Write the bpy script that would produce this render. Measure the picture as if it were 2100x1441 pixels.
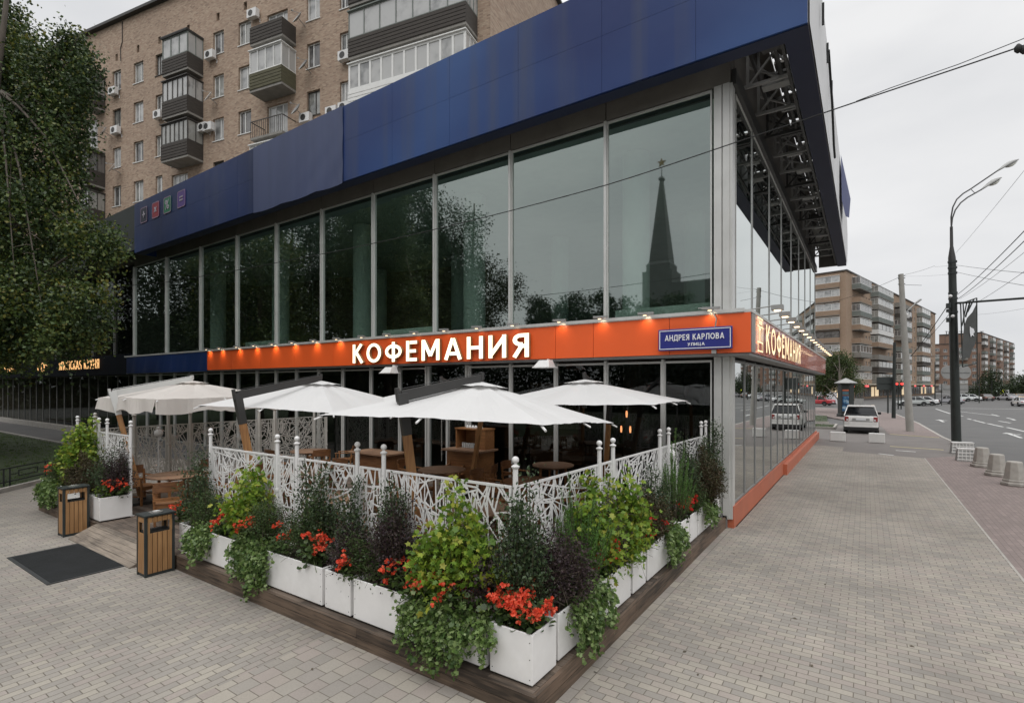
import bpy, math, random
import numpy as np
from mathutils import Vector, Matrix
rad = math.radians
rnd = random.Random(7)
for o in list(bpy.data.objects): bpy.data.objects.remove(o)
SC = bpy.context.scene
COL = SC.collection

# ------------------------------------------------------------ camera
CAM_H = 3.1; FPX = 1065.0; U0 = 1050.0; V0 = 790.0; YAW = rad(34.25)
cd = bpy.data.cameras.new('camera'); cam = bpy.data.objects.new('camera', cd); COL.objects.link(cam)
cam.location = (0, 0, CAM_H); cam.rotation_euler = (rad(90), 0, YAW)
cd.sensor_fit = 'HORIZONTAL'; cd.sensor_width = 36.0; cd.lens = 36.0*FPX/2100.0
cd.shift_y = (V0-720.5)/2100.0; cd.clip_start = 0.05; cd.clip_end = 4000
SC.camera = cam

# ------------------------------------------------------------ sky, sun, exposure
wd = bpy.data.worlds.new('World'); SC.world = wd; wd.use_nodes = True
nt = wd.node_tree; N = nt.nodes; L = nt.links
for n in list(N): N.remove(n)
def nd(T, **k):
    n = N.new(T)
    for a, b in k.items(): setattr(n, a, b)
    return n
SUN_EL, SUN_AZ = rad(52), rad(150)
sky = nd('ShaderNodeTexSky'); sky.sky_type = 'NISHITA'; sky.sun_disc = False
sky.sun_elevation = SUN_EL; sky.sun_rotation = SUN_AZ
tc = nd('ShaderNodeTexCoord'); sep = nd('ShaderNodeSeparateXYZ'); L.new(tc.outputs['Generated'], sep.inputs[0])
mp = nd('ShaderNodeMapping'); mp.inputs['Scale'].default_value = (1, 1, 2.6); L.new(tc.outputs['Generated'], mp.inputs[0])
ns = nd('ShaderNodeTexNoise'); ns.inputs['Scale'].default_value = 2.2; ns.inputs['Detail'].default_value = 5; ns.inputs['Roughness'].default_value = .45
L.new(mp.outputs[0], ns.inputs['Vector'])
cr = nd('ShaderNodeValToRGB'); cr.color_ramp.elements[0].position = .36; cr.color_ramp.elements[1].position = .62
cr.color_ramp.elements[0].color = (.74, .75, .77, 1); cr.color_ramp.elements[1].color = (.91, .91, .915, 1)
L.new(ns.outputs['Fac'], cr.inputs[0])
# a thick overcast sky is brighter overhead than near the horizon
mr = nd('ShaderNodeMapRange'); mr.inputs['From Min'].default_value = .52; mr.inputs['From Max'].default_value = .95
mr.inputs['To Min'].default_value = 1.0; mr.inputs['To Max'].default_value = 2.9; mr.clamp = True
L.new(sep.outputs['Z'], mr.inputs['Value'])
mul = nd('ShaderNodeVectorMath', operation='SCALE'); L.new(cr.outputs[0], mul.inputs[0]); L.new(mr.outputs[0], mul.inputs['Scale'])
bg1 = nd('ShaderNodeBackground'); bg1.inputs[1].default_value = 1.0; L.new(mul.outputs[0], bg1.inputs[0])
bg2 = nd('ShaderNodeBackground'); bg2.inputs[1].default_value = .05; L.new(sky.outputs[0], bg2.inputs[0])
mx = nd('ShaderNodeMixShader'); mx.inputs[0].default_value = .06; L.new(bg1.outputs[0], mx.inputs[1]); L.new(bg2.outputs[0], mx.inputs[2])
out = nd('ShaderNodeOutputWorld'); L.new(mx.outputs[0], out.inputs[0])
sd = bpy.data.lights.new('sun', 'SUN'); sd.energy = 0.9; sd.angle = rad(40); sd.color = (1, .97, .93)
so = bpy.data.objects.new('sun', sd); COL.objects.link(so)
so.rotation_euler = Vector((-math.sin(SUN_AZ)*math.cos(SUN_EL), -math.cos(SUN_AZ)*math.cos(SUN_EL), -math.sin(SUN_EL))).to_track_quat('-Z', 'Y').to_euler()
SC.view_settings.view_transform = 'Standard'; SC.view_settings.look = 'None'; SC.view_settings.gamma = 1
SC.view_settings.exposure = 0.0

# ------------------------------------------------------------ survey helpers: a sight line from the tripod met with a real plane
FW = (-math.sin(YAW), math.cos(YAW)); RT = (math.cos(YAW), math.sin(YAW))
def ray(u):
    t = (u-U0)/FPX; return (FW[0]+RT[0]*t, FW[1]+RT[1]*t)
def atS(u, v, s):
    d = ray(u); return Vector((d[0]*s, d[1]*s, CAM_H-(v-V0)*s/FPX))
def atY(u, Y, v=V0): return atS(u, v, Y/ray(u)[1])
def atX(u, X, v=V0): return atS(u, v, X/ray(u)[0])
def atZ(u, v, z=0.0): return atS(u, v, (CAM_H-z)*FPX/(v-V0))

# ------------------------------------------------------------ object helpers
def tag(o, label=None, cat=None, group=None, kind=None):
    if label: o['label'] = label
    if cat: o['category'] = cat
    if group: o['group'] = group
    if kind: o['kind'] = kind
    return o
def thing(name, loc, label, cat, group=None, rz=0):
    o = bpy.data.objects.new(name, None); COL.objects.link(o); o.location = loc; o.rotation_euler = (0, 0, rz)
    o.empty_display_size = .2
    return tag(o, label, cat, group)
def chain_loc(p):
    v = Vector((0, 0, 0))
    while p: v += Vector(p.location); p = p.parent
    return v
class MB:
    def __init__(s, M=None): s.v = []; s.f = []; s.mi = []; s.M = M
    def add(s, vs, fs, mi=0):
        b = len(s.v)
        if s.M is not None: vs = [tuple(s.M @ Vector(p)) for p in vs]
        s.v += [tuple(p) for p in vs]
        for f in fs: s.f.append(tuple(b+i for i in f)); s.mi.append(mi)
        return s
    def quad(s, a, b, c, d, mi=0): return s.add([a, b, c, d], [(0, 1, 2, 3)], mi)
    def box(s, x0, y0, z0, x1, y1, z1, mi=0):
        if x0 > x1: x0, x1 = x1, x0
        if y0 > y1: y0, y1 = y1, y0
        if z0 > z1: z0, z1 = z1, z0
        return s.add([(x0, y0, z0), (x1, y0, z0), (x1, y1, z0), (x0, y1, z0), (x0, y0, z1), (x1, y0, z1), (x1, y1, z1), (x0, y1, z1)],
                     [(0, 3, 2, 1), (4, 5, 6, 7), (0, 1, 5, 4), (1, 2, 6, 5), (2, 3, 7, 6), (3, 0, 4, 7)], mi)
    def bar(s, p, q, w, h, up=(0, 0, 1), mi=0, w1=None, h1=None):
        p = Vector(p); q = Vector(q); d = (q-p).normalized(); up = Vector(up)
        if abs(d.dot(up)) > .98: up = Vector((1, 0, 0))
        x = d.cross(up).normalized(); y = x.cross(d)
        w1 = w if w1 is None else w1; h1 = h if h1 is None else h1
        vs = []
        for c, a, b in ((p, w/2, h/2), (q, w1/2, h1/2)):
            vs += [c-x*a-y*b, c+x*a-y*b, c+x*a+y*b, c-x*a+y*b]
        return s.add(vs, [(3, 2, 1, 0), (4, 5, 6, 7), (0, 1, 5, 4), (1, 2, 6, 5), (2, 3, 7, 6), (3, 0, 4, 7)], mi)
    def tube(s, pts, r, n=8, mi=0, cap=True):
        pts = [Vector(p) for p in pts]; k = len(pts)
        rs = r if isinstance(r, (list, tuple)) else [r]*k
        vs = []; X = None
        for i, p in enumerate(pts):
            d = (pts[min(i+1, k-1)]-pts[max(i-1, 0)]).normalized()
            if X is None:
                X = d.cross(Vector((0, 0, 1)) if abs(d.z) < .95 else Vector((1, 0, 0))).normalized()
            else:
                X = (X-d*X.dot(d)).normalized()
            Yv = d.cross(X)
            for j in range(n):
                a = 2*math.pi*j/n; vs.append(p+X*(math.cos(a)*rs[i])+Yv*(math.sin(a)*rs[i]))
        fs = [(i*n+j, i*n+(j+1) % n, (i+1)*n+(j+1) % n, (i+1)*n+j) for i in range(k-1) for j in range(n)]
        if cap: fs += [tuple(range(n-1, -1, -1)), tuple((k-1)*n+j for j in range(n))]
        return s.add(vs, fs, mi)
    def lathe(s, cx, cy, prof, n=16, mi=0):
        vs = []; fs = []
        for r, z in prof:
            for j in range(n):
                a = 2*math.pi*j/n; vs.append((cx+math.cos(a)*r, cy+math.sin(a)*r, z))
        for i in range(len(prof)-1):
            for j in range(n): fs.append((i*n+j, i*n+(j+1) % n, (i+1)*n+(j+1) % n, (i+1)*n+j))
        fs += [tuple(range(n-1, -1, -1)), tuple((len(prof)-1)*n+j for j in range(n))]
        return s.add(vs, fs, mi)
    def prism(s, poly, z0, z1, mi=0):
        n = len(poly)
        return s.add([(x, y, z0) for x, y in poly]+[(x, y, z1) for x, y in poly],
                     [tuple(range(n-1, -1, -1)), tuple(range(n, 2*n))]+[(i, (i+1) % n, n+(i+1) % n, n+i) for i in range(n)], mi)
    def ring(s, secs, cap=True, mi=0):
        n = len(secs[0]); vs = [p for q in secs for p in q]
        fs = [(i*n+j, i*n+(j+1) % n, (i+1)*n+(j+1) % n, (i+1)*n+j) for i in range(len(secs)-1) for j in range(n)]
        if cap: fs += [tuple(range(n-1, -1, -1)), tuple((len(secs)-1)*n+j for j in range(n))]
        return s.add(vs, fs, mi)
    def build(s, name, mats, parent=None, smooth=False, bev=0, fix=False):
        me = bpy.data.meshes.new(name); o = chain_loc(parent)
        me.from_pydata([(p[0]-o.x, p[1]-o.y, p[2]-o.z) for p in s.v], [], s.f)
        if not isinstance(mats, (list, tuple)): mats = [mats]
        for m in mats: me.materials.append(m)
        if len(mats) > 1: me.polygons.foreach_set('material_index', s.mi)
        if fix:
            import bmesh
            bm = bmesh.new(); bm.from_mesh(me); bmesh.ops.recalc_face_normals(bm, faces=bm.faces); bm.to_mesh(me); bm.free()
        if smooth: me.shade_smooth()
        me.update()
        ob = bpy.data.objects.new(name, me); COL.objects.link(ob); ob.parent = parent
        if bev:
            b = ob.modifiers.new('bevel', 'BEVEL'); b.width = bev; b.segments = 2; b.limit_method = 'ANGLE'; b.harden_normals = False
        if smooth == 'auto':
            me.shade_smooth(); me.set_sharp_from_angle(angle=rad(35))
        return ob
def struct(name, mb, m, **k): return tag(mb.build(name, m, **k), kind='structure')
KIDS = {}
def children(o): return [c for c in bpy.data.objects if c.parent == o]
def copy_tree(o, loc=None, rz=None, parent=None, label=None, kids=None):
    c = o.copy(); COL.objects.link(c); c.parent = parent
    for ch in (kids if kids is not None else children(o)): copy_tree(ch, parent=c)
    if loc is not None: c.location = loc
    if rz is not None: c.rotation_euler = (0, 0, rz)
    if label: c['label'] = label
    return c
def text(body, size, depth, name, m, M, parent=None, bold=0.0, align='LEFT', sx=1.0, space=1.0):
    cu = bpy.data.curves.new('t', 'FONT'); cu.body = body; cu.size = size; cu.extrude = depth/2; cu.align_x = align; cu.space_character = space
    cu.resolution_u = 4
    to = bpy.data.objects.new('t', cu); COL.objects.link(to)
    me = bpy.data.meshes.new_from_object(to.evaluated_get(bpy.context.evaluated_depsgraph_get()))
    bpy.data.objects.remove(to); bpy.data.curves.remove(cu)
    if bold:      # heavier strokes: the outline laid over itself, each a hair further out
        import bmesh
        bm = bmesh.new()
        for i, (dx, dy) in enumerate(((0, 0), (-1, 0), (1, 0), (0, -1), (0, 1), (-.7, .7), (.7, -.7), (.7, .7), (-.7, -.7))):
            m2 = me.copy(); m2.transform(Matrix.Translation((dx*bold, dy*bold, -i*.0006))); bm.from_mesh(m2); bpy.data.meshes.remove(m2)
        bm.to_mesh(me); bm.free()
    me.transform(Matrix.Translation(-chain_loc(parent)) @ M @ Matrix.Diagonal((sx, 1, 1, 1)))
    me.materials.clear(); me.materials.append(m); me.name = name
    ob = bpy.data.objects.new(name, me); COL.objects.link(ob); ob.parent = parent
    return ob

# ------------------------------------------------------------ materials
def newmat(name):
    m = bpy.data.materials.new(name); m.use_nodes = True
    nt = m.node_tree; b = nt.nodes['Principled BSDF']; return m, nt, b
def hexc(r, g, b):
    f = lambda c: (c/255/12.92) if c/255 <= .04045 else ((c/255+.055)/1.055)**2.4
    return (f(r), f(g), f(b))
def scl(c, k): return tuple(min(1, x*k) for x in c)
def mat(name, col, rough=.6, metal=0, var=.12, vs=3.0, bump=0, bs=60, spec=.5, dirt=0, dcol=(.05, .045, .04), stretch=(1, 1, 1), world=False, coat=0):
    m, nt, b = newmat(name); n = nt.nodes; l = nt.links
    b.inputs['Roughness'].default_value = rough; b.inputs['Metallic'].default_value = metal
    b.inputs['Specular IOR Level'].default_value = spec; b.inputs['Coat Weight'].default_value = coat
    if world: src = n.new('ShaderNodeNewGeometry').outputs['Position']
    else: src = n.new('ShaderNodeTexCoord').outputs['Object']
    mp = n.new('ShaderNodeMapping'); mp.inputs['Scale'].default_value = stretch; l.new(src, mp.inputs[0])
    no = n.new('ShaderNodeTexNoise'); no.inputs['Scale'].default_value = vs; no.inputs['Detail'].default_value = 6; no.inputs['Roughness'].default_value = .6
    l.new(mp.outputs[0], no.inputs['Vector'])
    cr = n.new('ShaderNodeValToRGB'); e = cr.color_ramp.elements
    e[0].position = .3; e[1].position = .7; e[0].color = (*scl(col, 1-var), 1); e[1].color = (*scl(col, 1+var), 1)
    l.new(no.outputs['Fac'], cr.inputs[0]); c = cr.outputs[0]
    if dirt:
        n2 = n.new('ShaderNodeTexNoise'); n2.inputs['Scale'].default_value = vs*.37; n2.inputs['Detail'].default_value = 8; n2.inputs['Roughness'].default_value = .7
        l.new(mp.outputs[0], n2.inputs['Vector'])
        r2 = n.new('ShaderNodeValToRGB'); r2.color_ramp.elements[0].position = .5; r2.color_ramp.elements[1].position = .72
        l.new(n2.outputs['Fac'], r2.inputs[0])
        mu = n.new('ShaderNodeMath'); mu.operation = 'MULTIPLY'; mu.inputs[1].default_value = dirt; l.new(r2.outputs[0], mu.inputs[0])
        mx = n.new('ShaderNodeMix'); mx.data_type = 'RGBA'; l.new(mu.outputs[0], mx.inputs[0]); l.new(c, mx.inputs[6]); mx.inputs[7].default_value = (*dcol, 1)
        c = mx.outputs[2]
    l.new(c, b.inputs['Base Color'])
    if bump:
        n3 = n.new('ShaderNodeTexNoise'); n3.inputs['Scale'].default_value = bs; n3.inputs['Detail'].default_value = 3; l.new(mp.outputs[0], n3.inputs['Vector'])
        bp = n.new('ShaderNodeBump'); bp.inputs['Strength'].default_value = bump; bp.inputs['Distance'].default_value = .01
        l.new(n3.outputs['Fac'], bp.inputs['Height']); l.new(bp.outputs[0], b.inputs['Normal'])
    return m
def emat(name, col, strength, base=None):
    m, nt, b = newmat(name); b.inputs['Base Color'].default_value = (*(base or col), 1)
    b.inputs['Emission Color'].default_value = (*col, 1); b.inputs['Emission Strength'].default_value = strength
    no = nt.nodes.new('ShaderNodeTexNoise'); no.inputs['Scale'].default_value = 9
    mr = nt.nodes.new('ShaderNodeMapRange'); mr.inputs['To Min'].default_value = strength*.8; mr.inputs['To Max'].default_value = strength*1.15
    nt.links.new(no.outputs['Fac'], mr.inputs['Value']); nt.links.new(mr.outputs[0], b.inputs['Emission Strength'])
    return m
def wood(name, c1, c2, axis=0, scale=1.0, rough=.55, bump=.15, plank=0):
    m, nt, b = newmat(name); n = nt.nodes; l = nt.links
    src = n.new('ShaderNodeTexCoord').outputs['Object']
    st = [22, 22, 22]; st[axis] = 1.3
    mp = n.new('ShaderNodeMapping'); mp.inputs['Scale'].default_value = [q*scale for q in st]; l.new(src, mp.inputs[0])
    no = n.new('ShaderNodeTexNoise'); no.inputs['Scale'].default_value = 2; no.inputs['Detail'].default_value = 8; no.inputs['Distortion'].default_value = .4; l.new(mp.outputs[0], no.inputs['Vector'])
    n2 = n.new('ShaderNodeTexNoise'); n2.inputs['Scale'].default_value = 1.4; l.new(src, n2.inputs['Vector'])
    mm = n.new('ShaderNodeMath'); mm.operation = 'ADD'; l.new(no.outputs['Fac'], mm.inputs[0])
    m2 = n.new('ShaderNodeMath'); m2.operation = 'MULTIPLY_ADD'; m2.inputs[1].default_value = .7; m2.inputs[2].default_value = -.35; l.new(n2.outputs['Fac'], m2.inputs[0]); l.new(m2.outputs[0], mm.inputs[1])
    f = mm.outputs[0]
    if plank:
        g = n.new('ShaderNodeNewGeometry'); m3 = n.new('ShaderNodeMath'); m3.operation = 'MULTIPLY_ADD'; m3.inputs[1].default_value = plank; m3.inputs[2].default_value = -plank/2
        l.new(g.outputs['Random Per Island'], m3.inputs[0]); m4 = n.new('ShaderNodeMath'); m4.operation = 'ADD'; l.new(f, m4.inputs[0]); l.new(m3.outputs[0], m4.inputs[1]); f = m4.outputs[0]
    cr = n.new('ShaderNodeValToRGB'); e = cr.color_ramp.elements; e[0].position = .3; e[1].position = .72; e[0].color = (*c1, 1); e[1].color = (*c2, 1)
    l.new(f, cr.inputs[0]); l.new(cr.outputs[0], b.inputs['Base Color'])
    b.inputs['Roughness'].default_value = rough
    bp = n.new('ShaderNodeBump'); bp.inputs['Strength'].default_value = bump; bp.inputs['Distance'].default_value = .01; l.new(no.outputs['Fac'], bp.inputs['Height']); l.new(bp.outputs[0], b.inputs['Normal'])
    return m
def brickmat(name, cols, mortar, bw, bh, ms=.006, rough=.85, rot=(0, 0, 0), bump=.3, dirt=.25, offset=.5, squash=1.0, sf=2, spots=False, dcol=(.085, .078, .07), wall=False, dn=.55, grain=45):
    m, nt, b = newmat(name); n = nt.nodes; l = nt.links
    g = n.new('ShaderNodeNewGeometry').outputs['Position']
    gg = g
    if wall:
        sp = n.new('ShaderNodeSeparateXYZ'); l.new(g, sp.inputs[0]); ad = n.new('ShaderNodeMath'); ad.operation = 'ADD'; l.new(sp.outputs[0], ad.inputs[0]); l.new(sp.outputs[1], ad.inputs[1])
        cb = n.new('ShaderNodeCombineXYZ'); l.new(ad.outputs[0], cb.inputs[0]); l.new(sp.outputs[2], cb.inputs[1]); gg = cb.outputs[0]
    mp = n.new('ShaderNodeMapping'); mp.vector_type = 'POINT'; mp.inputs['Rotation'].default_value = rot; l.new(gg, mp.inputs[0])
    br = n.new('ShaderNodeTexBrick'); br.offset = offset; br.squash = squash; br.squash_frequency = sf
    br.inputs['Scale'].default_value = 1; br.inputs['Brick Width'].default_value = bw; br.inputs['Row Height'].default_value = bh; br.inputs['Mortar Size'].default_value = ms
    br.inputs['Mortar Smooth'].default_value = .25; br.inputs['Bias'].default_value = 0
    br.inputs['Color1'].default_value = (0, 0, 0, 1); br.inputs['Color2'].default_value = (1, 1, 1, 1); br.inputs['Mortar'].default_value = (.5, .5, .5, 1)
    l.new(mp.outputs[0], br.inputs['Vector'])
    cr = n.new('ShaderNodeValToRGB'); e = cr.color_ramp.elements
    for i, c in enumerate(cols):
        p = i/(len(cols)-1)
        if i < 2: e[i].position = p; e[i].color = (*c, 1)
        else: q = e.new(p); q.color = (*c, 1)
    if len(cols) > 2:
        for i, c in enumerate(cols): e[i].position = i/(len(cols)-1); e[i].color = (*c, 1)
    l.new(br.outputs['Color'], cr.inputs[0])
    no = n.new('ShaderNodeTexNoise'); no.inputs['Scale'].default_value = dn; no.inputs['Detail'].default_value = 9; no.inputs['Roughness'].default_value = .62; l.new(g, no.inputs['Vector'])
    r2 = n.new('ShaderNodeValToRGB'); r2.color_ramp.elements[0].position = .38; r2.color_ramp.elements[1].position = .7; l.new(no.outputs['Fac'], r2.inputs[0])
    mu = n.new('ShaderNodeMath'); mu.operation = 'MULTIPLY'; mu.inputs[1].default_value = dirt; l.new(r2.outputs[0], mu.inputs[0])
    mx = n.new('ShaderNodeMix'); mx.data_type = 'RGBA'; l.new(mu.outputs[0], mx.inputs[0]); l.new(cr.outputs[0], mx.inputs[6]); mx.inputs[7].default_value = (*dcol, 1)
    c = mx.outputs[2]
    # fine grain
    n4 = n.new('ShaderNodeTexNoise'); n4.inputs['Scale'].default_value = grain; n4.inputs['Detail'].default_value = 4; l.new(g, n4.inputs['Vector'])
    mr = n.new('ShaderNodeMapRange'); mr.inputs['To Min'].default_value = .84; mr.inputs['To Max'].default_value = 1.14; l.new(n4.outputs['Fac'], mr.inputs['Value'])
    vm = n.new('ShaderNodeVectorMath'); vm.operation = 'SCALE'; l.new(c, vm.inputs[0]); l.new(mr.outputs[0], vm.inputs['Scale']); c = vm.outputs[0]
    mo = n.new('ShaderNodeMix'); mo.data_type = 'RGBA'; l.new(br.outputs['Fac'], mo.inputs[0]); l.new(c, mo.inputs[6]); mo.inputs[7].default_value = (*mortar, 1); c = mo.outputs[2]
    if spots:   # trodden-in gum and old drips on the paving
        vo = n.new('ShaderNodeTexVoronoi'); vo.inputs['Scale'].default_value = 1.15; l.new(g, vo.inputs['Vector'])
        nn = n.new('ShaderNodeTexNoise'); nn.inputs['Scale'].default_value = 30; l.new(g, nn.inputs['Vector'])
        a = n.new('ShaderNodeMath'); a.operation = 'MULTIPLY_ADD'; a.inputs[1].default_value = .05; l.new(nn.outputs['Fac'], a.inputs[0]); l.new(vo.outputs['Distance'], a.inputs[2])
        lt = n.new('ShaderNodeMath'); lt.operation = 'LESS_THAN'; lt.inputs[1].default_value = .055; l.new(a.outputs[0], lt.inputs[0])
        m5 = n.new('ShaderNodeMix'); m5.data_type = 'RGBA'; m6 = n.new('ShaderNodeMath'); m6.operation = 'MULTIPLY'; m6.inputs[1].default_value = .6; l.new(lt.outputs[0], m6.inputs[0])
        l.new(m6.outputs[0], m5.inputs[0]); l.new(c, m5.inputs[6]); m5.inputs[7].default_value = (.06, .058, .055, 1); c = m5.outputs[2]
    l.new(c, b.inputs['Base Color']); b.inputs['Roughness'].default_value = rough; b.inputs['Specular IOR Level'].default_value = .3
    if bump:
        iv = n.new('ShaderNodeMath'); iv.operation = 'MULTIPLY_ADD'; iv.inputs[1].default_value = -1; l.new(br.outputs['Fac'], iv.inputs[0])
        m7 = n.new('ShaderNodeMath'); m7.operation = 'MULTIPLY'; m7.inputs[1].default_value = .25; l.new(n4.outputs['Fac'], m7.inputs[0]); l.new(m7.outputs[0], iv.inputs[2])
        bp = n.new('ShaderNodeBump'); bp.inputs['Strength'].default_value = bump; bp.inputs['Distance'].default_value = .006; l.new(iv.outputs[0], bp.inputs['Height']); l.new(bp.outputs[0], b.inputs['Normal'])
    return m
def glass(name, tint, r0=.2, refl=(1, 1, 1), power=3.0, rough=0.0, wav=0.0, ws=.4):
    m, nt, b = newmat(name); n = nt.nodes; l = nt.links; n.remove(b)
    tr = n.new('ShaderNodeBsdfTransparent'); tr.inputs[0].default_value = (*tint, 1)
    gl = n.new('ShaderNodeBsdfGlossy'); gl.inputs['Roughness'].default_value = rough; gl.inputs['Color'].default_value = (*refl, 1)
    lw = n.new('ShaderNodeLayerWeight'); lw.inputs[0].default_value = .5
    pw = n.new('ShaderNodeMath'); pw.operation = 'POWER'; pw.inputs[1].default_value = power; l.new(lw.outputs['Facing'], pw.inputs[0])
    ma = n.new('ShaderNodeMath'); ma.operation = 'MULTIPLY_ADD'; ma.inputs[1].default_value = 1-r0; ma.inputs[2].default_value = r0; ma.use_clamp = True; l.new(pw.outputs[0], ma.inputs[0])
    mx = n.new('ShaderNodeMixShader'); l.new(ma.outputs[0], mx.inputs[0]); l.new(tr.outputs[0], mx.inputs[1]); l.new(gl.outputs[0], mx.inputs[2])
    if wav:
        g = n.new('ShaderNodeNewGeometry'); no = n.new('ShaderNodeTexNoise'); no.inputs['Scale'].default_value = ws; no.inputs['Detail'].default_value = 1; l.new(g.outputs['Position'], no.inputs['Vector'])
        bp = n.new('ShaderNodeBump'); bp.inputs['Strength'].default_value = wav; bp.inputs['Distance'].default_value = .02; l.new(no.outputs['Fac'], bp.inputs['Height']); l.new(bp.outputs[0], gl.inputs['Normal'])
    l.new(mx.outputs[0], n['Material Output'].inputs[0])
    return m
def leafmat(name, cols, rough=.5, trans=.3, spec=.35):
    m, nt, b = newmat(name); n = nt.nodes; l = nt.links
    g = n.new('ShaderNodeNewGeometry'); cr = n.new('ShaderNodeValToRGB'); e = cr.color_ramp.elements
    while len(e) < len(cols): e.new(.5)
    for i, c in enumerate(cols): e[i].position = i/(len(cols)-1); e[i].color = (*c, 1)
    l.new(g.outputs['Random Per Island'], cr.inputs[0]); l.new(cr.outputs[0], b.inputs['Base Color'])
    b.inputs['Roughness'].default_value = rough; b.inputs['Specular IOR Level'].default_value = spec
    tl = n.new('ShaderNodeBsdfTranslucent'); l.new(cr.outputs[0], tl.inputs[0])
    mx = n.new('ShaderNodeMixShader'); mx.inputs[0].default_value = trans; l.new(b.outputs[0], mx.inputs[1]); l.new(tl.outputs[0], mx.inputs[2])
    l.new(mx.outputs[0], n['Material Output'].inputs[0])
    return m
M = {}
M['white'] = mat('white_paint', (.66, .655, .645), .45, var=.05, vs=2, bump=.05, dirt=.12, dcol=(.45, .43, .4))
M['planter'] = mat('planter_white', (.76, .75, .735), .4, var=.06, vs=2.5, bump=.04, dirt=.34, dcol=(.5, .48, .44))
M['soil'] = mat('soil', (.03, .022, .016), .95, var=.4, vs=20, bump=.8, bs=40)
M['deckwood'] = wood('deck_boards', (.055, .042, .032), (.17, .13, .1), 0, 1, .75, .3, plank=.35)
M['edgewood'] = wood('deck_edge', (.028, .02, .014), (.13, .09, .062), 0, 1, .6, .35, plank=.2)
M['edgewood_y'] = wood('deck_edge_side', (.03, .022, .015), (.15, .1, .068), 1, 1, .6, .35, plank=.2)
M['rampwood'] = wood('ramp_boards', (.1, .082, .065), (.26, .215, .17), 0, 1, .7, .3, plank=.3)
M['mastwood'] = wood('mast_wood', (.26, .12, .045), (.44, .23, .09), 2, .9, .45, .1)
M['furn'] = wood('furniture_wood', (.1, .042, .018), (.24, .11, .045), 0, 1, .4, .1)
M['furn_l'] = wood('table_wood', (.15, .085, .05), (.33, .2, .125), 0, 1, .5, .1)
M['furn_o'] = wood('chair_wood', (.15, .062, .022), (.31, .145, .055), 0, 1, .4, .1)
M['binwood'] = wood('bin_slats', (.24, .125, .05), (.38, .21, .09), 2, .8, .5, .1, plank=.15)
M['darkmetal'] = mat('dark_metal', (.028, .034, .033), .5, .2, var=.15, bump=.05)
M['graphite'] = mat('graphite_metal', (.045, .044, .042), .45, .3, var=.1)
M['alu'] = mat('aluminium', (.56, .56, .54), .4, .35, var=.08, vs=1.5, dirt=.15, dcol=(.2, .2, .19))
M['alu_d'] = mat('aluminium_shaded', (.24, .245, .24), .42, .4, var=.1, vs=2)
M['steel'] = mat('steel', (.6, .6, .58), .25, .9, var=.06)
M['canvas'] = mat('canvas', (.66, .655, .645), .85, var=.025, vs=1.2, bump=.12, bs=4, spec=.15)
M['canvas0'] = M['canvas']
M['canvas_b'] = mat('canvas_beige', (.68, .64, .60), .85, var=.05, vs=1.2, bump=.2, bs=3, spec=.15)
def make_cloth(m, k):
    nt = m.node_tree; b = nt.nodes['Principled BSDF']; t = nt.nodes.new('ShaderNodeBsdfTranslucent'); src = b.inputs['Base Color'].links[0].from_socket
    nt.links.new(src, t.inputs[0]); mx = nt.nodes.new('ShaderNodeMixShader'); mx.inputs[0].default_value = k
    nt.links.new(b.outputs[0], mx.inputs[1]); nt.links.new(t.outputs[0], mx.inputs[2]); nt.links.new(mx.outputs[0], nt.nodes['Material Output'].inputs[0])
make_cloth(M['canvas'], .22); make_cloth(M['canvas_b'], .3)
M['globe'] = mat('globe_white', (.66, .655, .64), .3, var=.03)
M['orange'] = mat('orange_cladding', hexc(226, 94, 42), .38, var=.04, vs=1, coat=.15)
M['orange_r'] = mat('orange_gloss', hexc(205, 88, 62), .16, var=.05, vs=1, coat=.4, spec=.7)
M['plinth'] = mat('plinth_orange', hexc(176, 96, 68), .5, var=.08, vs=1.5, dirt=.2, dcol=(.3, .14, .09))
M['concrete'] = mat('concrete', (.33, .31, .28), .85, var=.14, vs=6, bump=.4, bs=50, dirt=.35, dcol=(.16, .15, .135))
M['asphalt'] = mat('asphalt', (.095, .093, .09), .8, var=.12, vs=.5, bump=.5, bs=80, dirt=.4, dcol=(.07, .068, .066), world=True, spec=.4)
M['asphalt2'] = mat('driveway_asphalt', (.15, .135, .125), .85, var=.12, vs=.9, bump=.4, bs=60, dirt=.35, dcol=(.11, .105, .095), world=True)
M['kerb'] = mat('kerb_stone', (.33, .31, .28), .85, var=.15, vs=3, bump=.3, dirt=.3, dcol=(.15, .14, .13), world=True)
M['black'] = mat('black_rubber', (.012, .013, .013), .7, var=.3, bump=.2)
M['mark'] = mat('road_paint', (.55, .55, .53), .7, var=.15, vs=4, dirt=.5, dcol=(.2, .2, .19), world=True)
M['yellow'] = mat('yellow_paint', (.5, .43, .2), .7, var=.15, vs=4, dirt=.5, dcol=(.25, .22, .15), world=True)
M['bark'] = mat('bark', (.09, .075, .06), .9, var=.4, vs=6, bump=.8, bs=14, stretch=(1, 1, .3))
M['pale_metal'] = mat('grey_galvanised', (.3, .3, .29), .55, .3, var=.12, vs=3)
M['lit_warm'] = emat('lit_letter', (1.0, .86, .6), 1.7)
M['lamp_glow'] = emat('lamp_glow', (1.0, .76, .48), 3)
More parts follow.
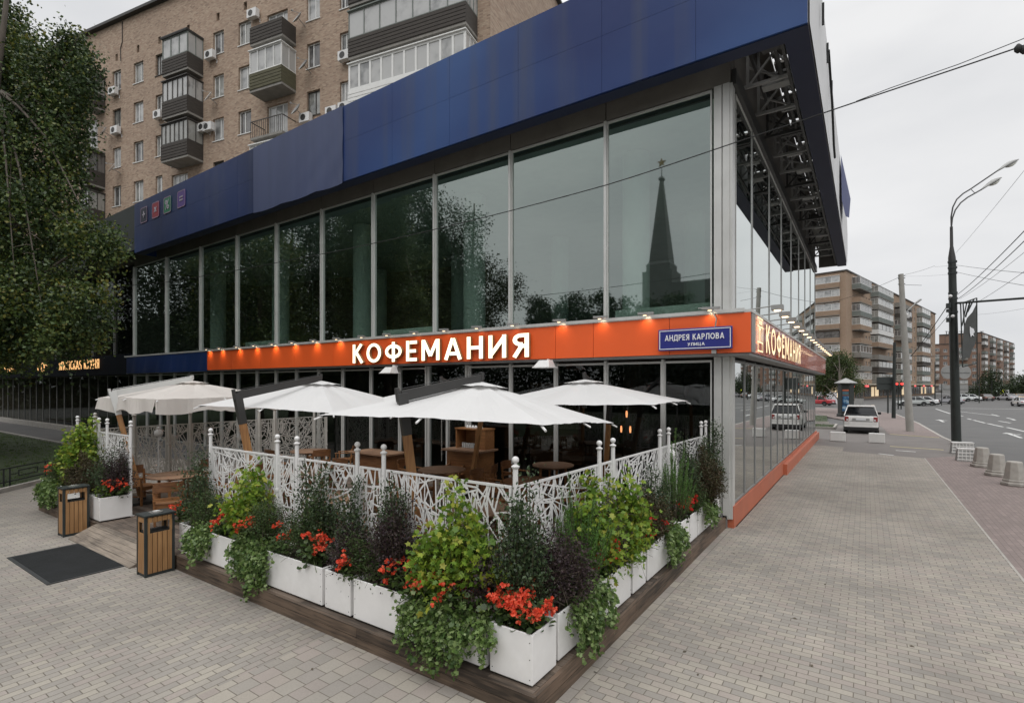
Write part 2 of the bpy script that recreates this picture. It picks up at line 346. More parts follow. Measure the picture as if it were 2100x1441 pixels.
# ------------------------------------------------------------ ground
PA = hexc(154, 148, 137); PB = hexc(142, 137, 130); PC = hexc(149, 140, 133)
M['pave_x'] = brickmat('pavers_along_front', [scl(PB, .93), PB, PA, PC, scl(PA, 1.05)], hexc(98, 92, 83), .205, .103, .0055, spots=True, dirt=.45, dn=.4)
M['pave_y'] = brickmat('pavers_towards_wall', [scl(PB, .9), PB, PA, PB, scl(PC, 1.0)], hexc(98, 92, 83), .21, .105, .0055, rot=(0, 0, rad(90)), spots=True, dirt=.4, dn=.4)
M['pave_sq'] = brickmat('pavers_large', [scl(PB, .92), PA, PC, PB, scl(PA, 1.08)], hexc(98, 92, 83), .25, .2, .0055, rot=(0, 0, rad(90)), squash=.7, sf=2, offset=.37, spots=True)
K1 = hexc(128, 116, 112); K2 = hexc(136, 123, 119)
M['pave_pink'] = brickmat('pavers_rose', [scl(K1, .92), K1, K2], hexc(96, 88, 84), .2, .1, .005, rot=(0, 0, rad(90)), spots=True, bump=.2)
M['lawn'] = mat('lawn', (.03, .045, .016), .95, var=.4, vs=2.5, bump=.6, bs=60, world=True, dirt=.3, dcol=(.06, .06, .03))

struct('road', MB().box(-900, -900, -.5, 1200, 1500, -.12), M['asphalt'])
def slab(name, poly, m, z1=0.0, z0=-.3): return struct(name, MB().prism(poly, z0, z1), m)
slab('pavement', [(-62, -14), (-5.52, -14), (-5.52, 12.2), (-17.1, 12.2), (-27, 9.3), (-62, 9.3)], M['pave_y'])
slab('path', [(-90, 9.3), (-27, 9.3), (-17.1, 12.2), (-90, 12.2)], M['asphalt'], z1=-.004)
slab('lawn', [(-150, -60), (60, -60), (60, -14.1), (-12.6, -14.1), (-12.6, -6.1), (-150, -6.1)], M['lawn'], z1=.02)  # out of view, put in place of paving for darker reflections
slab('pavement', [(-5.52, -14), (-2.34, -14), (-2.34, 12.2), (-5.52, 12.2)], M['pave_sq'])
slab('pavement', [(-2.34, -14), (2.06, -14), (2.06, 28.2), (-.9, 29.0), (-.9, 31.0), (-2.34, 31.2)], M['pave_x'])
slab('pavement', [(2.1, -14), (4.35, -14), (4.3, 30), (4.1, 31.0), (2.1, 28.2)], M['pave_pink'])
struct('paving_joint', MB().box(2.06, -14, -.2, 2.1, 28.2, .002), M['kerb'])
slab('driveway', [(-2.34, 31.2), (-.9, 31.0), (-.9, 29.0), (2.06, 28.2), (4.1, 31.0), (3.95, 37), (3.75, 40.2), (1.2, 40.9), (1.0, 48), (-1.75, 48), (-1.75, 43), (-9, 43), (-30, 43), (-30, 36), (-2.34, 36)], M['asphalt2'], z1=-.006)
slab('pavement', [(3.75, 40.2), (3.5, 54.3), (2.6, 70), (0.5, 78), (-4, 83), (-9, 84), (-3, 60), (1.0, 48), (1.2, 40.9)], M['pave_pink'], z1=0)
kb = MB()
kl = [(4.35, -14), (4.3, 30), (4.1, 33), (3.95, 37), (3.75, 40.2), (3.5, 54.3), (2.6, 70), (.5, 78), (-4, 83), (-9, 84)]
for (x0, y0), (x1, y1) in zip(kl, kl[1:]):
    n = max(1, int(math.hypot(x1-x0, y1-y0)/1.0))
    for i in range(n):
        a = i/n; b = (i+1)/n-.012/ max(1, math.hypot(x1-x0, y1-y0))*n/ n
        kb.bar((x0+(x1-x0)*a+.08, y0+(y1-y0)*a, -.06), (x0+(x1-x0)*b+.08, y0+(y1-y0)*b, -.06), .16, .14 if not (y0 >= 30 and y1 <= 38) else .13)
struct('kerb', kb, M['kerb'], bev=.008)
# markings on the road and the driveway
mk = MB()
def strip(p, q, w, z, mb):
    p = Vector((p[0], p[1], z)); q = Vector((q[0], q[1], z)); d = (q-p).normalized(); s = Vector((-d.y, d.x, 0))*w/2
    mb.add([p-s, q-s, q+s, p+s, p-s+Vector((0, 0, .004)), q-s+Vector((0, 0, .004)), q+s+Vector((0, 0, .004)), p+s+Vector((0, 0, .004))],
           [(3, 2, 1, 0), (4, 5, 6, 7), (0, 1, 5, 4), (1, 2, 6, 5), (2, 3, 7, 6), (3, 0, 4, 7)])
ZR = -.118
for a in [(1984, 858, 1992, 860), (1996, 861, 2020, 867), (2025, 868, 2057, 875), (2065, 876, 2110, 886.5), (2048, 863, 2072, 867), (2075, 860, 2083, 861.5), (1919, 838, 1949, 848), (1952, 849, 1975, 853)]:
    strip(atZ(a[0], a[1], ZR), atZ(a[2], a[3], ZR), .17, ZR, mk)
strip(atZ(1968, 837, ZR), atZ(2120, 839, ZR), .3, ZR, mk)
strip(atZ(1964, 843, ZR), atZ(2050, 853, ZR), .14, ZR, mk)
for k in range(5): strip((8.2, -8+k*7.5, 0), (8.2, -4.6+k*7.5, 0), .15, ZR, mk)
for k in range(12): strip((11.6, -8+k*7.5, 0), (11.6, -4.6+k*7.5, 0), .15, ZR, mk)
strip((15.4, -14, 0), (15.4, 48, 0), .15, ZR, mk)
struct('lane_markings', mk, M['mark'])
ar = MB()
def arrow(u, v, L0, ang):
    c = atZ(u, v, ZR); M2 = Matrix.Translation((c.x, c.y, ZR)) @ Matrix.Rotation(ang, 4, 'Z'); old = ar.M; ar.M = M2
    ar.box(-.09, -L0/2, 0, .09, L0/2-.9, .004); ar.add([(-.35, L0/2-.9, 0), (.35, L0/2-.9, 0), (0, L0/2, 0), (-.35, L0/2-.9, .004), (.35, L0/2-.9, .004), (0, L0/2, .004)], [(2, 1, 0), (3, 4, 5), (0, 1, 4, 3), (1, 2, 5, 4), (2, 0, 3, 5)])
    ar.bar((0, L0*.05, .002), (.5, L0*.22, .002), .14, .004); ar.M = old
arrow(1930, 862.5, 3.6, 0); arrow(2078, 892, 4.2, 0)
struct('road_arrows', ar, M['mark'])
yl = MB(); strip(atZ(1825, 890), atZ(1926, 897), .16, 0, yl); strip(atZ(1825, 914.5), atZ(1935, 922), .14, -.004, yl)
struct('yellow_lines', yl, M['yellow'])
wl = MB(); strip(atZ(1837, 923), atZ(1878, 926), .14, -.004, wl); strip(atZ(1802, 929.5), atZ(1832, 933), .13, -.004, wl)
struct('worn_white_marks', wl, M['mark'])
# lawns
def lawn(name, poly, n_tuft, h, seed):
    r = random.Random(seed)
    struct(name, MB().prism(poly, -.2, .05), M['lawn'])
    xs = [p[0] for p in poly]; ys = [p[1] for p in poly]
    def inside(x, y):
        c = False; j = len(poly)-1
        for i in range(len(poly)):
            (xi, yi), (xj, yj) = poly[i], poly[j]
            if (yi > y) != (yj > y) and x < (xj-xi)*(y-yi)/(yj-yi)+xi: c = not c
            j = i
        return c
    g = MB(); k = 0
    while k < n_tuft:
        x = r.uniform(min(xs), max(xs)); y = r.uniform(min(ys), max(ys))
        if not inside(x, y): continue
        k += 1
        for _ in range(4):
            a = r.uniform(0, 6.28); dx, dy = math.cos(a)*.012, math.sin(a)*.012; hh = h*r.uniform(.5, 1.2); l = r.uniform(-.04, .04)
            ox, oy = r.uniform(-.06, .06), r.uniform(-.06, .06)
            g.add([(x+ox-dx, y+oy-dy, .045), (x+ox+dx, y+oy+dy, .045), (x+ox+l, y+oy+l*.6, .05+hh)], [(0, 1, 2)])
    tag(g.build('grass', M['grass']), 'short green grass growing on the lawn', 'grass', kind='stuff')
M['grass'] = leafmat('grass_blades', [(.03, .06, .012), (.06, .11, .02), (.09, .12, .03)], .7, .3)
LN = [(-12.5, -6), (-20.6, 4.0), (-25.3, 9.2), (-62, 9.2), (-62, -6)]
lawn('lawn', LN, 9000, .07, 3)
lawn('lawn', [(-40, 43.3), (-1.95, 43.3), (-1.95, 47.2), (-40, 47.2)], 1500, .1, 4)
lawn('lawn', [(-40, 50), (-2.6, 50), (-3.2, 61), (-40, 61)], 1500, .1, 5)
k2 = MB()
for (x0, y0), (x1, y1) in [((-12.5, -6), (-20.6, 4.0)), ((-20.6, 4.0), (-25.3, 9.2)), ((-25.3, 9.2), (-62, 9.2))]:
    k2.bar((x0+.05, y0-.0, .05), (x1+.05, y1, .05), .13, .16)
k2.bar((-40, 43.2, .05), (-1.85, 43.2, .05), .16, .2); k2.bar((-40, 47.3, .04), (-1.9, 47.3, .04), .14, .16); k2.bar((-1.86, 43.2, .05), (-1.86, 47.3, .05), .14, .2)
k2.bar((-40, 49.9, .04), (-2.5, 49.9, .04), .14, .16)
struct('lawn_kerb', k2, M['kerb'], bev=.01)
slab('path', [(-40, 47.4), (-1.8, 47.4), (-2.4, 49.8), (-40, 49.8)], M['asphalt2'], z1=-.002)
slab('parking_ground', [(-60, 61), (-3.2, 61), (-9, 84), (-60, 84)], M['asphalt2'], z1=-.008)

# ------------------------------------------------------------ shop building
M['glass_up'] = glass('glass_upper', (.47, .57, .53), .31, (.80, .89, .85), 3.2, rough=.018, wav=.012, ws=.5)
M['glass_r'] = glass('glass_side', (.22, .28, .27), .2, (.86, .90, .885), 1.35, wav=.008, ws=.6)
M['glass_dn'] = glass('glass_ground', (.42, .46, .45), .06, (.9, .95, .95), 3.6, wav=.01, ws=.7)
M['glass_rd'] = glass('glass_side_ground', (.2, .23, .22), .14, (.86, .88, .87), 1.3, wav=.006, ws=.6)
M['soffit'] = mat('soffit_panel', (.15, .14, .125), .7, var=.12, vs=1.5, dirt=.2)
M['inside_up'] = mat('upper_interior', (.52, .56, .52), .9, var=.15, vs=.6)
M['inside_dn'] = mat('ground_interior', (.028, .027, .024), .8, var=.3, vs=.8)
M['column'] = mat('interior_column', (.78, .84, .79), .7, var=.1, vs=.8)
M['navy_dark'] = mat('navy_return', hexc(22, 30, 58), .6, var=.1, vs=1)
def fascia_mat(name, c1, c2, dirt):
    m, nt, b = newmat(name); n = nt.nodes; l = nt.links
    g = n.new('ShaderNodeNewGeometry').outputs['Position']
    # slow change of blue and rain streaks that run down the cladding
    mp = n.new('ShaderNodeMapping'); mp.inputs['Scale'].default_value = (1.1, 1.1, .06); l.new(g, mp.inputs[0])
    no = n.new('ShaderNodeTexNoise'); no.inputs['Scale'].default_value = 1.6; no.inputs['Detail'].default_value = 5; l.new(mp.outputs[0], no.inputs['Vector'])
    n2 = n.new('ShaderNodeTexNoise'); n2.inputs['Scale'].default_value = .16; n2.inputs['Detail'].default_value = 2; l.new(g, n2.inputs['Vector'])
    r1 = n.new('ShaderNodeValToRGB'); r1.color_ramp.elements[0].position = .35; r1.color_ramp.elements[1].position = .65
    r1.color_ramp.elements[0].color = (*c1, 1); r1.color_ramp.elements[1].color = (*c2, 1); l.new(n2.outputs['Fac'], r1.inputs[0])
    r2 = n.new('ShaderNodeValToRGB'); r2.color_ramp.elements[0].position = .5; r2.color_ramp.elements[1].position = .78; l.new(no.outputs['Fac'], r2.inputs[0])
    mu = n.new('ShaderNodeMath'); mu.operation = 'MULTIPLY'; mu.inputs[1].default_value = dirt; l.new(r2.outputs[0], mu.inputs[0])
    mx = n.new('ShaderNodeMix'); mx.data_type = 'RGBA'; l.new(mu.outputs[0], mx.inputs[0]); l.new(r1.outputs[0], mx.inputs[6]); mx.inputs[7].default_value = (.05, .058, .085, 1)
    l.new(mx.outputs[2], b.inputs['Base Color']); b.inputs['Roughness'].default_value = .5; b.inputs['Specular IOR Level'].default_value = .35
    nb = n.new('ShaderNodeTexNoise'); nb.inputs['Scale'].default_value = .9; l.new(g, nb.inputs['Vector']); bp = n.new('ShaderNodeBump'); bp.inputs['Strength'].default_value = .35; bp.inputs['Distance'].default_value = .05; l.new(nb.outputs['Fac'], bp.inputs['Height']); l.new(bp.outputs[0], b.inputs['Normal'])
    return m
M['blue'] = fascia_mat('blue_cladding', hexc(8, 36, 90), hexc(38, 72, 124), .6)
M['blue_d'] = fascia_mat('blue_cladding_deep', hexc(5, 26, 64), hexc(12, 44, 98), .35)  # darker blue for the left panels and the banner
M['tarp'] = mat('faded_tarp', hexc(58, 68, 100), .55, var=.12, vs=1.2, stretch=(1, 1, .15), dirt=.3, dcol=hexc(40, 50, 90))
M['cloth'] = mat('white_billboard_cloth', (.62, .62, .62), .8, var=.05, vs=.8, bump=.2, bs=2)

FY, RX, BH = 12.0, -2.41, 34.7
shop = thing('shop_building', (-18, 20, 0), 'two storey glass fronted corner shop building under a deep blue roof fascia', 'building')
XU = [-2.78, -5.33, -8.2, -11.05, -13.87, -16.7, -19.66, -22.67, -25.9, -29.46, -33.4]
XG = [-2.78, -3.9, -5.33, -6.76, -8.2, -9.68, -11.4, -12.6, -14.0, -15.5, -16.9, -18.3, -19.7, -21.1, -22.6, -24.0, -25.5, -27.0, -28.6, -30.2, -31.8, -33.4]
YU = [12.4, 14.47, 17.34, 20.06, 22.9, 25.7, 28.5, 31.4, 34.5]
YG = [12.25]+[13.47+1.42*k for k in range(15)]+[34.5]
def win(parent, p, q, z0, z1, gm, name='window', fw=.05, fd=.06, fm='alu'):
    """one pane between two posts: a thin frame with the glass as its sub-part; p, q are the ends along the wall"""
    f = MB(); p = Vector((*p, 0)); q = Vector((*q, 0)); d = (q-p).normalized(); nrm = Vector((d.y, -d.x, 0))
    a = p+d*.03; b = q-d*.03; n2 = nrm*fd/2; A = [a, b, b, a]; Z = [z0, z0, z1, z1]; di = [d, -d, -d, d]; zi = [fw, fw, -fw, -fw]; vs = []
    for sg in (1, -1):
        for i in range(4): vs.append(A[i]+Vector((0, 0, Z[i]))+n2*sg)
        for i in range(4): vs.append(A[i]+di[i]*.03+Vector((0, 0, Z[i]+zi[i]))+n2*sg)
    fs = []
    for i in range(4):
        j = (i+1) % 4; fs += [(i, j, 4+j, 4+i), (8+j, 8+i, 12+i, 12+j), (i+8, j+8, j, i), (4+i, 4+j, 12+j, 12+i)]
    f.add(vs, fs)
    fo = f.build(name, M[fm], parent)
    g = MB(); a = p+d*.03; b = q-d*.03
    g.quad((a.x, a.y, z0+fw*.5), (b.x, b.y, z0+fw*.5), (b.x, b.y, z1-fw*.5), (a.x, a.y, z1-fw*.5)); g.build('pane', gm, fo)
    return fo
for a, b in zip(XU, XU[1:]): win(shop, (b, FY), (a, FY), 4.66, 9.63, M['glass_up'])
for i, (a, b) in enumerate(zip(XG, XG[1:])):
    if b == -11.4: continue
    win(shop, (b, FY), (a, FY), .3, 3.66, M['glass_dn'])
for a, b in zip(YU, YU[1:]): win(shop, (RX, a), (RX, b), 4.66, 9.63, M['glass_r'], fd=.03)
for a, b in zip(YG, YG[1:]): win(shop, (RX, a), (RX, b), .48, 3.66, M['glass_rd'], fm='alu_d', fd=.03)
def post(x0, y0, x1, y1, z0, z1, m='alu', name='mullion'): MB().box(x0, y0, z0, x1, y1, z1).build(name, M[m], shop)
for x in XU[1:]: post(x-.035, FY-.09, x+.035, FY+.08, 4.66, 9.63)
for x in XG[1:]: post(x-.03, FY-.07, x+.03, FY+.08, .25, 3.7)
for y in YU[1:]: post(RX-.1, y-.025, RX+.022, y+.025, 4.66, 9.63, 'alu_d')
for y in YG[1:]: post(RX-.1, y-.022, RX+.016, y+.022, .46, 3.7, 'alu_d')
cp = MB()
for z0, z1 in ((.2, 3.72), (4.62, 9.66)):
    cp.box(-2.76, FY-.05, z0, -2.60, FY+.1, z1).box(-2.575, FY-.06, z0, -2.44, FY+.1, z1).box(RX-.09, FY-.02, z0, RX+.03, FY+.23, z1).box(-2.7, FY+.02, z0, RX-.02, FY+.3, z1)
cp.build('corner_post', M['alu'], shop)
# head wall above the glass, with joints at the mullions
for a, b in zip([RX]+XU[1:], XU[1:]): MB().box(b+.012, FY-.03, 9.66, a-.012, FY+.15, 10.6).build('head_panel', M['soffit'], shop)
hw = MB(); hw.box(-33.4, FY+.16, 9.64, -2.46, FY+.4, 12.1)
hw.box(RX-.4, FY+.4, 9.64, RX, BH, 12.1); hw.build('upper_wall', M['soffit'], shop)
MB().box(RX+.002, FY+.0, 9.62, RX+.10, BH, 9.95).build('head_rail', M['graphite'], shop)
# floors, ceilings, back walls and columns behind the glass
MB().box(-33.4, FY+.2, 3.78, RX-.1, 27, 4.6).build('floor_slab', M['inside_up'], shop)
MB().box(-33.4, 26.8, 4.6, RX-.1, 27, 9.64).build('back_wall', M['inside_up'], shop)
MB().box(-33.4, FY+.41, 9.66, RX-.41, BH, 9.9).build('ceiling', M['inside_up'], shop)
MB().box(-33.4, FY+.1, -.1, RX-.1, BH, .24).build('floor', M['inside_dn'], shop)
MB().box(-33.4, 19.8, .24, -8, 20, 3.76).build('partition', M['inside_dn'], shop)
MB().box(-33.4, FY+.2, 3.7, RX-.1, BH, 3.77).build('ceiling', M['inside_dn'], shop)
MB().box(-33.6, FY+.2, 0, -33.42, BH, 11.6).build('party_wall', M['soffit'], shop)
MB().box(-33.4, BH, 0, RX-.02, BH+.2, 11.6).build('end_wall', M['soffit'], shop)
for k in range(5):
    for yy in (14.2, 20.3):
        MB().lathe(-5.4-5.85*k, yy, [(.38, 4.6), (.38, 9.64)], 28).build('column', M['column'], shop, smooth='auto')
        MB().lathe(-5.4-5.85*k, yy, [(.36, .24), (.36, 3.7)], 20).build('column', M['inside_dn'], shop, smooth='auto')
for a, b in ((-5.2, -2.9), (-13.7, -11.4), (-22.5, -19.9)): MB().box(a, FY+.25, 4.61, b, FY+.5, 4.98).build('window_ledge', M['column'], shop)
# long metal ledge over the sign band and the band carcass
lg = MB(); lg.box(-33.3, 11.50, 4.6, -1.92, FY-.1, 4.66).box(RX+.1, FY-.1, 4.6, -1.92, 35.5, 4.66)
lg.box(-33.3, 11.46, 4.615, -2.05, 11.50, 4.69)
lg.build('ledge', M['alu'], shop)
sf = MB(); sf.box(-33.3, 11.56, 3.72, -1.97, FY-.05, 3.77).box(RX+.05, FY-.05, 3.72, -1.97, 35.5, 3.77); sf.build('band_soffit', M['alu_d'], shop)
xs = [-1.94, -3.6, -5.45, -6.5, -8.6, -10.8, -13.1, -15.4, -17.7, -20.0, -22.2, -24.3]
for a, b in zip(xs, xs[1:]): MB().box(b+.006, 11.5, 3.78, a-(0 if a == -1.94 else .006), 11.56, 4.598).build('band_panel', M['orange'], shop)
ys = [11.57]+[13.9+2.4*k for k in range(9)]+[35.5]
for a, b in zip(ys, ys[1:]): MB().box(-2.0, a+.005, 3.78, -1.94, b-.005, 4.598).build('band_panel', M['orange_r'], shop)
MB().box(-2.35, 35.44, 3.78, -2.0, 35.5, 4.598).build('band_end', M['orange_r'], shop)
MB().box(-1.945, 11.57, 3.79, -1.925, 12.0, 4.59).build('corner_trim', M['alu_d'], shop)
tb = MB()
for i in range(18):   # a loose blue banner stretched over the left part of the band
    a = -33.0+i*.485; z = .012*math.sin(i*2.1); tb.quad((a, 11.49+z, 3.74), (a+.485, 11.49+.012*math.sin((i+1)*2.1), 3.74), (a+.485, 11.48, 4.63), (a, 11.48, 4.63))
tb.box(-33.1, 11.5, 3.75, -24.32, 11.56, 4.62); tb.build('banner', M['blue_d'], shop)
pl = MB(); pl.box(RX-.3, 12.03, 0, RX+.05, 20.2, .47); pl.box(RX-.3, 20.2, 0, RX+.17, 35.2, .37); pl.box(RX-.3, 20.2, .37, RX+.05, 35.2, .45)
pl.build('plinth', M['plinth'], shop)
MB().box(-33.4, FY-.06, 0, RX-.08, FY+.1, .27).build('sill', M['alu_d'], shop)
# glazed entrance door
dr = MB(); dr.box(-9.74, FY-.06, .25, -9.82, FY+.06, 3.7).box(-11.26, FY-.06, .25, -11.34, FY+.06, 3.7).box(-9.82, FY-.05, 2.75, -11.26, FY+.05, 2.85).box(-10.5, FY-.05, .25, -10.58, FY+.05, 2.75)
dr.build('door_frame', M['alu'], shop)
for a, b in ((-10.5, -9.82), (-11.26, -10.58)):
    d = MB().quad((a, FY+.0, .3), (b, FY+.0, .3), (b, FY+.0, 2.75), (a, FY+.0, 2.75)).build('door', M['glass_dn'], shop)
    x = a+.12 if b == -9.82 else b-.12
    MB().tube([(x, FY-.1, .8), (x, FY-.1, 2.2)], .016).box(x-.01, FY-.1, 1.0, x+.01, FY, 1.02).box(x-.01, FY-.1, 2.0, x+.01, FY, 2.02).build('handle', M['steel'], d)
MB().quad((-11.26, FY, 2.85), (-9.82, FY, 2.85), (-9.82, FY, 3.68), (-11.26, FY, 3.68)).build('transom', M['glass_dn'], shop)

# roof fascia
FZ0, FZ1, GY, GX = 9.8, 12.28, 11.0, -.885
xs = [-30.6, -27.6, -25.1, -23.0, -20.8, -19.6, -16.9, -14.2, -11.9, -9.6, -7.3, -5.0, -2.9, GX]
def bow(x):     # the cladding dips in slightly between its ends
    return .0
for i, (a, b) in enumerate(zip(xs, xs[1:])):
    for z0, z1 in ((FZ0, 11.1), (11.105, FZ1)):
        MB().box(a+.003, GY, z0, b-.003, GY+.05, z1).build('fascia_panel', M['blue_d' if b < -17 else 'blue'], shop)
MB().box(-30.65, GY+.05, FZ0-.02, GX-.0, GY+.4, FZ0+.012).build('fascia_return', M['navy_dark'], shop)
MB().box(GX-.42, GY+.4, FZ0-.02, GX, BH-.2, FZ0+.012).build('fascia_return', M['navy_dark'], shop)
MB().box(-30.65, GY, FZ0, -30.6, FY+.1, FZ1).build('fascia_end', M['blue'], shop)
tp = MB(); nx, nz = 40, 12; r = random.Random(5); vs = []
for j in range(nz+1):
    for i in range(nx+1):
        x = -19.6+5.4*i/nx; z = FZ0-.03+(FZ1-FZ0+.04)*j/nz
        k = max(0, (i/nx-.2)); fold = .035*math.sin(x*5.2+z*2.6)*k+.03*math.sin(x*9.3-z*3.1+1)*k*(1-j/nz)
        vs.append((x, GY-.015-abs(fold)*.55, z-(.05*abs(math.sin(x*1.6)) if j == 0 else 0)))
tp.add(vs, [(j*(nx+1)+i, j*(nx+1)+i+1, (j+1)*(nx+1)+i+1, (j+1)*(nx+1)+i) for j in range(nz) for i in range(nx)])
tp.build('faded_tarp', M['tarp'], shop, smooth=True)
# four painted squares with arithmetic signs
for X, ch, c in ((-29.5, '+', hexc(22, 26, 44)), (-28.2, '×', hexc(128, 32, 44)), (-26.95, '%', hexc(18, 100, 66)), (-25.55, '=', hexc(74, 48, 116))):
    mm = mat('emblem_'+{'+': 'black', '×': 'red', '%': 'green', '=': 'violet'}[ch], c, .5, var=.08)
    zc = 11.52; w = .38
    q = [(X+sx*(w-.09)+.09*math.cos(a), zc+sz*(w-.09)+.09*math.sin(a)) for sx, sz, a0 in ((1, 1, 0), (-1, 1, 90), (-1, -1, 180), (1, -1, 270)) for a in [rad(a0+t) for t in (0, 30, 60, 90)]]
    e = MB(); n = len(q)
    e.add([(x, GY-.02, z) for x, z in q]+[(x, GY-.001, z) for x, z in q], [tuple(range(n)) , *[(i, i+n, (i+1) % n+n, (i+1) % n) for i in range(n)]])
    eo = e.build('emblem', mm, shop)
    rg = MB(); q2 = [(X+(x-X)*.9, zc+(z-zc)*.9) for x, z in q]
    qo = [(X+(x-X)*1.0, zc+(z-zc)*1.0) for x, z in q]
    rg.add([(x, GY-.024, z) for x, z in qo]+[(x, GY-.024, z) for x, z in q2], [(i, (i+1) % n, n+(i+1) % n, n+i) for i in range(n)])
    rg.build('outline', mat('emblem_line', hexc(130, 110, 130), .6), eo)
    text(ch, .62, .01, 'symbol', mat('emblem_sign', hexc(150, 145, 155), .6), Matrix.Translation((X, GY-.03, zc-.2)) @ Matrix.Rotation(rad(90), 4, 'X'), eo, align='CENTER', bold=.01)
# billboard cloth along the street side, roof deck, trusses of the overhang
cl = MB(); ny = 60; vs = []
for j in range(4):
    for i in range(ny+1):
        y = GY+.05+(BH-.25-GY)*i/ny; vs.append((GX+.03+.03*math.sin(y*1.7)*(j/3)*(1-j/3)*4, y, FZ0+.02+(FZ1-FZ0+.02)*j/3))
cl.add(vs, [(j*(ny+1)+i, j*(ny+1)+i+1, (j+1)*(ny+1)+i+1, (j+1)*(ny+1)+i) for j in range(3) for i in range(ny)])
cl.box(GX-.05, GY+.05, FZ0+.02, GX+.0, BH-.2, FZ1)
cl.build('billboard_cloth', M['cloth'], shop, smooth=False)
for y in (11.7, 12.9, 13.9, 15.6, 17.6): MB().box(GX+.05, y, 11.4, GX+.10, y+.05, 11.9).build('cloth_tie', M['black'], shop)
tie = MB()
tie.tube([(GX+.1, 15.6, 11.7), (GX+.12, 16.9, 10.9), (GX+.12, 17.8, 10.1), (GX+.12, 18.4, 9.95)], .03)
tie.build('cloth_cord', M['black'], shop)
fl = MB()
fl.add([(GX+.07, 24.5, 12.3), (GX+.09, 27.5, 12.3), (GX+.34, 27.3, 11.3), (GX+.30, 26.6, 10.3), (GX+.1, 24.6, 10.5), (GX+.2, 25.6, 10.1)], [(0, 1, 2), (0, 2, 3, 4), (4, 3, 5)])
fl.build('loose_flap', mat('flap_blue', hexc(48, 58, 108), .6), shop)
rf = MB(); rf.box(-33.4, GY+.1, 12.1, RX+.25, BH, 12.18)
for k in range(11): rf.box(RX+.28, 12.2+2.0*k, 12.1, GX-.06, 13.9+2.0*k, 12.18)
rf.build('roof', M['soffit'], shop)
MB().box(RX+.2, BH-.35, FZ0+.02, GX-.05, BH-.2, FZ1).build('overhang_end', M['soffit'], shop)
MB().box(RX+.05, 30.4, 11.0, GX-.1, BH-.3, 11.05).build('overhang_cover', mat('clear_cover', (.4, .4, .37), .8), shop)
for k in range(15):
    y = 11.8+1.5*k; t = MB(); x0, x1 = RX+.02, GX-.3; r = random.Random(k)
    t.bar((x0, y, 10.15), (x1, y, 10.15), .07, .07).bar((x0, y, 11.9), (x1, y, 11.9), .07, .07).bar((x0+.08, y+.03, 10.15), (x0+.08, y+.03, 11.9), .06, .06)
    t.bar((x1-.06, y+.03, 9.9), (x1-.06, y+.03, 12.05), .06, .06).bar((x0+.05, y+.05, 10.15), (x1-.05, y+.05, 11.4), .045, .045).bar((x0+.05, y-.04, 11.4), (x1-.05, y-.04, 10.2), .045, .045)
    t.bar((x0+.1, y, 10.6), (x1-.1, y+1.4, 10.6), .04, .04)
    t.box(x0+.3+r.random()*.3, y+.3, 10.2, x0+.75+r.random()*.3, y+.34+r.random()*.3, 10.24+r.random()*.2)
    t.build('truss', M['pale_metal'] if k % 3 else M['graphite'], shop)
lo = MB()
for x, z in ((GX-.5, 9.95), (GX-.52, 11.6), (RX+.25, 10.6), (RX+.5, 11.5), (-1.6, 10.3)): lo.bar((x, GY+.4, z), (x, BH-.4, z), .06, .08)
lo.build('overhang_rail', M['graphite'], shop)
# lamps on the sign band
for k in range(17):
    y = 12.0+1.22*k; lm = MB(); lm.tube([(-1.98, y, 4.72), (-1.52, y, 4.76)], .014, 6)
    lm.tube([(-1.98, y, 4.72), (-2.1, y, 4.66)], .014, 6); lm.box(-1.62, y-.1, 4.66, -1.40, y+.1, 4.76)
    sp = lm.build('spotlight', M['pale_metal'], shop); MB().box(-1.57, y-.05, 4.64, -1.45, y+.05, 4.658).build('bulb', M['lamp_glow'], sp)
for i, x in enumerate([-2.7, -4.1, -5.2, -6.3, -7.7, -8.9, -10.1, -11.3, -12.5, -13.7, -15.0, -16.3, -17.6, -18.9, -20.2, -21.5, -22.9, -24.0]):
    lm = MB(); lm.tube([(x, 11.52, 4.70), (x, 11.30, 4.72)], .012, 6); lm.bar((x-.15, 11.3, 4.72), (x+.22, 11.26, 4.70), .05, .05)
    sp = lm.build('spotlight', M['pale_metal'], shop); MB().box(x-.035, 11.3, 4.662, x+.035, 11.34, 4.672).build('bulb', M['lamp_glow'], sp)
    ld = bpy.data.lights.new('band_lamp', 'SPOT'); ld.energy = .7 if -14.6 < x < -6.9 else (3.5 if i < 8 else 8); ld.color = (1, .78, .5); ld.spot_size = rad(120); ld.spot_blend = 1; ld.shadow_soft_size = .04
    lo_ = bpy.data.objects.new('band_lamp', ld); COL.objects.link(lo_); lo_.parent = shop
    lo_.location = Vector((x, 11.33, 4.64))-Vector(shop.location); lo_.rotation_euler = (rad(40), 0, 0)
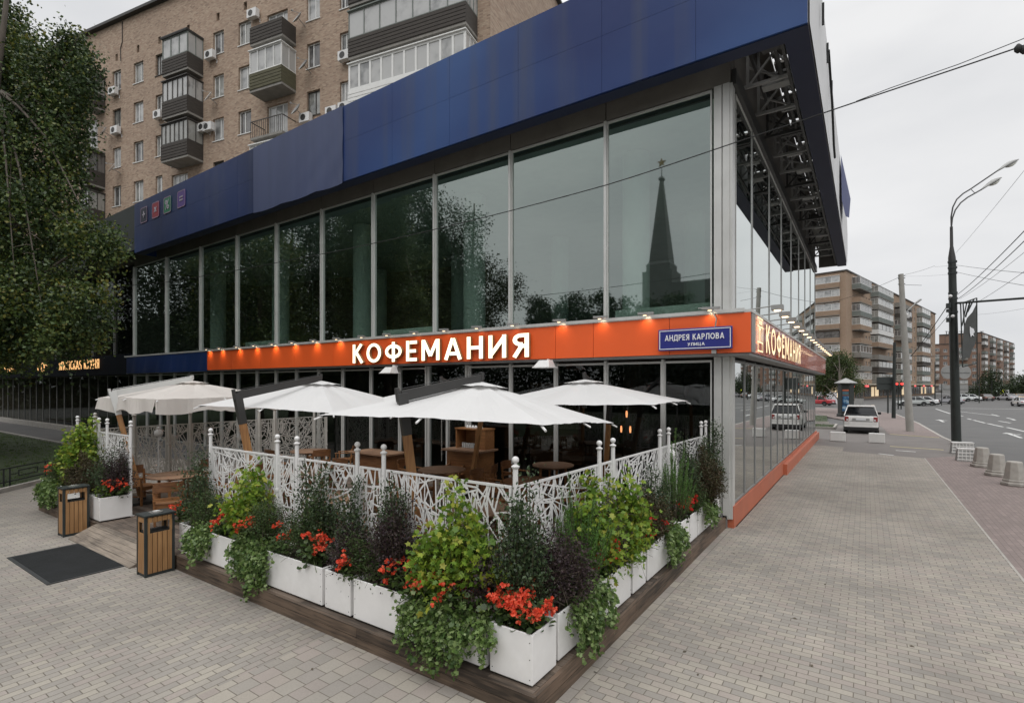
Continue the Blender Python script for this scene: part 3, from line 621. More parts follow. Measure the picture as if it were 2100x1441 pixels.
# interior warm lamps and shelves seen through the ground-floor glass
for x, y, z in ((-7.2, 13.2, 2.15), (-7.5, 13.2, 2.1), (-6.9, 13.3, 2.2), (-5.2, 13.0, 2.75), (-5.2, 13.0, 2.35), (-5.1, 13.0, 1.95), (-5.35, 13.0, 1.95), (-5.55, 13.3, 2.7)):
    h = MB(); h.tube([(x, y, z+.06), (x, y, 3.7)], .006, 5)
    ho = h.build('pendant_lamp', M['black'], shop)
    MB().lathe(x, y, [(.02, z-.09), (.03, z), (.02, z+.08)], 8).build('bulb', emat('filament', (1, .35, .14), 3.2), ho)
rs = random.Random(11)
shf = MB(); shf.box(-10.6, 16.8, .25, -8.4, 17.0, 3.2)
for z in (.9, 1.5, 2.1, 2.7): shf.box(-10.6, 16.45, z, -8.4, 16.8, z+.04)
shf.build('interior_shelves', M['furn'], shop)
bt = MB()
for z in (.94, 1.54, 2.14, 2.74):
    for k in range(22):
        x = -10.5+k*.095+rs.uniform(0, .02); hh = rs.uniform(.14, .32); bt.box(x, 16.5, z, x+.06, 16.6, z+hh)
bt.build('shelf_stock', mat('shelf_goods', (.45, .36, .28), .6, var=.6, vs=14), shop)
for x in (-3.6, -5.0, -6.6, -8.2, -12.6, -14.4):
    t = MB(); t.lathe(x, 14.9, [(.05, .25), (.04, .95)], 8); t.lathe(x, 14.9, [(.45, .95), (.45, .99)], 20); t.build('interior_table', M['furn'], shop)

# lettering on the band: each sign is a thing of its own
RXM = Matrix.Rotation(rad(90), 4, 'X')
RYM = Matrix.Rotation(rad(90), 4, 'Z') @ RXM
M['side_glow'] = emat('letter_edge', (1.0, .62, .3), .7, (.6, .4, .2))
def glyph(c, h):
    """centre lines of a Cyrillic capital one unit tall; h is half the stroke width"""
    t, m, T = h, .5, 1-h
    def arc(cx, cy, rx, ry, a0, a1, n=14): return [(cx+rx*math.cos(rad(a0+(a1-a0)*i/n)), cy+ry*math.sin(rad(a0+(a1-a0)*i/n))) for i in range(n+1)]
    V = lambda x: [(x, 0), (x, 1)]
    if c == 'К': return .6, [V(h), [(.6-h, 1), (h*1.6, .46)], [(.2, .60), (.62-h*.6, 0)]]
    if c == 'О': return .82, [arc(.41, .5, .41-h, .5-h, 0, 360, 36)]
    if c == 'Ф': return .88, [V(.44), arc(.44, .52, .44-h, .30-h*.3, 0, 360, 36)]
    if c == 'Е': return .52, [V(h), [(h, T), (.52, T)], [(h, m), (.47, m)], [(h, t), (.52, t)]]
    if c == 'М': return .86, [V(h), V(.86-h), [(h*1.3, 1-h*.4), (.43, .22)], [(.43, .22), (.86-h*1.3, 1-h*.4)]]
    if c == 'А': return .74, [[(h*.8, 0), (.37, 1-h*.2)], [(.37, 1-h*.2), (.74-h*.8, 0)], [(.15, .28), (.59, .28)]]
    if c == 'Н': return .68, [V(h), V(.68-h), [(h, m), (.68-h, m)]]
    if c == 'И': return .70, [V(h), V(.70-h), [(h, .1), (.70-h, .9)]]
    if c == 'Я': return .60, [V(.6-h), [(.6-h, T), (.30, T)]+arc(.30, .735, .30-h, .265-h, 90, 270)+[(.30, .47), (.6-h, .47)], [(.33, .47), (h*.8, 0)]]
    if c == 'Р': return .58, [V(h), [(h, T), (.30, T)]+arc(.30, .70, .28-h, .30-h, 90, -90)+[(h, .40+h)]]
    if c == 'В': return .60, [V(h), [(h, T), (.30, T)]+arc(.30, .755, .25-h, .245-h, 90, -90)+[(h, .51+h)], [(h, .5), (.32, .5)]+arc(.32, .25+h*.5, .28-h, .25-h*.5, 90, -90)+[(h, t)]]
    if c == 'Д': return .80, [[(.0, -.16), (0+h, t)], [(h*.4, t), (.80-h*.4, t)], [(.80-h, t), (.80-h*.4, -.16)], [(.12, t), (.24, T)], [(.2, T), (.66, T)], [(.66, t), (.66, 1)]]
    if c == 'Л': return .70, [[(h*.6, 0), (.14, .1), (.2, 1)], [(.18, T), (.70-h, T)], V(.70-h)]
    if c == 'У': return .64, [[(h*.7, 1), (.33, .36)], [(.64-h*.7, 1), (.26, .06), (.06, t)]]
    if c == 'Ц': return .76, [V(h), V(.66-h), [(h, t), (.76, t)], [(.76-h, t), (.76-h, -.18)]]
    if c == 'С': return .66, [arc(.41, .5, .41-h, .5-h, 48, 312, 26)]
    if c == 'П': return .66, [V(h), V(.66-h), [(h, T), (.66-h, T)]]
    if c == 'Х': return .66, [[(h*.8, 0), (.66-h*.8, 1)], [(h*.8, 1), (.66-h*.8, 0)]]
    return .34, []
def sign_word(body, x0, x1, z0, cap, mtx, th, face, edge, bold, space=1.0):
    """raised lettering fitted to a width and a cap height; the rims are unlit. bold: half stroke width in cap heights"""
    V = []; F = []; MI = []; X = 0; k = 0; d = .01
    for c in body:
        w, st = glyph(c, bold)
        for pl in st:
            p = [Vector((x+X, y)) for x, y in pl]; n = len(p); closed = (p[0]-p[-1]).length < 1e-4; k += 1; zo = (k % 8)*.0009; b = len(V); L_ = []; R_ = []
            for i in range(n):
                a = p[(i-1) if i else (n-2 if closed else 0)]; q = p[(i+1) if i < n-1 else (1 if closed else n-1)]
                if i == 0 and not closed: a = p[0]
                d1 = (p[i]-a); d2 = (q-p[i]); d1 = d1.normalized() if d1.length > 1e-6 else d2.normalized(); d2 = d2.normalized() if d2.length > 1e-6 else d1
                t_ = (d1+d2).normalized(); nn = Vector((-t_.y, t_.x)); s_ = bold/max(.45, nn.dot(Vector((-d1.y, d1.x)))); L_.append(p[i]+nn*s_); R_.append(p[i]-nn*s_)
            for l, r_ in zip(L_, R_): V += [(l.x, l.y, d+zo), (r_.x, r_.y, d+zo), (l.x, l.y, -d), (r_.x, r_.y, -d)]
            for i in range(n-1):
                q = b+4*i; F += [(q, q+1, q+5, q+4), (q+2, q+6, q+7, q+3), (q, q+4, q+6, q+2), (q+1, q+3, q+7, q+5)]; MI += [0, 1, 1, 1]
            if not closed: F += [(b, b+2, b+3, b+1), (b+4*n-4, b+4*n-3, b+4*n-1, b+4*n-2)]; MI += [1, 1]
        X += w+.16*space
    xs = [v[0] for v in V]; sx = (x1-x0)/(max(xs)-min(xs)); mb = MB(mtx @ Matrix.Diagonal((sx, cap, 1, 1)) @ Matrix.Translation((-min(xs), 0, 0)))
    mb.add(V, F); mb.mi = MI
    return mb.build('letters', [face, edge or face], th)
fs = thing('shop_sign', (-10.7, 11.4, 3.85), 'long row of lit cream letters spelling the cafe name on the front orange band', 'sign')
M['letter_rim'] = mat('letter_rim', (.34, .2, .09), .5)
sign_word('КОФЕМАНИЯ', -14.2, -7.22, 0, .62, Matrix.Translation((-14.2, 11.42, 3.84)) @ RXM @ Matrix.Diagonal((1, 1, 4, 1)), fs, M['lit_warm'], M['letter_rim'], .078, 1.5)
M['lit_side'] = emat('lit_letter_side', (1.0, .78, .46), .95)
f2 = thing('shop_sign', (-1.9, 16.8, 3.85), 'tall lit cream letters of the cafe name seen edge on along the side band', 'sign')
sign_word('КОФЕМАНИЯ', 12.95, 20.4, 0, .64, Matrix.Translation((-1.86, 12.95, 3.84)) @ RYM @ Matrix.Diagonal((1, 1, .3, 1)), f2, M['lit_side'], M['letter_rim'], .07, 1.4)
f3 = thing('logo_sign', (-1.9, 12.45, 3.85), 'small lit square emblem panel at the corner end of the side band', 'sign')
lgm = MB()
for z in (3.83, 4.02, 4.36, 4.54): lgm.box(-1.9, 12.08, z, -1.897, 12.78, z+.03)
for y in (12.08, 12.2, 12.62, 12.75): lgm.box(-1.899, y, 3.86, -1.896, y+.02, 4.57)
lgm.box(-1.9, 12.28, 4.05, -1.896, 12.33, 4.34).box(-1.9, 12.44, 4.05, -1.896, 12.49, 4.34).box(-1.899, 12.28, 4.3, -1.895, 12.49, 4.35)
for k in range(4): lgm.box(-1.9, 12.28+k*.09, 4.42, -1.896, 12.32+k*.09, 4.52)
lgm.build('emblem_lines', M['lit_side'], f3)
st = thing('street_sign', (-3.2, 11.38, 4.0), 'blue enamel street name plate with white border and white Cyrillic lettering', 'street sign')
pa = atY(1350, 11.38, 708); pb = atY(1502, 11.38, 694); pt = atY(1502, 11.38, 664)
M['plate'] = mat('plate_blue', hexc(38, 44, 120), .35, var=.05, coat=.3); M['plate_w'] = mat('plate_white', (.75, .76, .78), .4, var=.03)
x0, x1, z0, z1 = pa.x, pb.x, 3.86, 4.33
MB().box(x0, 11.37, z0, x1, 11.43, z1).build('plate', M['plate'], st, bev=.015)
bo = MB()
for (a0, c0, a1, c1) in ((x0+.03, z0+.03, x1-.03, z0+.045), (x0+.03, z1-.045, x1-.03, z1-.03), (x0+.03, z0+.045, x0+.045, z1-.045), (x1-.045, z0+.045, x1-.03, z1-.045)): bo.box(a0, 11.364, c0, a1, 11.372, c1)
bo.build('border', M['plate_w'], st)
w = x1-x0
for body, cx, zz, wd, cap in (('АНДРЕЯ КАРЛОВА', (x0+x1)/2, z0+.215, w*.80, .125), ('УЛИЦА', (x0+x1)/2+.05, z0+.09, w*.23, .065)):
    sign_word(body, cx-wd/2, cx+wd/2, 0, cap, Matrix.Translation((cx-wd/2, 11.36, zz)) @ RXM @ Matrix.Diagonal((1, 1, .3, 1)), st, M['plate_w'], None, .075)
cb = MB(); cb.tube([(x1-.35, 11.45, 4.33), (x1-.33, 11.44, 4.5), (x1-.45, 11.42, 4.72), (x1-.7, 11.45, 4.75)], .014); cb.box(x1-.42, 11.41, z0-.09, x1-.33, 11.47, z0-.01)
cb.build('bracket', M['pale_metal'], st)
for u, v, lab in ((803, 762, 'white floodlight box hanging under the first letters of the front sign'), (1121, 750, 'white floodlight box hanging under the plain right end of the band')):
    p = atY(u, 11.3, v); th = thing('floodlight', p, lab, 'floodlight', 'floodlights under the sign band')
    b = MB(); b.tube([(p.x, 11.6, 3.72), (p.x, 11.35, p.z+.16)], .02).box(p.x-.05, 11.38, p.z+.1, p.x+.05, 11.5, 3.735); b.build('bracket', M['white'], th)
    b = MB(); b.add([(p.x-.23, 11.02, p.z-.03), (p.x+.23, 11.02, p.z-.03), (p.x+.2, 11.42, p.z-.05), (p.x-.2, 11.42, p.z-.05), (p.x-.14, 11.16, p.z+.14), (p.x+.14, 11.16, p.z+.14), (p.x+.12, 11.4, p.z+.15), (p.x-.12, 11.4, p.z+.15)],
                    [(0, 3, 2, 1), (4, 5, 6, 7), (0, 1, 5, 4), (1, 2, 6, 5), (2, 3, 7, 6), (3, 0, 4, 7)])
    b.box(p.x-.25, 11.0, p.z-.06, p.x+.25, 11.44, p.z-.03); b.build('housing', M['white'], th, bev=.01)

# ------------------------------------------------------------ the wing that carries on to the left
wing = thing('restaurant_wing', (-55, 18, 0), 'dark glazed wing with a black sign band running on beyond the blue fascia', 'building')
M['wing_fascia'] = mat('wing_fascia', (.03, .036, .034), .8, var=.12, vs=.8); M['wing_band'] = mat('wing_band', (.006, .008, .012), .9, spec=.1, var=.2, vs=1)
MB().box(-85, 11.05, 10.0, -30.66, 11.3, 12.3).build('fascia', M['wing_fascia'], wing)
MB().box(-85, 11.3, 9.98, -33.7, 13, 10.1).build('soffit', M['soffit'], wing); MB().box(-85, 11.3, 12.1, -33.7, 20, 12.2).build('roof', M['soffit'], wing)
MB().box(-85, 11.75, 3.72, -33.5, 12.3, 4.85).build('sign_band', M['wing_band'], wing)
MB().box(-85, 16, 0, -33.7, 16.2, 9.5).build('back_wall', M['inside_dn'], wing); MB().box(-85, 12.4, 3.8, -33.7, 16, 4.6).build('floor_slab', M['inside_dn'], wing)
M['glass_w'] = glass('glass_wing', (.35, .38, .37), .05, (.7, .75, .74), 7.0)
MB().box(-85, 12.1, 0, -33.5, 12.5, .35).build('plinth', M['concrete'], wing)
xg = [-33.5-1.55*k for k in range(30)]
for a, b in zip(xg, xg[1:]):
    win(wing, (b, 12.3), (a, 12.3), .35, 3.7, M['glass_w'], fm='soffit', fd=.03); MB().box(a-.022, 12.27, .3, a+.022, 12.36, 3.7).build('mullion', M['pale_metal'], wing)
for k in range(13):
    a = -33.5-3.5*k; win(wing, (a-3.5, 12.3), (a, 12.3), 4.86, 10.0, M['glass_w'], fm='soffit'); MB().box(a-.035, 12.2, 4.86, a+.035, 12.36, 10.0).build('mullion', M['alu_d'], wing)
M['neon'] = emat('amber_letters', (1.0, .55, .22), .9)
s1 = thing('restaurant_sign', (-45, 11.7, 4.1), 'amber lit sign reading ЯПОНСКАЯ КУХНЯ on the dark wing, right one of two', 'sign')
xa = atY(122, 11.7).x; xb = atY(204, 11.7).x
sign_word('ЯПОНСКАЯ КУХНЯ', xa, xb, 0, .55, Matrix.Translation((xa, 11.68, 4.12)) @ RXM, s1, M['neon'], None, .058, 1.2)
s2 = thing('restaurant_sign', (-55, 11.7, 4.1), 'amber lit sign half cut off by the photo edge behind the tree leaves', 'sign')
xa = atY(-55, 11.7).x; xb = atY(28, 11.7).x
sign_word('ЯПОНСКАЯ КУХНЯ', xa, xb, 0, .5, Matrix.Translation((xa, 11.68, 4.14)) @ RXM, s2, M['neon'], None, .058, 1.2)
s3 = thing('emblem_sign', (-50, 11.7, 4.1), 'small amber round emblem with digits between the two kitchen signs', 'sign')
xa = atY(88, 11.7).x; e = MB()
e.tube([(xa+.32*math.cos(i*.35), 11.69, 4.38+.3*math.sin(i*.35)) for i in range(19)], .03, 6, cap=False); e.tube([(xa-.9+.22*math.cos(i*.4), 11.69, 4.36+.2*math.sin(i*.4)) for i in range(12)], .03, 6)
e.box(xa+.5, 11.68, 4.5, xa+.8, 11.7, 4.56).box(xa+.9, 11.68, 4.45, xa+1.1, 11.7, 4.5); e.build('emblem_lines', M['neon'], s3)
# ------------------------------------------------------------ foliage tools
def leaf_np(C, size, rs, aspect=.55, D=None, flat=0.0, shape=None, fold=.25, sv=.3):
    """one small bent blade per point; returns verts, faces"""
    n = len(C)
    if D is None: D = rs.normal(size=(n, 3))
    D = D/np.maximum(np.linalg.norm(D, axis=1, keepdims=True), 1e-6)
    U = rs.normal(size=(n, 3)); U[:, 2] += flat
    S = np.cross(D, U); S /= np.maximum(np.linalg.norm(S, axis=1, keepdims=True), 1e-6)
    Nn = np.cross(S, D)
    if shape is None: shape = [(0, 0, 0), (.55, -.5, .0), (1, 0, -fold), (.55, .5, .0)]
    sh = np.array(shape, float); k = len(sh); sz = size*(1+rs.uniform(-sv, sv, size=(n, 1, 1)))
    V = C[:, None, :]+sz*(sh[None, :, 0:1]*D[:, None, :]+aspect*sh[None, :, 1:2]*S[:, None, :]+sh[None, :, 2:3]*Nn[:, None, :])
    return V.reshape(-1, 3), k
LOBED = [(0, 0, 0), (.12, -.42, .02), (.38, -.3, .0), (.52, -.62, -.06), (.66, -.22, .0), (1, 0, -.12), (.66, .22, .0), (.52, .62, -.06), (.38, .3, .0), (.12, .42, .02)]
IVY = [(0, 0, 0), (.0, -.45, .0), (.4, -.28, .02), (.5, -.55, -.05), (1, 0, -.1), (.5, .55, -.05), (.4, .28, .02), (0, .45, 0)]
PETAL = [(0, 0, 0), (.4, -.5, .12), (.9, -.42, .1), (1.05, 0, .0), (.9, .42, .1), (.4, .5, .12)]
def leaf_obj(name, sets, mats, parent):
    V = []; K = []; MI = []
    for i, (v, k) in enumerate(sets): V.append(v); K += [k]*(len(v)//k); MI += [i]*(len(v)//k)
    V = np.concatenate(V); o = chain_loc(parent); V = V-np.array([o.x, o.y, o.z])
    me = bpy.data.meshes.new(name); K = np.array(K); me.vertices.add(len(V)); me.vertices.foreach_set('co', V.astype(np.float32).ravel())
    me.loops.add(len(V)); me.loops.foreach_set('vertex_index', np.arange(len(V), dtype=np.int32))
    me.polygons.add(len(K)); st = np.concatenate([[0], np.cumsum(K)[:-1]]).astype(np.int32)
    me.polygons.foreach_set('loop_start', st); me.polygons.foreach_set('loop_total', K.astype(np.int32))
    for m in mats: me.materials.append(m)
    me.polygons.foreach_set('material_index', np.array(MI, dtype=np.int32)); me.update(calc_edges=True); me.validate()
    ob = bpy.data.objects.new(name, me); COL.objects.link(ob); ob.parent = parent; return ob
G_BIRCH = leafmat('birch_leaves', [(.04, .072, .024), (.06, .1, .03), (.085, .13, .036), (.11, .15, .04), (.16, .17, .04)], .45, .2)
G_BIRCH_D = leafmat('birch_leaves_old', [(.018, .036, .012), (.028, .05, .015), (.042, .068, .02)], .5, .15)
G_BIRCH_L = leafmat('birch_leaves_fresh', [(.05, .085, .016), (.085, .12, .022), (.12, .14, .03), (.2, .17, .03)], .45, .25)
G_DARK = leafmat('far_leaves', [(.018, .032, .013), (.028, .046, .017), (.045, .066, .024)], .6, .15)
G_MID = leafmat('street_tree_leaves', [(.03, .05, .015), (.05, .08, .02), (.08, .1, .03)], .55, .2)
def crown_leaves(blobs, n, size, rs, cl=26, spread=.5, droop=.35):
    w = np.array([b[1][0]*b[1][1]+b[1][1]*b[1][2]+b[1][0]*b[1][2] for b in blobs]); w = w/w.sum()
    nc = n//cl; C = []
    for b, k in zip(blobs, rs.multinomial(nc, w)):
        d = rs.normal(size=(k, 3)); d /= np.linalg.norm(d, axis=1, keepdims=True)
        r = rs.uniform(.25, 1.0, size=(k, 1))**.45
        C.append(np.array(b[0])+d*r*np.array(b[1]))
    C = np.concatenate(C)
    P = np.repeat(C, cl, axis=0); j = rs.normal(size=P.shape)*spread; j[:, 2] *= 1.1; j[:, 2] -= np.abs(rs.normal(size=len(P)))*droop*spread
    return P+j*.55, C
def grow_trunk(base, top, r0, blobs, rs, nb=16, lean=0):
    mb = MB(); b = Vector(base); t = Vector(top); pts = []; k = 9
    for i in range(k+1):
        a = i/k; p = b.lerp(t, a); p += Vector((math.sin(a*4+lean)*.12*a, math.cos(a*3+lean)*.12*a, 0))*r0*5; pts.append(p)
    mb.tube(pts, [r0*(1.25 if i == 0 else 1)*(1-.82*i/k) for i in range(k+1)], 10)
    for j in range(nb):
        bl = blobs[j % len(blobs)]; a = rs.uniform(.25, .9); s = pts[int(a*k)]; d = rs.normal(size=3); d /= np.linalg.norm(d)
        e = Vector(np.array(bl[0])+d*np.array(bl[1])*.75); m = s.lerp(e, .5)+Vector((0, 0, .12*(e-s).length)); r = r0*.42*(1-a*.6)
        mb.tube([s, s.lerp(m, .5)+Vector((0, 0, .1)), m, m.lerp(e, .55), e], [r, r*.75, r*.5, r*.3, r*.08], 6)
        for q in range(3):
            d = rs.normal(size=3); e2 = m.lerp(e, rs.uniform(0, .7)); mb.tube([e2, e2+Vector(d)*.35*float(np.mean(bl[1]))*.5, e2+Vector(d)*.55*float(np.mean(bl[1]))+Vector((0, 0, -.1))], [r*.3, r*.18, r*.05], 5)
    return mb
def tree(label, base, r0, blobs, n, size, m, seed, group=None, cl=26, spread=.5, cat='tree', nb=16, bark='bark', droop=.35):
    rs = np.random.RandomState(seed); base = Vector(base)
    t = thing('tree', base, label, cat, group)
    z1 = max(b[0][2]+b[1][2]*.4 for b in blobs); cx = np.mean([b[0][0] for b in blobs]); cy = np.mean([b[0][1] for b in blobs])
    grow_trunk(base-Vector((0, 0, .1)), (cx*.5+base.x*.5, cy*.5+base.y*.5, z1), r0, blobs, rs, nb, seed).build('trunk', M[bark], t, smooth=True)
    P, C = crown_leaves(blobs, n, size, rs, cl, spread, droop)
    D = rs.normal(size=P.shape); D[:, 2] -= .5
    if m is G_BIRCH:      # sprays differ: some older and darker, some fresh and yellowish
        k = rs.rand(len(C)); kk = np.repeat(k, cl); sets = []
        for lo, hi in ((0, .5), (.5, .85), (.85, 1.01)): q = (kk >= lo) & (kk < hi); sets.append(leaf_np(P[q], size, rs, .7, D[q]))
        leaf_obj('crown', sets, [G_BIRCH_D, G_BIRCH, G_BIRCH_L], t)
    else: leaf_obj('crown', [leaf_np(P, size, rs, .7, D)], [m], t)
    return t

# big tree at the left edge; its crown hangs over the lawn and the wing
def blob(u, v, ru, rv, s, rd=1.6):
    p = atS(u, v, s); k = s/FPX; return ((p.x, p.y, p.z), (ru*k*.86, ru*k*.86, rv*k*.95))
BL = [(-40, 60, 90, 130, 17), (20, 130, 60, 120, 16.5), (110, 150, 65, 70, 16), (160, 95, 36, 45, 16), (172, 150, 26, 60, 15.5), (60, 300, 95, 110, 16), (135, 245, 42, 90, 15.5), (140, 360, 36, 70, 15.5),
      (70, 450, 100, 90, 15.5), (185, 480, 52, 50, 15), (225, 500, 30, 28, 15), (50, 600, 120, 80, 15), (165, 640, 62, 55, 14.5), (200, 590, 30, 30, 14.5), (10, 690, 90, 42, 15), (110, 690, 60, 26, 14.5), (-70, 350, 110, 260, 17), (-80, 640, 110, 120, 16)]
tree('tall leafy tree with drooping twigs filling the left edge of the photo', (-22.5, 3.6, 0), .26, [blob(*b) for b in BL], 130000, .095, G_BIRCH, 3, cl=80, spread=.34, nb=30, droop=1.3)

tree('extra sky blocking tree further left behind the drooping one', (-34, 4.5, 0), .3, [((-34, 4.5, 7.5), (4.6, 4.6, 3.4)), ((-33, 6, 11), (3.6, 3.6, 3)), ((-31, 5, 5.2), (3, 3, 1.8)), ((-36, 3, 5.5), (3.5, 3.5, 2))], 30000, .16, G_BIRCH, 17, cl=30, spread=.55)  # extra tree put in to block sky; its crown backs the drooping one
tree('added sky blocking tree on the lawn just outside the left photo edge', (-29, -3, 0), .3, [((-29, -3, 8), (4.5, 4.5, 4)), ((-27, -1, 11), (3.5, 3.5, 3)), ((-32, -4, 6), (4, 4, 2.6))], 24000, .16, G_BIRCH, 18, cl=30, spread=.55)  # unseen tree added to block sky over the lawn and the wing

# ------------------------------------------------------------ apartment blocks
BR = [hexc(136, 115, 99), hexc(158, 136, 118), hexc(170, 148, 129), hexc(178, 158, 138), hexc(154, 128, 110), hexc(174, 154, 134)]
M['brick'] = brickmat('tan_brick', BR, hexc(146, 135, 122), .26, .085, .008, wall=True, dirt=.25, dcol=hexc(118, 102, 90), dn=.25, bump=0, grain=6)
M['brick2'] = brickmat('tan_brick_far', [hexc(152, 130, 112), hexc(164, 142, 123), hexc(158, 135, 116)], hexc(134, 118, 100), .26, .085, .01, wall=True, dirt=.35, dcol=hexc(120, 98, 80), dn=.12, bump=0, grain=2)
M['brick3'] = brickmat('red_brown_brick', [hexc(124, 98, 84), hexc(136, 110, 94), hexc(130, 103, 88)], hexc(122, 104, 92), .26, .085, .01, wall=True, dirt=.3, dcol=hexc(104, 86, 78), dn=.1, bump=0, grain=2)
M['roofmetal'] = mat('roof_edge', (.05, .048, .045), .6, .2, var=.2)
M['pvc'] = mat('white_plastic_frame', (.68, .68, .66), .4, var=.05, dirt=.1, dcol=(.4, .4, .38))
M['slabc'] = mat('balcony_slab', (.22, .21, .19), .85, var=.15, vs=3, dirt=.3, dcol=(.1, .1, .09))
M['darkwood'] = mat('weathered_dark_boards', (.045, .038, .032), .8, var=.4, vs=5, stretch=(.6, .6, 9), dirt=.3, dcol=(.1, .09, .07))
M['mossy'] = mat('mossy_boards', (.085, .08, .045), .85, var=.45, vs=4, stretch=(.5, .5, 8), dirt=.4, dcol=(.13, .12, .1))
M['darkframe'] = mat('dark_brown_frame', (.05, .045, .04), .6, var=.3)
M['greypanel'] = mat('grey_green_panel', (.16, .18, .165), .7, var=.15, vs=1)
def pane_mat(name, lo, hi):
    m, nt, b = newmat(name); n = nt.nodes; l = nt.links
    oi = n.new('ShaderNodeNewGeometry'); no = n.new('ShaderNodeTexNoise'); no.inputs['Scale'].default_value = 1.6; l.new(oi.outputs['Position'], no.inputs['Vector'])
    wv = n.new('ShaderNodeTexWave'); wv.inputs['Scale'].default_value = 5; wv.inputs['Distortion'].default_value = 2; l.new(oi.outputs['Position'], wv.inputs['Vector'])
    a = n.new('ShaderNodeMath'); a.operation = 'MULTIPLY_ADD'; a.inputs[1].default_value = .22; l.new(wv.outputs['Fac'], a.inputs[0])
    r = n.new('ShaderNodeMath'); r.operation = 'MULTIPLY_ADD'; r.inputs[1].default_value = .55; l.new(oi.outputs['Random Per Island'], r.inputs[0]); l.new(no.outputs['Fac'], r.inputs[2]); 
    s = n.new('ShaderNodeMath'); s.operation = 'SUBTRACT'; s.inputs[1].default_value = .3; l.new(r.outputs[0], s.inputs[0]); l.new(s.outputs[0], a.inputs[2])
    cr = n.new('ShaderNodeValToRGB'); e = cr.color_ramp.elements; e[0].position = .25; e[1].position = .62; e[0].color = (*lo, 1); e[1].color = (*hi, 1)
    l.new(a.outputs[0], cr.inputs[0]); l.new(cr.outputs[0], b.inputs['Base Color']); b.inputs['Roughness'].default_value = .06; b.inputs['Specular IOR Level'].default_value = .9
    return m
M['pane'] = pane_mat('window_pane', (.03, .035, .036), (.3, .3, .28)); M['pane_l'] = pane_mat('pane_pale', (.14, .145, .145), (.42, .42, .41)); M['pane_d'] = pane_mat('pane_dark', (.02, .024, .025), (.15, .145, .14))
def wall_holes(mb, L0, L1, z0, z1, holes, y=0.0, dep=.2):
    xs = sorted({L0, L1, *[h[0] for h in holes], *[h[1] for h in holes]}); zs = sorted({z0, z1, *[h[2] for h in holes], *[h[3] for h in holes]})
    for i in range(len(xs)-1):
        for j in range(len(zs)-1):
            cx = (xs[i]+xs[i+1])/2; cz = (zs[j]+zs[j+1])/2
            if any(h[0] < cx < h[1] and h[2] < cz < h[3] for h in holes): continue
            mb.quad((xs[i], y, zs[j]), (xs[i], y, zs[j+1]), (xs[i+1], y, zs[j+1]), (xs[i+1], y, zs[j]))
    for a, b, c, d in holes:
        e = y-dep
        mb.quad((a, y, c), (a, e, c), (a, e, d), (a, y, d)).quad((b, y, c), (b, y, d), (b, e, d), (b, e, c)).quad((a, y, c), (b, y, c), (b, e, c), (a, e, c)).quad((a, y, d), (a, e, d), (b, e, d), (b, y, d))
def wframe(mb, x0, x1, z0, z1, y, splits, fw=.06, fd=.07):
    """outer ring and mullions as touching bars"""
    mb.box(x0, y-fd, z0, x1, y, z0+fw).box(x0, y-fd, z1-fw, x1, y, z1).box(x0, y-fd-.001, z0+fw, x0+fw, y+.001, z1-fw).box(x1-fw, y-fd-.001, z0+fw, x1, y+.001, z1-fw)
    for s in splits: x = x0+(x1-x0)*s; mb.box(x-fw*.5, y-fd-.002, z0+fw, x+fw*.5, y+.002, z1-fw)
def panes(mb, x0, x1, z0, z1, y, splits):
    q = [0]+list(splits)+[1]
    for a, b in zip(q, q[1:]): mb.quad((x0+(x1-x0)*a, y, z0), (x0+(x1-x0)*a, y, z1), (x0+(x1-x0)*b, y, z1), (x0+(x1-x0)*b, y, z0))
def apt_window(MX, parent, x0, x1, z0, z1, fm='pvc', pm='pane', splits=(.45,), y=-.14, label=None):
    f = MB(MX); wframe(f, x0, x1, z0, z1, y, splits); f.box(x0-.05, y, z0-.05, x1+.05, .05, z0)
    fo = f.build('window', M[fm], parent); g = MB(MX); panes(g, x0+.03, x1-.03, z0+.03, z1-.03, y-.035, splits); g.build('pane', M[pm], fo)
    return fo
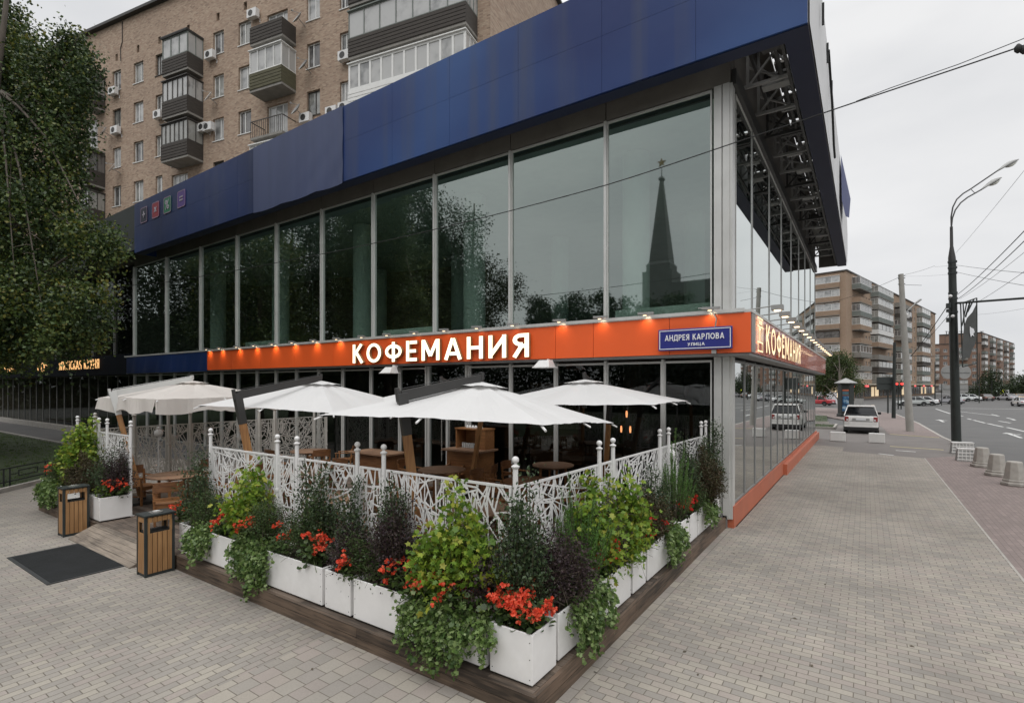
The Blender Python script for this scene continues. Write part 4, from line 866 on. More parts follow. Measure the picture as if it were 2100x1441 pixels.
def balcony(MX, parent, x0, x1, z, dep, par, fr, pn, nf, ns=1, gl=True, sides=True, roof=False, h=2.75, side_m=None, panel=True, rail=False, frame_w=.06):
    b = MB(MX); b.box(x0, 0, z-.14, x1, dep, z); bo = b.build('balcony', M['slabc'], parent)
    p = MB(MX)
    if panel:
        ph = 1.05
        p.box(x0, dep-.06, z+.0, x1, dep+.02, z+ph)
        for xx in (x0, x1-.06): p.box(xx, .0, z, xx+.06, dep-.06, z+ph)
        for k in range(5): p.box(x0-.012, dep+.02, z+.04+k*.2, x1+.012, dep+.045, z+.2+k*.2)
        p.build('parapet', M[par], bo)
    if rail:
        r = MB(MX); n = max(4, int((x1-x0)/.16))
        r.box(x0, dep-.04, z+1.0, x1, dep, z+1.05)
        for k in range(n+1): x = x0+(x1-x0)*k/n; r.box(x-.012, dep-.032, z, x+.012, dep-.008, z+1.0)
        for xx in (x0, x1-.04): r.box(xx, 0, z+1.0, xx+.04, dep-.04, z+1.05)
        r.build('railing', M[par], bo)
    if gl:
        g0 = z+1.06; g1 = z+h-.28
        f = MB(MX); sp = [k/nf for k in range(1, nf)]; wframe(f, x0, x1, g0, g1, dep+.01, sp, frame_w)
        for xx, sg in ((x0, 1), (x1, -1)):
            f.box(xx, .0, g0, xx+sg*frame_w, dep-.06, g0+.05).box(xx, .0, g1-.05, xx+sg*frame_w, dep-.06, g1)
            for k in range(ns+1): y = (dep-.1)*k/max(1, ns+1); f.box(xx, y, g0+.05, xx+sg*frame_w, y+.05, g1-.05)
        f.build('glazing_frame', M[fr], bo)
        q = MB(MX); panes(q, x0+.03, x1-.03, g0+.04, g1-.04, dep-.03, sp)
        for xx in (x0+.025, x1-.025): q.quad((xx, .02, g0+.03), (xx, dep-.06, g0+.03), (xx, dep-.06, g1-.03), (xx, .02, g1-.03))
        q.build('pane', M[pn], bo)
        if roof or True:
            t = MB(MX); t.box(x0-.05, 0, g1+.0, x1+.05, dep+.1, g1+.06); 
            if roof: t.box(x0-.06, 0, g1+.06, x1+.06, dep+.12, g1+.14)
            t.build('top_trim', M[fr if not roof else 'roofmetal'], bo)
    return bo
def frame(P0, D):
    D = Vector((D[0], D[1], 0)).normalized(); n = Vector((-D.y, D.x, 0))
    return Matrix(((D.x, n.x, 0, P0[0]), (D.y, n.y, 0, P0[1]), (0, 0, 1, 0), (0, 0, 0, 1)))
def hit(MX, u, off=0.0):
    """distance along a wall where the sight line through column u meets it"""
    I = MX.inverted(); d = ray(u); o = I @ Vector((0, 0, 0)); q = I @ Vector((d[0], d[1], 0)); dv = q-o
    s = (off-o.y)/dv.y; return o.x+dv.x*s
MA = frame((-16.6, 22.3), (-.982, -.192))
apt = thing('apartment_block', (-38, 22, 0), 'tall tan brick apartment block with cluttered balconies rising behind the shop', 'building')
LA = 62; ZA = 31.4; FL = [12.9, 15.9, 18.9, 21.9, 24.9]
cols = [(231, 248), (274, 294), (319, 333), (437, 459), (489, 515), (629, 656), (697, 716)]
holes = []; wins = []
for ci, (u0, u1) in enumerate(cols):
    b, a = hit(MA, u0), hit(MA, u1)
    for fi, z in enumerate(FL):
        holes.append((a, b, z+1.15, z+2.72)); wins.append((a, b, z+1.15, z+2.72, ci, fi))
vents = []
for u in (239, 283, 327, 386, 447, 503, 560, 640, 700, 760, 850, 940):
    a = hit(MA, u); vents.append((a-.15, a+.15, 28.35, 28.9))
for z in FL:
    for u0, u1 in ((548, 590), (352, 385), (176, 200)): b, a = hit(MA, u0), hit(MA, u1); holes.append((a, b, z+.15, z+2.5))
w = MB(MA); wall_holes(w, 0, LA, 0, ZA, holes+vents, 0, .22)
w.box(0, -14.5, 0, .02, -.0, ZA).box(LA-.02, -14.5, 0, LA, 0, ZA).quad((0, -14.5, 0), (LA, -14.5, 0), (LA, -14.5, ZA), (0, -14.5, ZA)).quad((0, -.3, 0), (0, -.3, ZA), (LA, -.3, ZA), (LA, -.3, 0))
w.build('brick_wall', M['brick'], apt)
MB(MA).box(-.25, -14.6, ZA, LA, .3, ZA+.14).box(-.28, -14.6, ZA-.1, LA, .33, ZA-.0).build('roof_edge', M['roofmetal'], apt)
MB(MA).box(0.4, -14.4, ZA-.2, LA, -.4, ZA-.1).build('roof', M['roofmetal'], apt)
rw = random.Random(4)
for a, b, c, d, ci, fi in wins:
    apt_window(MA, apt, a, b, c, d, 'pvc' if (ci*3+fi) % 7 != 3 else 'darkframe', ['pane', 'pane_l', 'pane_d'][(ci+2*fi) % 3], (.42,) if (ci+fi) % 2 else (.58,))
for z in FL:
    for u0, u1 in ((548, 590), (352, 385), (176, 200)):
        b, a = hit(MA, u0), hit(MA, u1); apt_window(MA, apt, a, b, z+.15, z+2.5, 'pvc', 'pane_l', (.3, .65))
cr = MB(MA); cp0 = hit(MA, 250); cr.tube([(cp0-.1, .04, 31.2), (cp0-.1, .04, 29.6), (cp0+.12, .04, 29.2), (cp0+.1, .04, 28.2)], .03, 6); cr.build('cable_run', M['darkframe'], apt)
# balcony stacks
a1, a0 = hit(MA, 333, 1.15), hit(MA, 417)
for z, fr, pn, par, nf in ((24.9, 'pvc', 'pane_l', 'darkwood', 3), (21.9, 'darkframe', 'pane_l', 'darkwood', 5), (18.9, 'darkframe', 'pane', 'darkwood', 6)):
    balcony(MA, apt, a0, a1+(.12 if z < 20 else 0), z, 1.15, par, 'darkframe' if fr == 'darkframe' else 'greypanel', pn, nf, 1, roof=(z > 24))
a1, a0 = hit(MA, 512, 1.15), hit(MA, 607)
balcony(MA, apt, a0, a1, 24.9, 1.1, 'darkwood', 'pvc', 'pane', 4, gl=False)
balcony(MA, apt, a0, a1, 21.9, 1.15, 'mossy', 'pvc', 'pane_l', 4, 1)
balcony(MA, apt, a0, a1, 18.9, 1.1, 'darkframe', 'pvc', 'pane', 4, gl=False, panel=False, rail=True)
balcony(MA, apt, a0, a1, 15.9, 1.15, 'pvc', 'pvc', 'pane_l', 5, 1)
a1, a0 = hit(MA, 165, 1.1), hit(MA, 216)
balcony(MA, apt, a0, a1, 24.9-.1, 1.2, 'darkwood', 'darkframe', 'pane', 2, 1, roof=True)
balcony(MA, apt, a0, a1, 21.9-.4, 1.1, 'darkwood', 'pvc', 'pane', 3, gl=False, rail=True, panel=False)
balcony(MA, apt, a0, a1, 18.9-.2, 1.15, 'darkwood', 'darkframe', 'pane_d', 2, 1)
balcony(MA, apt, a0, a1, 15.9-.2, 1.15, 'darkwood', 'darkframe', 'pane', 3, 1)
a1 = hit(MA, 716, 1.3); a0 = .75
for z, par, fr, pn, nf, fwd in ((24.9, 'darkwood', 'darkframe', 'pane_l', 7, .04), (21.9, 'darkwood', 'greypanel', 'pane_l', 7, .045), (18.9, 'pvc', 'pvc', 'pane_l', 10, .12)):
    bo = balcony(MA, apt, a0, a1, z, 1.35, par, fr, pn, nf, 2, frame_w=fwd, h=2.85)
sm = MB(MA)
sd_ = thing
# air conditioners and dishes are things of their own
def ac_unit(u, v, lab, w=.82):
    a = hit(MA, u, .3); q = MA @ Vector((a, .22, 0)); s = (q.x*FW[0]+q.y*FW[1]); z = CAM_H-(v-V0)*s/FPX
    c = MA @ Vector((a, .0, z-.28)); t = thing('air_conditioner', c, lab, 'air conditioner', 'air conditioners on the brick wall')
    b = MB(MA); b.box(a-w/2, .12, z-.27, a+w/2, .42, z+.27); b.box(a-w/2+.05, .0, z-.3, a-w/2+.09, .42, z-.27).box(a+w/2-.09, .0, z-.3, a+w/2-.05, .42, z-.27).box(a-w/2+.05, 0, z-.5, a-w/2+.09, .03, z-.3)
    b.build('casing', M['white'], t)
    f = MB(MA); f.add([(a+.08+.2*math.cos(k*.4488), .422, z+.2*math.sin(k*.4488)) for k in range(14)]+[(a+.08+.2*math.cos(k*.4488), .432, z+.2*math.sin(k*.4488)) for k in range(14)], [tuple(range(14, 28))]+[(k, (k+1) % 14, 14+(k+1) % 14, 14+k) for k in range(14)])
    f.build('fan_grille', M['graphite'], t)
def dish(u, v, lab, r=.42, m='white'):
    a = hit(MA, u, .6); q = MA @ Vector((a, .6, 0)); s = (q.x*FW[0]+q.y*FW[1]); z = CAM_H-(v-V0)*s/FPX
    c = MA @ Vector((a, 0, z)); t = thing('satellite_dish', c, lab, 'satellite dish', 'satellite dishes on the brick wall')
    MT = MA @ Matrix.Translation((a, .55, z)) @ Matrix.Rotation(rad(-20), 4, 'Z') @ Matrix.Rotation(rad(-62), 4, 'X')
    b = MB(MT); b.lathe(0, 0, [(r*.02, .0), (r*.4, .02), (r*.75, .06), (r, .12), (r, .13), (r*.75, .075), (r*.4, .035), (.01, .012)], 20); b.build('reflector', M[m], t, smooth='auto')
    c2 = MB(MT); c2.tube([(0, -r*.9, .1), (0, -r*.2, .5)], .015, 6).box(-.04, -r*.2-.04, .46, .04, -r*.2+.04, .56); c2.M = MA; c2.tube([(a, .5, z), (a, .0, z-.15)], .025, 6); c2.build('receiver_arm', M['pale_metal'], t)
for u, v, lab in ((430, 114, 'air conditioner beside the topmost dark wooden balcony on its right'), (416, 262, 'left of two air conditioners side by side at the lowest dark balcony'), (427, 261, 'right of two air conditioners side by side at the lowest dark balcony'),
                  (231, 188, 'air conditioner under the highest window next to the tree'), (236, 268, 'grey air conditioner hanging under the second window next to the tree'), (324, 236, 'air conditioner wedged left of the middle dark balcony'),
                  (626, 243, 'air conditioner by the open railed balcony end'), (680, 230, 'air conditioner just above the roof fascia by the white wall'), (706, 221, 'air conditioner tight against the white corner balcony low down'),
                  (706, 116, 'air conditioner under the window left of the big corner balcony'), (518, 30, 'air conditioner by the topmost open balcony with red trim')): ac_unit(u, v, lab)
for u, v, lab, m in ((428, 200, 'white satellite dish right of the middle dark balcony', 'white'), (213, 271, 'satellite dish with orange mark beside the railed balcony near the tree', 'white'), (230, 346, 'white oval satellite dish under the third window near the tree', 'white'),
                  (623, 135, 'weathered satellite dish right of the white glazed mossy balcony', 'pale_metal'), (608, 226, 'satellite dish standing on the open railed balcony', 'pale_metal'), (611, 38, 'satellite dish right of the topmost open balcony', 'pale_metal')): dish(u, v, lab, m=m)

# second block beyond the driveway
MB2o = atS(1735, V0, 111.0)
M2 = frame((MB2o.x, MB2o.y), (-.2306, -.9733))   # right face runs away: local x negative along the street
D2 = Vector((.2306, .9733, 0))
M2 = frame((MB2o.x, MB2o.y), (-D2.x, -D2.y))
L2 = -hit(M2, 1918); Z2 = 27.6
far = thing('apartment_block', (MB2o.x, MB2o.y+20, 0), 'long tan brick apartment block beyond the parked white car', 'building')
F2 = [3.4+2.98*k for k in range(8)]
def xs2(u): return hit(M2, u)
h2 = []; w2 = []
for (u0, u1) in ((1775, 1778), (1781, 1784), (1821, 1824.5), (1828, 1831), (1869, 1871.5), (1874, 1876.5), (1886, 1888), (1898, 1900), (1904, 1906), (1910, 1912)):
    a, b = sorted((xs2(u0), xs2(u1)))
    for z in F2: h2.append((a, b, z+.9, z+2.3)); w2.append((a, b, z+.9, z+2.3))
w = MB(M2); wall_holes(w, -L2, 0, 0, Z2, h2, 0, .2)
M2L = frame((MB2o.x, MB2o.y), (-.9733, .2306))
M2L = Matrix(((-.9733, -.2306, 0, MB2o.x), (.2306, -.9733, 0, MB2o.y), (0, 0, 1, 0), (0, 0, 0, 1)))
w.M = M2L; w.quad((0, 0, 0), (18, 0, 0), (18, 0, Z2), (0, 0, Z2)); w.M = M2; w.quad((-L2, 0, 0), (-L2, -14, 0), (-L2, -14, Z2), (-L2, 0, Z2)); w.box(-L2, -14, Z2-.3, 0, -.2, Z2-.1)
w.build('brick_wall', M['brick2'], far)
MB(M2).box(-L2-.2, -14, Z2, .2, .25, Z2+.25).build('roof_edge', M['roofmetal'], far)
for a, b, c, d in w2: apt_window(M2, far, a, b, c, d, 'pvc', 'pane_d', (.5,))
r = random.Random(9)
for (u0, u1, dp) in ((1747, 1771, 1.6), (1785, 1817, 1.6), (1834, 1857, 1.5), (1880, 1897, 1.4)):
    a, b = sorted((xs2(u0), xs2(u1)))
    for k, z in enumerate(F2):
        st = r.choice(['slabc', 'greypanel', 'darkwood', 'brick2', 'greypanel']); k2_ = r.random()
        balcony(M2, far, a, b, z, dp, st if k2_ < .9 else 'pvc', 'pvc' if k2_ < .7 else 'darkframe', r.choice(['pane', 'pane_l', 'pane_d']), 4, 1, gl=(r.random() < .82))
Ml = M2L
for k, z in enumerate(F2):
    a, b = hit(Ml, 1721, .5), hit(Ml, 1660, .5); a, b = min(a, b), max(a, b); b = min(b, 9.0)
    balcony(Ml, far, a, b, z-.0, .5, 'brick2' if k > 1 else 'greypanel', 'pvc' if k != 3 else 'darkframe', ['pane_d', 'pane', 'pane_l', 'pane_d', 'pane_l', 'pane_l', 'pane_l', 'pane_l'][k], 4, 1)
cn = MB(M2); cn.box(-L2, .0, 3.2, -1, 2.4, 3.5); cn.M = M2L; cn.box(-.5, 0, 3.2, 12, 2.4, 3.5); cn.build('shop_canopy', mat('canopy_beige', (.42, .38, .3), .7), far)
r = random.Random(2); x = -2.0
M['shop_lit'] = emat('lit_shop_window', (1.0, .78, .5), .55); M['shop_red'] = emat('lit_red_sign', (1.0, .16, .16), 1.3); M['shop_dark'] = mat('shop_window_dark', (.05, .05, .055), .15, var=.4)
while x > -L2+4:
    ww = r.uniform(1.6, 3.6); k = r.random(); mm = 'shop_lit' if k < .3 else 'shop_dark'
    MB(M2).box(x-ww, .02, .5, x, .1, 2.7).build('shop_window', M[mm], far)
    if r.random() < .4: MB(M2).box(x-ww, .1, 2.72, x-.3, .3, 3.15).build('shop_fascia', M['shop_red'] if r.random() < .4 else mat('shop_board', (r.uniform(.1, .6), r.uniform(.1, .5), r.uniform(.1, .5)), .6), far)
    x -= ww+r.uniform(.3, 1.2)
for i in range(4): MB(M2L).box(.8+i*2.6, .02, .5, 2.8+i*2.6, .1, 2.8).build('shop_window', M['shop_lit' if i in (0, 2) else 'shop_dark'], far)

# third group: two reddish blocks at the end of the street
def simple_block(label, u0, v0, u1, s, D, L, mt, ht, nst, seed, ubal=()):
    P = atS(u0, V0, s); MX = frame((P.x, P.y), D); t = thing('apartment_block', P, label, 'building', None)
    r = random.Random(seed); H = ht; hs = []
    st = (L-2)/nst
    for i in range(nst):
        for k in range(9):
            if i % 3 != 1: hs.append((1+i*st+.6, 1+i*st+2.0, 3.6+2.95*k, 5.1+2.95*k))
    hs = [h for h in hs if h[3] < H-.8]
    w = MB(MX); wall_holes(w, 0, L, 0, H, hs, 0, .2); w.box(-.0, -15, 0, .02, 0, H).box(L-.02, -15, 0, L, 0, H).box(0, -15, H-.3, L, -.2, H-.1); w.build('brick_wall', mt, t)
    MB(MX).box(-.2, -15, H, L+.2, .25, H+.3).build('roof_edge', M['roofmetal'], t)
    for a, b, c, d in hs: apt_window(MX, t, a, b, c, d, 'pvc', 'pane_d', (.5,))
    for i in range(nst):
        if i % 3 == 1:
            k = 0
            while 2.9+2.95*k+2.8 < H:
                balcony(MX, t, 1+i*st+.2, 1+(i+1)*st-.2, 2.9+2.95*k, 1.3, r.choice(['slabc', 'greypanel', 'darkwood', 'brick3']), 'pvc', r.choice(['pane', 'pane_l', 'pane_d']), 4, 1, gl=r.random() < .75); k += 1
    MB(MX).box(.5, .0, .3, L-.5, .35, 3.1).build('shop_front', mat('far_shopfront', (.16, .15, .14), .5, var=.7, vs=.5, stretch=(1, 1, .3)), t)
    return t, MX
p1 = atS(2010, V0, 250); p0 = atS(1900, V0, 262)
simple_block('reddish brick block with lettering on its roof seen past the lamp post', 2012, 0, 0, 232, ((p0-p1).x, (p0-p1).y), 32, M['brick3'], 22.0, 9, 31)
simple_block('farthest reddish brick block with a stepped roofline at the end of the street', 2079, 0, 0, 300, ((atS(2012, V0, 236)-atS(2079, V0, 300)).x, (atS(2012, V0, 236)-atS(2079, V0, 300)).y), (atS(2012, V0, 236)-atS(2079, V0, 300)).length, M['brick3'], 27.0, 14, 32)
rs_ = thing('roof_sign', atS(1975, 700, 236), 'row of dark standing letters on the far reddish roof', 'sign')
a = atS(1938, 697, 236); b = atS(2014, 693, 236)
MXs = frame((b.x, b.y), ((a-b).x, (a-b).y)) 
text('ІП   ТЛІТ  Т', 3.3, .1, 'letters', M['roofmetal'], Matrix.Translation((a.x, a.y, a.z+1.6)) @ Matrix.Rotation(math.atan2((b-a).y, (b-a).x), 4, 'Z') @ RXM, rs_, sx=.95)
stand = MB(); 
for k in range(7): p = a.lerp(b, k/6); stand.box(p.x-.08, p.y-.08, p.z-1.6, p.x+.08, p.y+.08, p.z+1.6)
stand.build('stand', M['roofmetal'], rs_)
def mirror_block(label, x, y, D, L, H, mt, nst, seed):
    MX = frame((x, y), D); t = thing('apartment_block', (x, y, 0), label, 'building'); r = random.Random(seed); st = (L-2)/nst; hs = []
    for i in range(nst):
        for k in range(int((H-5)/3)): hs.append((1+i*st+.8, 1+(i+1)*st-.8, 4+3*k, 5.7+3*k))
    w = MB(MX); wall_holes(w, 0, L, 0, H, hs, 0, .2); w.box(0, -15, 0, .02, 0, H).box(L-.02, -15, 0, L, 0, H).box(0, -15, H-.3, L, -.2, H-.1); w.build('brick_wall', mt, t)
    for a, b, c, d in hs: MB(MX).quad((a, -.15, c), (a, -.15, d), (b, -.15, d), (b, -.15, c)).build('window', M['pane_l' if r.random() < .5 else 'pane_d'], t)
    return t
mirror_block('tan block across the street that only shows mirrored in the side glass', 92, 262, (-.98, .2), 30, 26, M['brick2'], 8, 1)
mirror_block('red brown block down the street that only shows mirrored in the side glass', 30+62, 200, (-.3, .95), 60, 22, M['brick3'], 14, 2)
# ------------------------------------------------------------ trees and the tall building that the glass mirrors (they stand behind the photographer)
def atM(u, v, s):
    p = atS(u, v, s); return Vector((p.x, 24-p.y, p.z))
def blobM(u, v, ru, rv, s):
    p = atM(u, v, s); k = s/FPX; return ((p.x, p.y, p.z), (ru*k, ru*k*.9, rv*k))
def park_tree(label, bl, n, size, seed, r0=.3):
    c = bl[0][0]; tree(label, (c[0], c[1], 0), r0, bl, int(n*1.9), size*.8, G_DARK, seed, 'park trees behind the photographer', cl=40, spread=.7, nb=10)
for i, (u, v, ru, rv, s, sp) in enumerate([(330, 560, 90, 190, 46, 1), (470, 540, 80, 200, 44, 1), (600, 520, 80, 210, 43, 1), (730, 500, 75, 220, 42, 1), (845, 500, 62, 190, 41, 1), (905, 600, 52, 130, 41, 1)]):
    park_tree(['broad park tree', 'dense park tree', 'tall park tree', 'dark park tree', 'leafy park tree', 'smaller park tree'][i]+' mirrored in the shop glass, number %d from the wing' % (i+1), [blobM(u, v, ru, rv, s), blobM(u-ru*.5, v+rv*.3, ru*.6, rv*.6, s), blobM(u+ru*.5, v+rv*.2, ru*.55, rv*.6, s+1), blobM(u, v+rv*.75, ru*.9, rv*.35, s)], 15000, .26, 50+i)
park_tree('park tree with loose hanging twigs mirrored in the pane above the end of the sign', [blobM(965, 500, 45, 70, 40), blobM(1000, 590, 55, 60, 40), blobM(950, 640, 70, 60, 41), blobM(1045, 600, 34, 36, 40), blobM(930, 430, 28, 30, 40), blobM(985, 690, 60, 50, 41)], 9000, .2, 60)
for i, (u, v, ru, rv) in enumerate([(1105, 640, 26, 38), (1150, 645, 22, 34), (1185, 640, 30, 40), (1235, 632, 30, 48), (1275, 650, 34, 40), (1330, 650, 36, 40), (1390, 640, 40, 44), (1455, 650, 36, 40), (1520, 660, 40, 40), (1600, 660, 50, 40), (1700, 660, 60, 40)]):
    park_tree('low distant park tree in the mirrored treeline, %s' % ['beside the loose twigged one', 'narrow one', 'under the left of the spire', 'taller one', 'round one', 'wide one', 'below the spire', 'right of the spire', 'further right', 'broad far one', 'last one'][i], [blobM(u, v, ru, rv, 85), blobM(u+ru*.6, v+25, ru*.8, rv*.7, 86), blobM(u-ru*.5, v+60, ru*1.1, rv, 85)], 2600, .5, 70+i)
hg = thing('foliage_screen', (-40, -33, 0), 'long dark hedgerow along the park, raised to darken what the ground floor glass mirrors', 'foliage_screen')  # park foliage made tall and dense to darken the ground floor reflections
rs = np.random.RandomState(3); P = np.stack([rs.uniform(-150, 60, 60000), rs.uniform(-37, -32, 60000), 7.0*rs.uniform(0, 1, 60000)**1.2], 1)
leaf_obj('foliage', [leaf_np(P, .5, rs, .7)], [G_DARK], hg)
hg = thing('foliage_screen', (-97, -20, 0), 'added tall foliage row beyond the wing, keeping bright sky out of its glass', 'foliage_screen')  # foliage added out of view to block sky from the wing's glass
P = np.stack([rs.uniform(-101, -94, 30000), rs.uniform(-60, 8, 30000), 13*rs.uniform(0, 1, 30000)], 1); leaf_obj('foliage', [leaf_np(P, .8, rs, .7)], [G_DARK], hg)
tw = thing('spire_tower', atM(1357, V0, 165).xy.to_3d(), 'stepped stone tower with a tapering spire and star mirrored in the right pane', 'tower')
sc_ = 165/FPX; tc_ = atM(1357, V0, 165); zz = lambda v: CAM_H+(V0-v)*sc_
M['tower'] = mat('tower_stone', (.12, .125, .12), .85, var=.1, vs=.1)
def sq(w, z): w *= sc_; return [(tc_.x-w, tc_.y-w, z), (tc_.x+w, tc_.y-w, z), (tc_.x+w, tc_.y+w, z), (tc_.x-w, tc_.y+w, z)]
t = MB(); t.ring([sq(24, zz(640)), sq(24, zz(545)), sq(20, zz(540)), sq(3.2, zz(372)), sq(5.5, zz(368)), sq(4, zz(364)), sq(.8, zz(362)), sq(.6, zz(346))]); t.build('spire', M['tower'], tw)
t = MB()
for w_, a_, b_ in ((30, 640, 560), (40, 700, 640), (58, 810, 680)): t.ring([sq(w_, zz(a_)), sq(w_, zz(b_))])
t.build('tower_body', M['tower'], tw)
pts = []
for k in range(10): a = math.pi/2+k*math.pi/5; r_ = (9 if k % 2 == 0 else 3.6)*sc_; pts.append((tc_.x+r_*math.cos(a), zz(334)+r_*math.sin(a)))
st_ = MB(); st_.add([(x, tc_.y-.3, z) for x, z in pts]+[(x, tc_.y+.3, z) for x, z in pts], [tuple(range(10)), tuple(range(19, 9, -1))]+[(k, (k+1) % 10, 10+(k+1) % 10, 10+k) for k in range(10)])
st_.build('star', mat('star_gold', (.3, .2, .08), .5), tw)
ob = thing('office_block', atM(1445, V0, 120).xy.to_3d(), 'long flat roofed block low in the mirrored skyline right of the spire', 'building')
q = atM(1445, V0, 120); MB().box(q.x-8, q.y-10, 0, q.x+10, q.y, CAM_H+(V0-572)*120/FPX).build('walls', M['tower'], ob)

# ------------------------------------------------------------ street trees in view
tree('bushy green tree behind the advertising column', atZ(1722, 850).xy.to_3d(), .16, [blob(1700, 770, 26, 36, 60), blob(1725, 765, 26, 34, 60), blob(1738, 745, 14, 16, 60), blob(1715, 738, 22, 18, 60), blob(1680, 780, 22, 30, 60), blob(1755, 790, 12, 20, 62)], 15000, .16, G_MID, 81, cl=22, spread=.6)
tree('dark tree in front of the reddish block past the lamp post', atS(2030, 830, 120).xy.to_3d(), .2, [blob(2025, 790, 22, 28, 120), blob(2045, 800, 18, 22, 120), blob(1998, 812, 20, 18, 122), blob(2035, 765, 12, 16, 120)], 6000, .3, G_DARK, 82, cl=20, spread=.9)
for i, (u, v, ru, rv, s) in enumerate([(2085, 790, 18, 22, 190), (2108, 786, 16, 24, 180), (2072, 806, 10, 12, 200)]):
    tree(['hazy tree at the right edge beyond the blocks', 'larger hazy tree cut by the right photo edge', 'lowest hazy tree at the end of the street'][i], atS(u, 825, s).xy.to_3d(), .2, [blob(u, v, ru, rv, s), blob(u-4, v+10, ru, rv*.7, s)], 2500, .5, G_DARK, 83+i, cl=16, spread=1.2, nb=5)
for i, (x, y, h) in enumerate([(26, 150, 9), (34, 150, 10), (40, 175, 9), (44, 140, 11), (54, 160, 10), (33, 125, 8)]):
    tree('street tree across the road mirrored in the side glass, %s' % ['nearest the lanes', 'second in the row', 'far one', 'tallest', 'outermost', 'closest to the camera'][i], (x+6, y, 0), .2, [((x+6, y, h*.62), (3.6, 3.6, h*.4))], 5000, .3, G_MID, 90+i, 'trees across the road', cl=18, spread=.9, nb=6)

# ------------------------------------------------------------ street furniture
M['pole_dark'] = mat('dark_green_pole', (.022, .027, .024), .5, .2, var=.2, vs=3)
M['pole_conc'] = mat('concrete_pole', (.3, .29, .265), .8, var=.12, vs=2, dirt=.25, dcol=(.2, .19, .17), bump=.2)
def onS(pts, s): return [atS(u, v, s) for u, v in pts]
lp = thing('street_lamp', atZ(1961, 912), 'tall dark lamp post with two curved arms and lamps beside the road', 'street lamp')
MB().tube(onS([(1961.5, 912), (1956, 700), (1952.5, 535)], 27.6), [.215, .19, .165], 16).build('pole', M['pole_dark'], lp, smooth='auto')
MB().tube(onS([(1952.5, 535), (1952, 528), (1951.5, 505), (1951, 465)], 27.6), [.165, .16, .075, .065], 14).build('upper_pole', M['graphite'], lp, smooth='auto')
MB().tube(onS([(1951, 468), (1950.5, 445), (1954, 425), (1962, 409), (1975, 397), (1990, 388), (2012, 373), (2046, 350)], 27.6), .035, 10).tube(onS([(1951, 468), (1953, 448), (1959, 431), (1970, 416), (1984, 405), (2000, 396), (2014, 388)], 27.5), .035, 10).bar(atS(1992, 389, 27.6), atS(1999, 396, 27.5), .03, .03).build('arm', M['graphite'], lp, smooth='auto')
M['lens'] = mat('lamp_lens', (.62, .62, .55), .2, var=.05)
for (u0, v0, u1, v1, s) in ((2044, 352, 2088, 328, 27.6), (2012, 390, 2053, 365, 27.5)):
    a, b = atS(u0, v0, s), atS(u1, v1, s); d = (b-a).normalized(); sd2 = Vector((-FW[0], -FW[1], 0)).cross(d).normalized()
    up = d.cross(Vector((-FW[0], -FW[1], 0))).normalized(); up = up if up.z > 0 else -up; w = d.cross(up)
    secs = []
    for k, (wd, hi) in enumerate(((.04, .05), (.09, .1), (.15, .15), (.17, .17), (.15, .13), (.06, .05))):
        c = a.lerp(b, k/5); secs.append([c-w*wd, c-w*wd*.8+up*hi*.7, c+up*hi, c+w*wd*.8+up*hi*.7, c+w*wd, c-up*.02])
    hd = MB().ring(secs).build('lamp_head', M['pale_metal'], lp, smooth=True)
    secs = []
    for k, (wd, hi) in enumerate(((.05, .03), (.11, .09), (.12, .11), (.1, .08), (.03, .02))):
        c = a.lerp(b, .42+k*.13)-up*.025; secs.append([c-w*wd, c-w*wd*.6-up*hi, c-up*hi*1.15, c+w*wd*.6-up*hi, c+w*wd])
    MB().ring(secs).build('lens', M['lens'], hd, smooth=True)
for v in (537, 549, 560, 601, 612, 640): c = atS(1953+(v-535)*.018, v, 27.6); MB().lathe(c.x, c.y, [(.2, c.z-.05), (.2, c.z+.05)], 14).build('clamp', M['darkmetal'], lp)
for u, v, w, h in ((1945, 627, .2, .26), (1945, 656, .18, .22), (1943, 637, .1, .16)):
    c = atS(u, v, 27.5); MB().box(c.x-w/2, c.y-.1, c.z-h/2, c.x+w/2, c.y+.1, c.z+h/2).build('switch_box', M['darkmetal'], lp, bev=.01)
for u, v in ((1949, 607), (1954, 648)): c = atS(u, v, 27.35); MB().lathe(c.x, c.y, [(.02, c.z-.09), (.08, c.z-.05), (.09, c.z), (.06, c.z+.06), (.02, c.z+.08)], 12).build('insulator', M['white'], lp, smooth=True)
MB().tube([atS(1955, 622, 27.6), atS(2125, 609.5, 24)], .055, 10).build('cross_arm', M['pole_dark'], lp)
bn = thing('banner', atS(1985, 690, 27.0), 'torn grey banner with white patch hanging in a thin frame from the arm', 'banner')
fr = MB()
for a, b in (((1968, 623), (2003, 611)), ((2003, 611), (2004, 790)), ((1970, 622), (1974, 752)), ((1974, 752), (2004, 744)), ((1975, 621), (1979, 690)), ((1983, 618), (1973, 668)), ((1990, 616), (1980, 650)), ((1997, 614), (1984, 640))): fr.bar(atS(*a, 27.0), atS(*b, 27.0), .05, .05)
fr.build('frame', M['pole_dark'], bn)
pg = [(2002, 624), (1994, 640), (1983, 652), (1977, 668), (1974, 700), (1973, 742), (1982, 733), (1988, 735), (1994, 716), (1999, 708), (2003, 688)]
a_ = [atS(u, v, 26.94) for u, v in pg]; b_ = [atS(u, v, 26.98) for u, v in pg]; n = len(pg)
MB().add(a_+b_, [tuple(range(n)), tuple(range(2*n-1, n-1, -1))]+[(k, n+k, n+(k+1) % n, (k+1) % n) for k in range(n)]).build('cloth', mat('banner_grey', (.075, .078, .075), .8, var=.15, vs=2, bump=.3, bs=4), bn)
pw = [(1989, 669), (1992, 672), (1997, 674), (1999, 681), (1996, 684), (1998, 690), (1994, 687), (1991, 691), (1989, 682)]
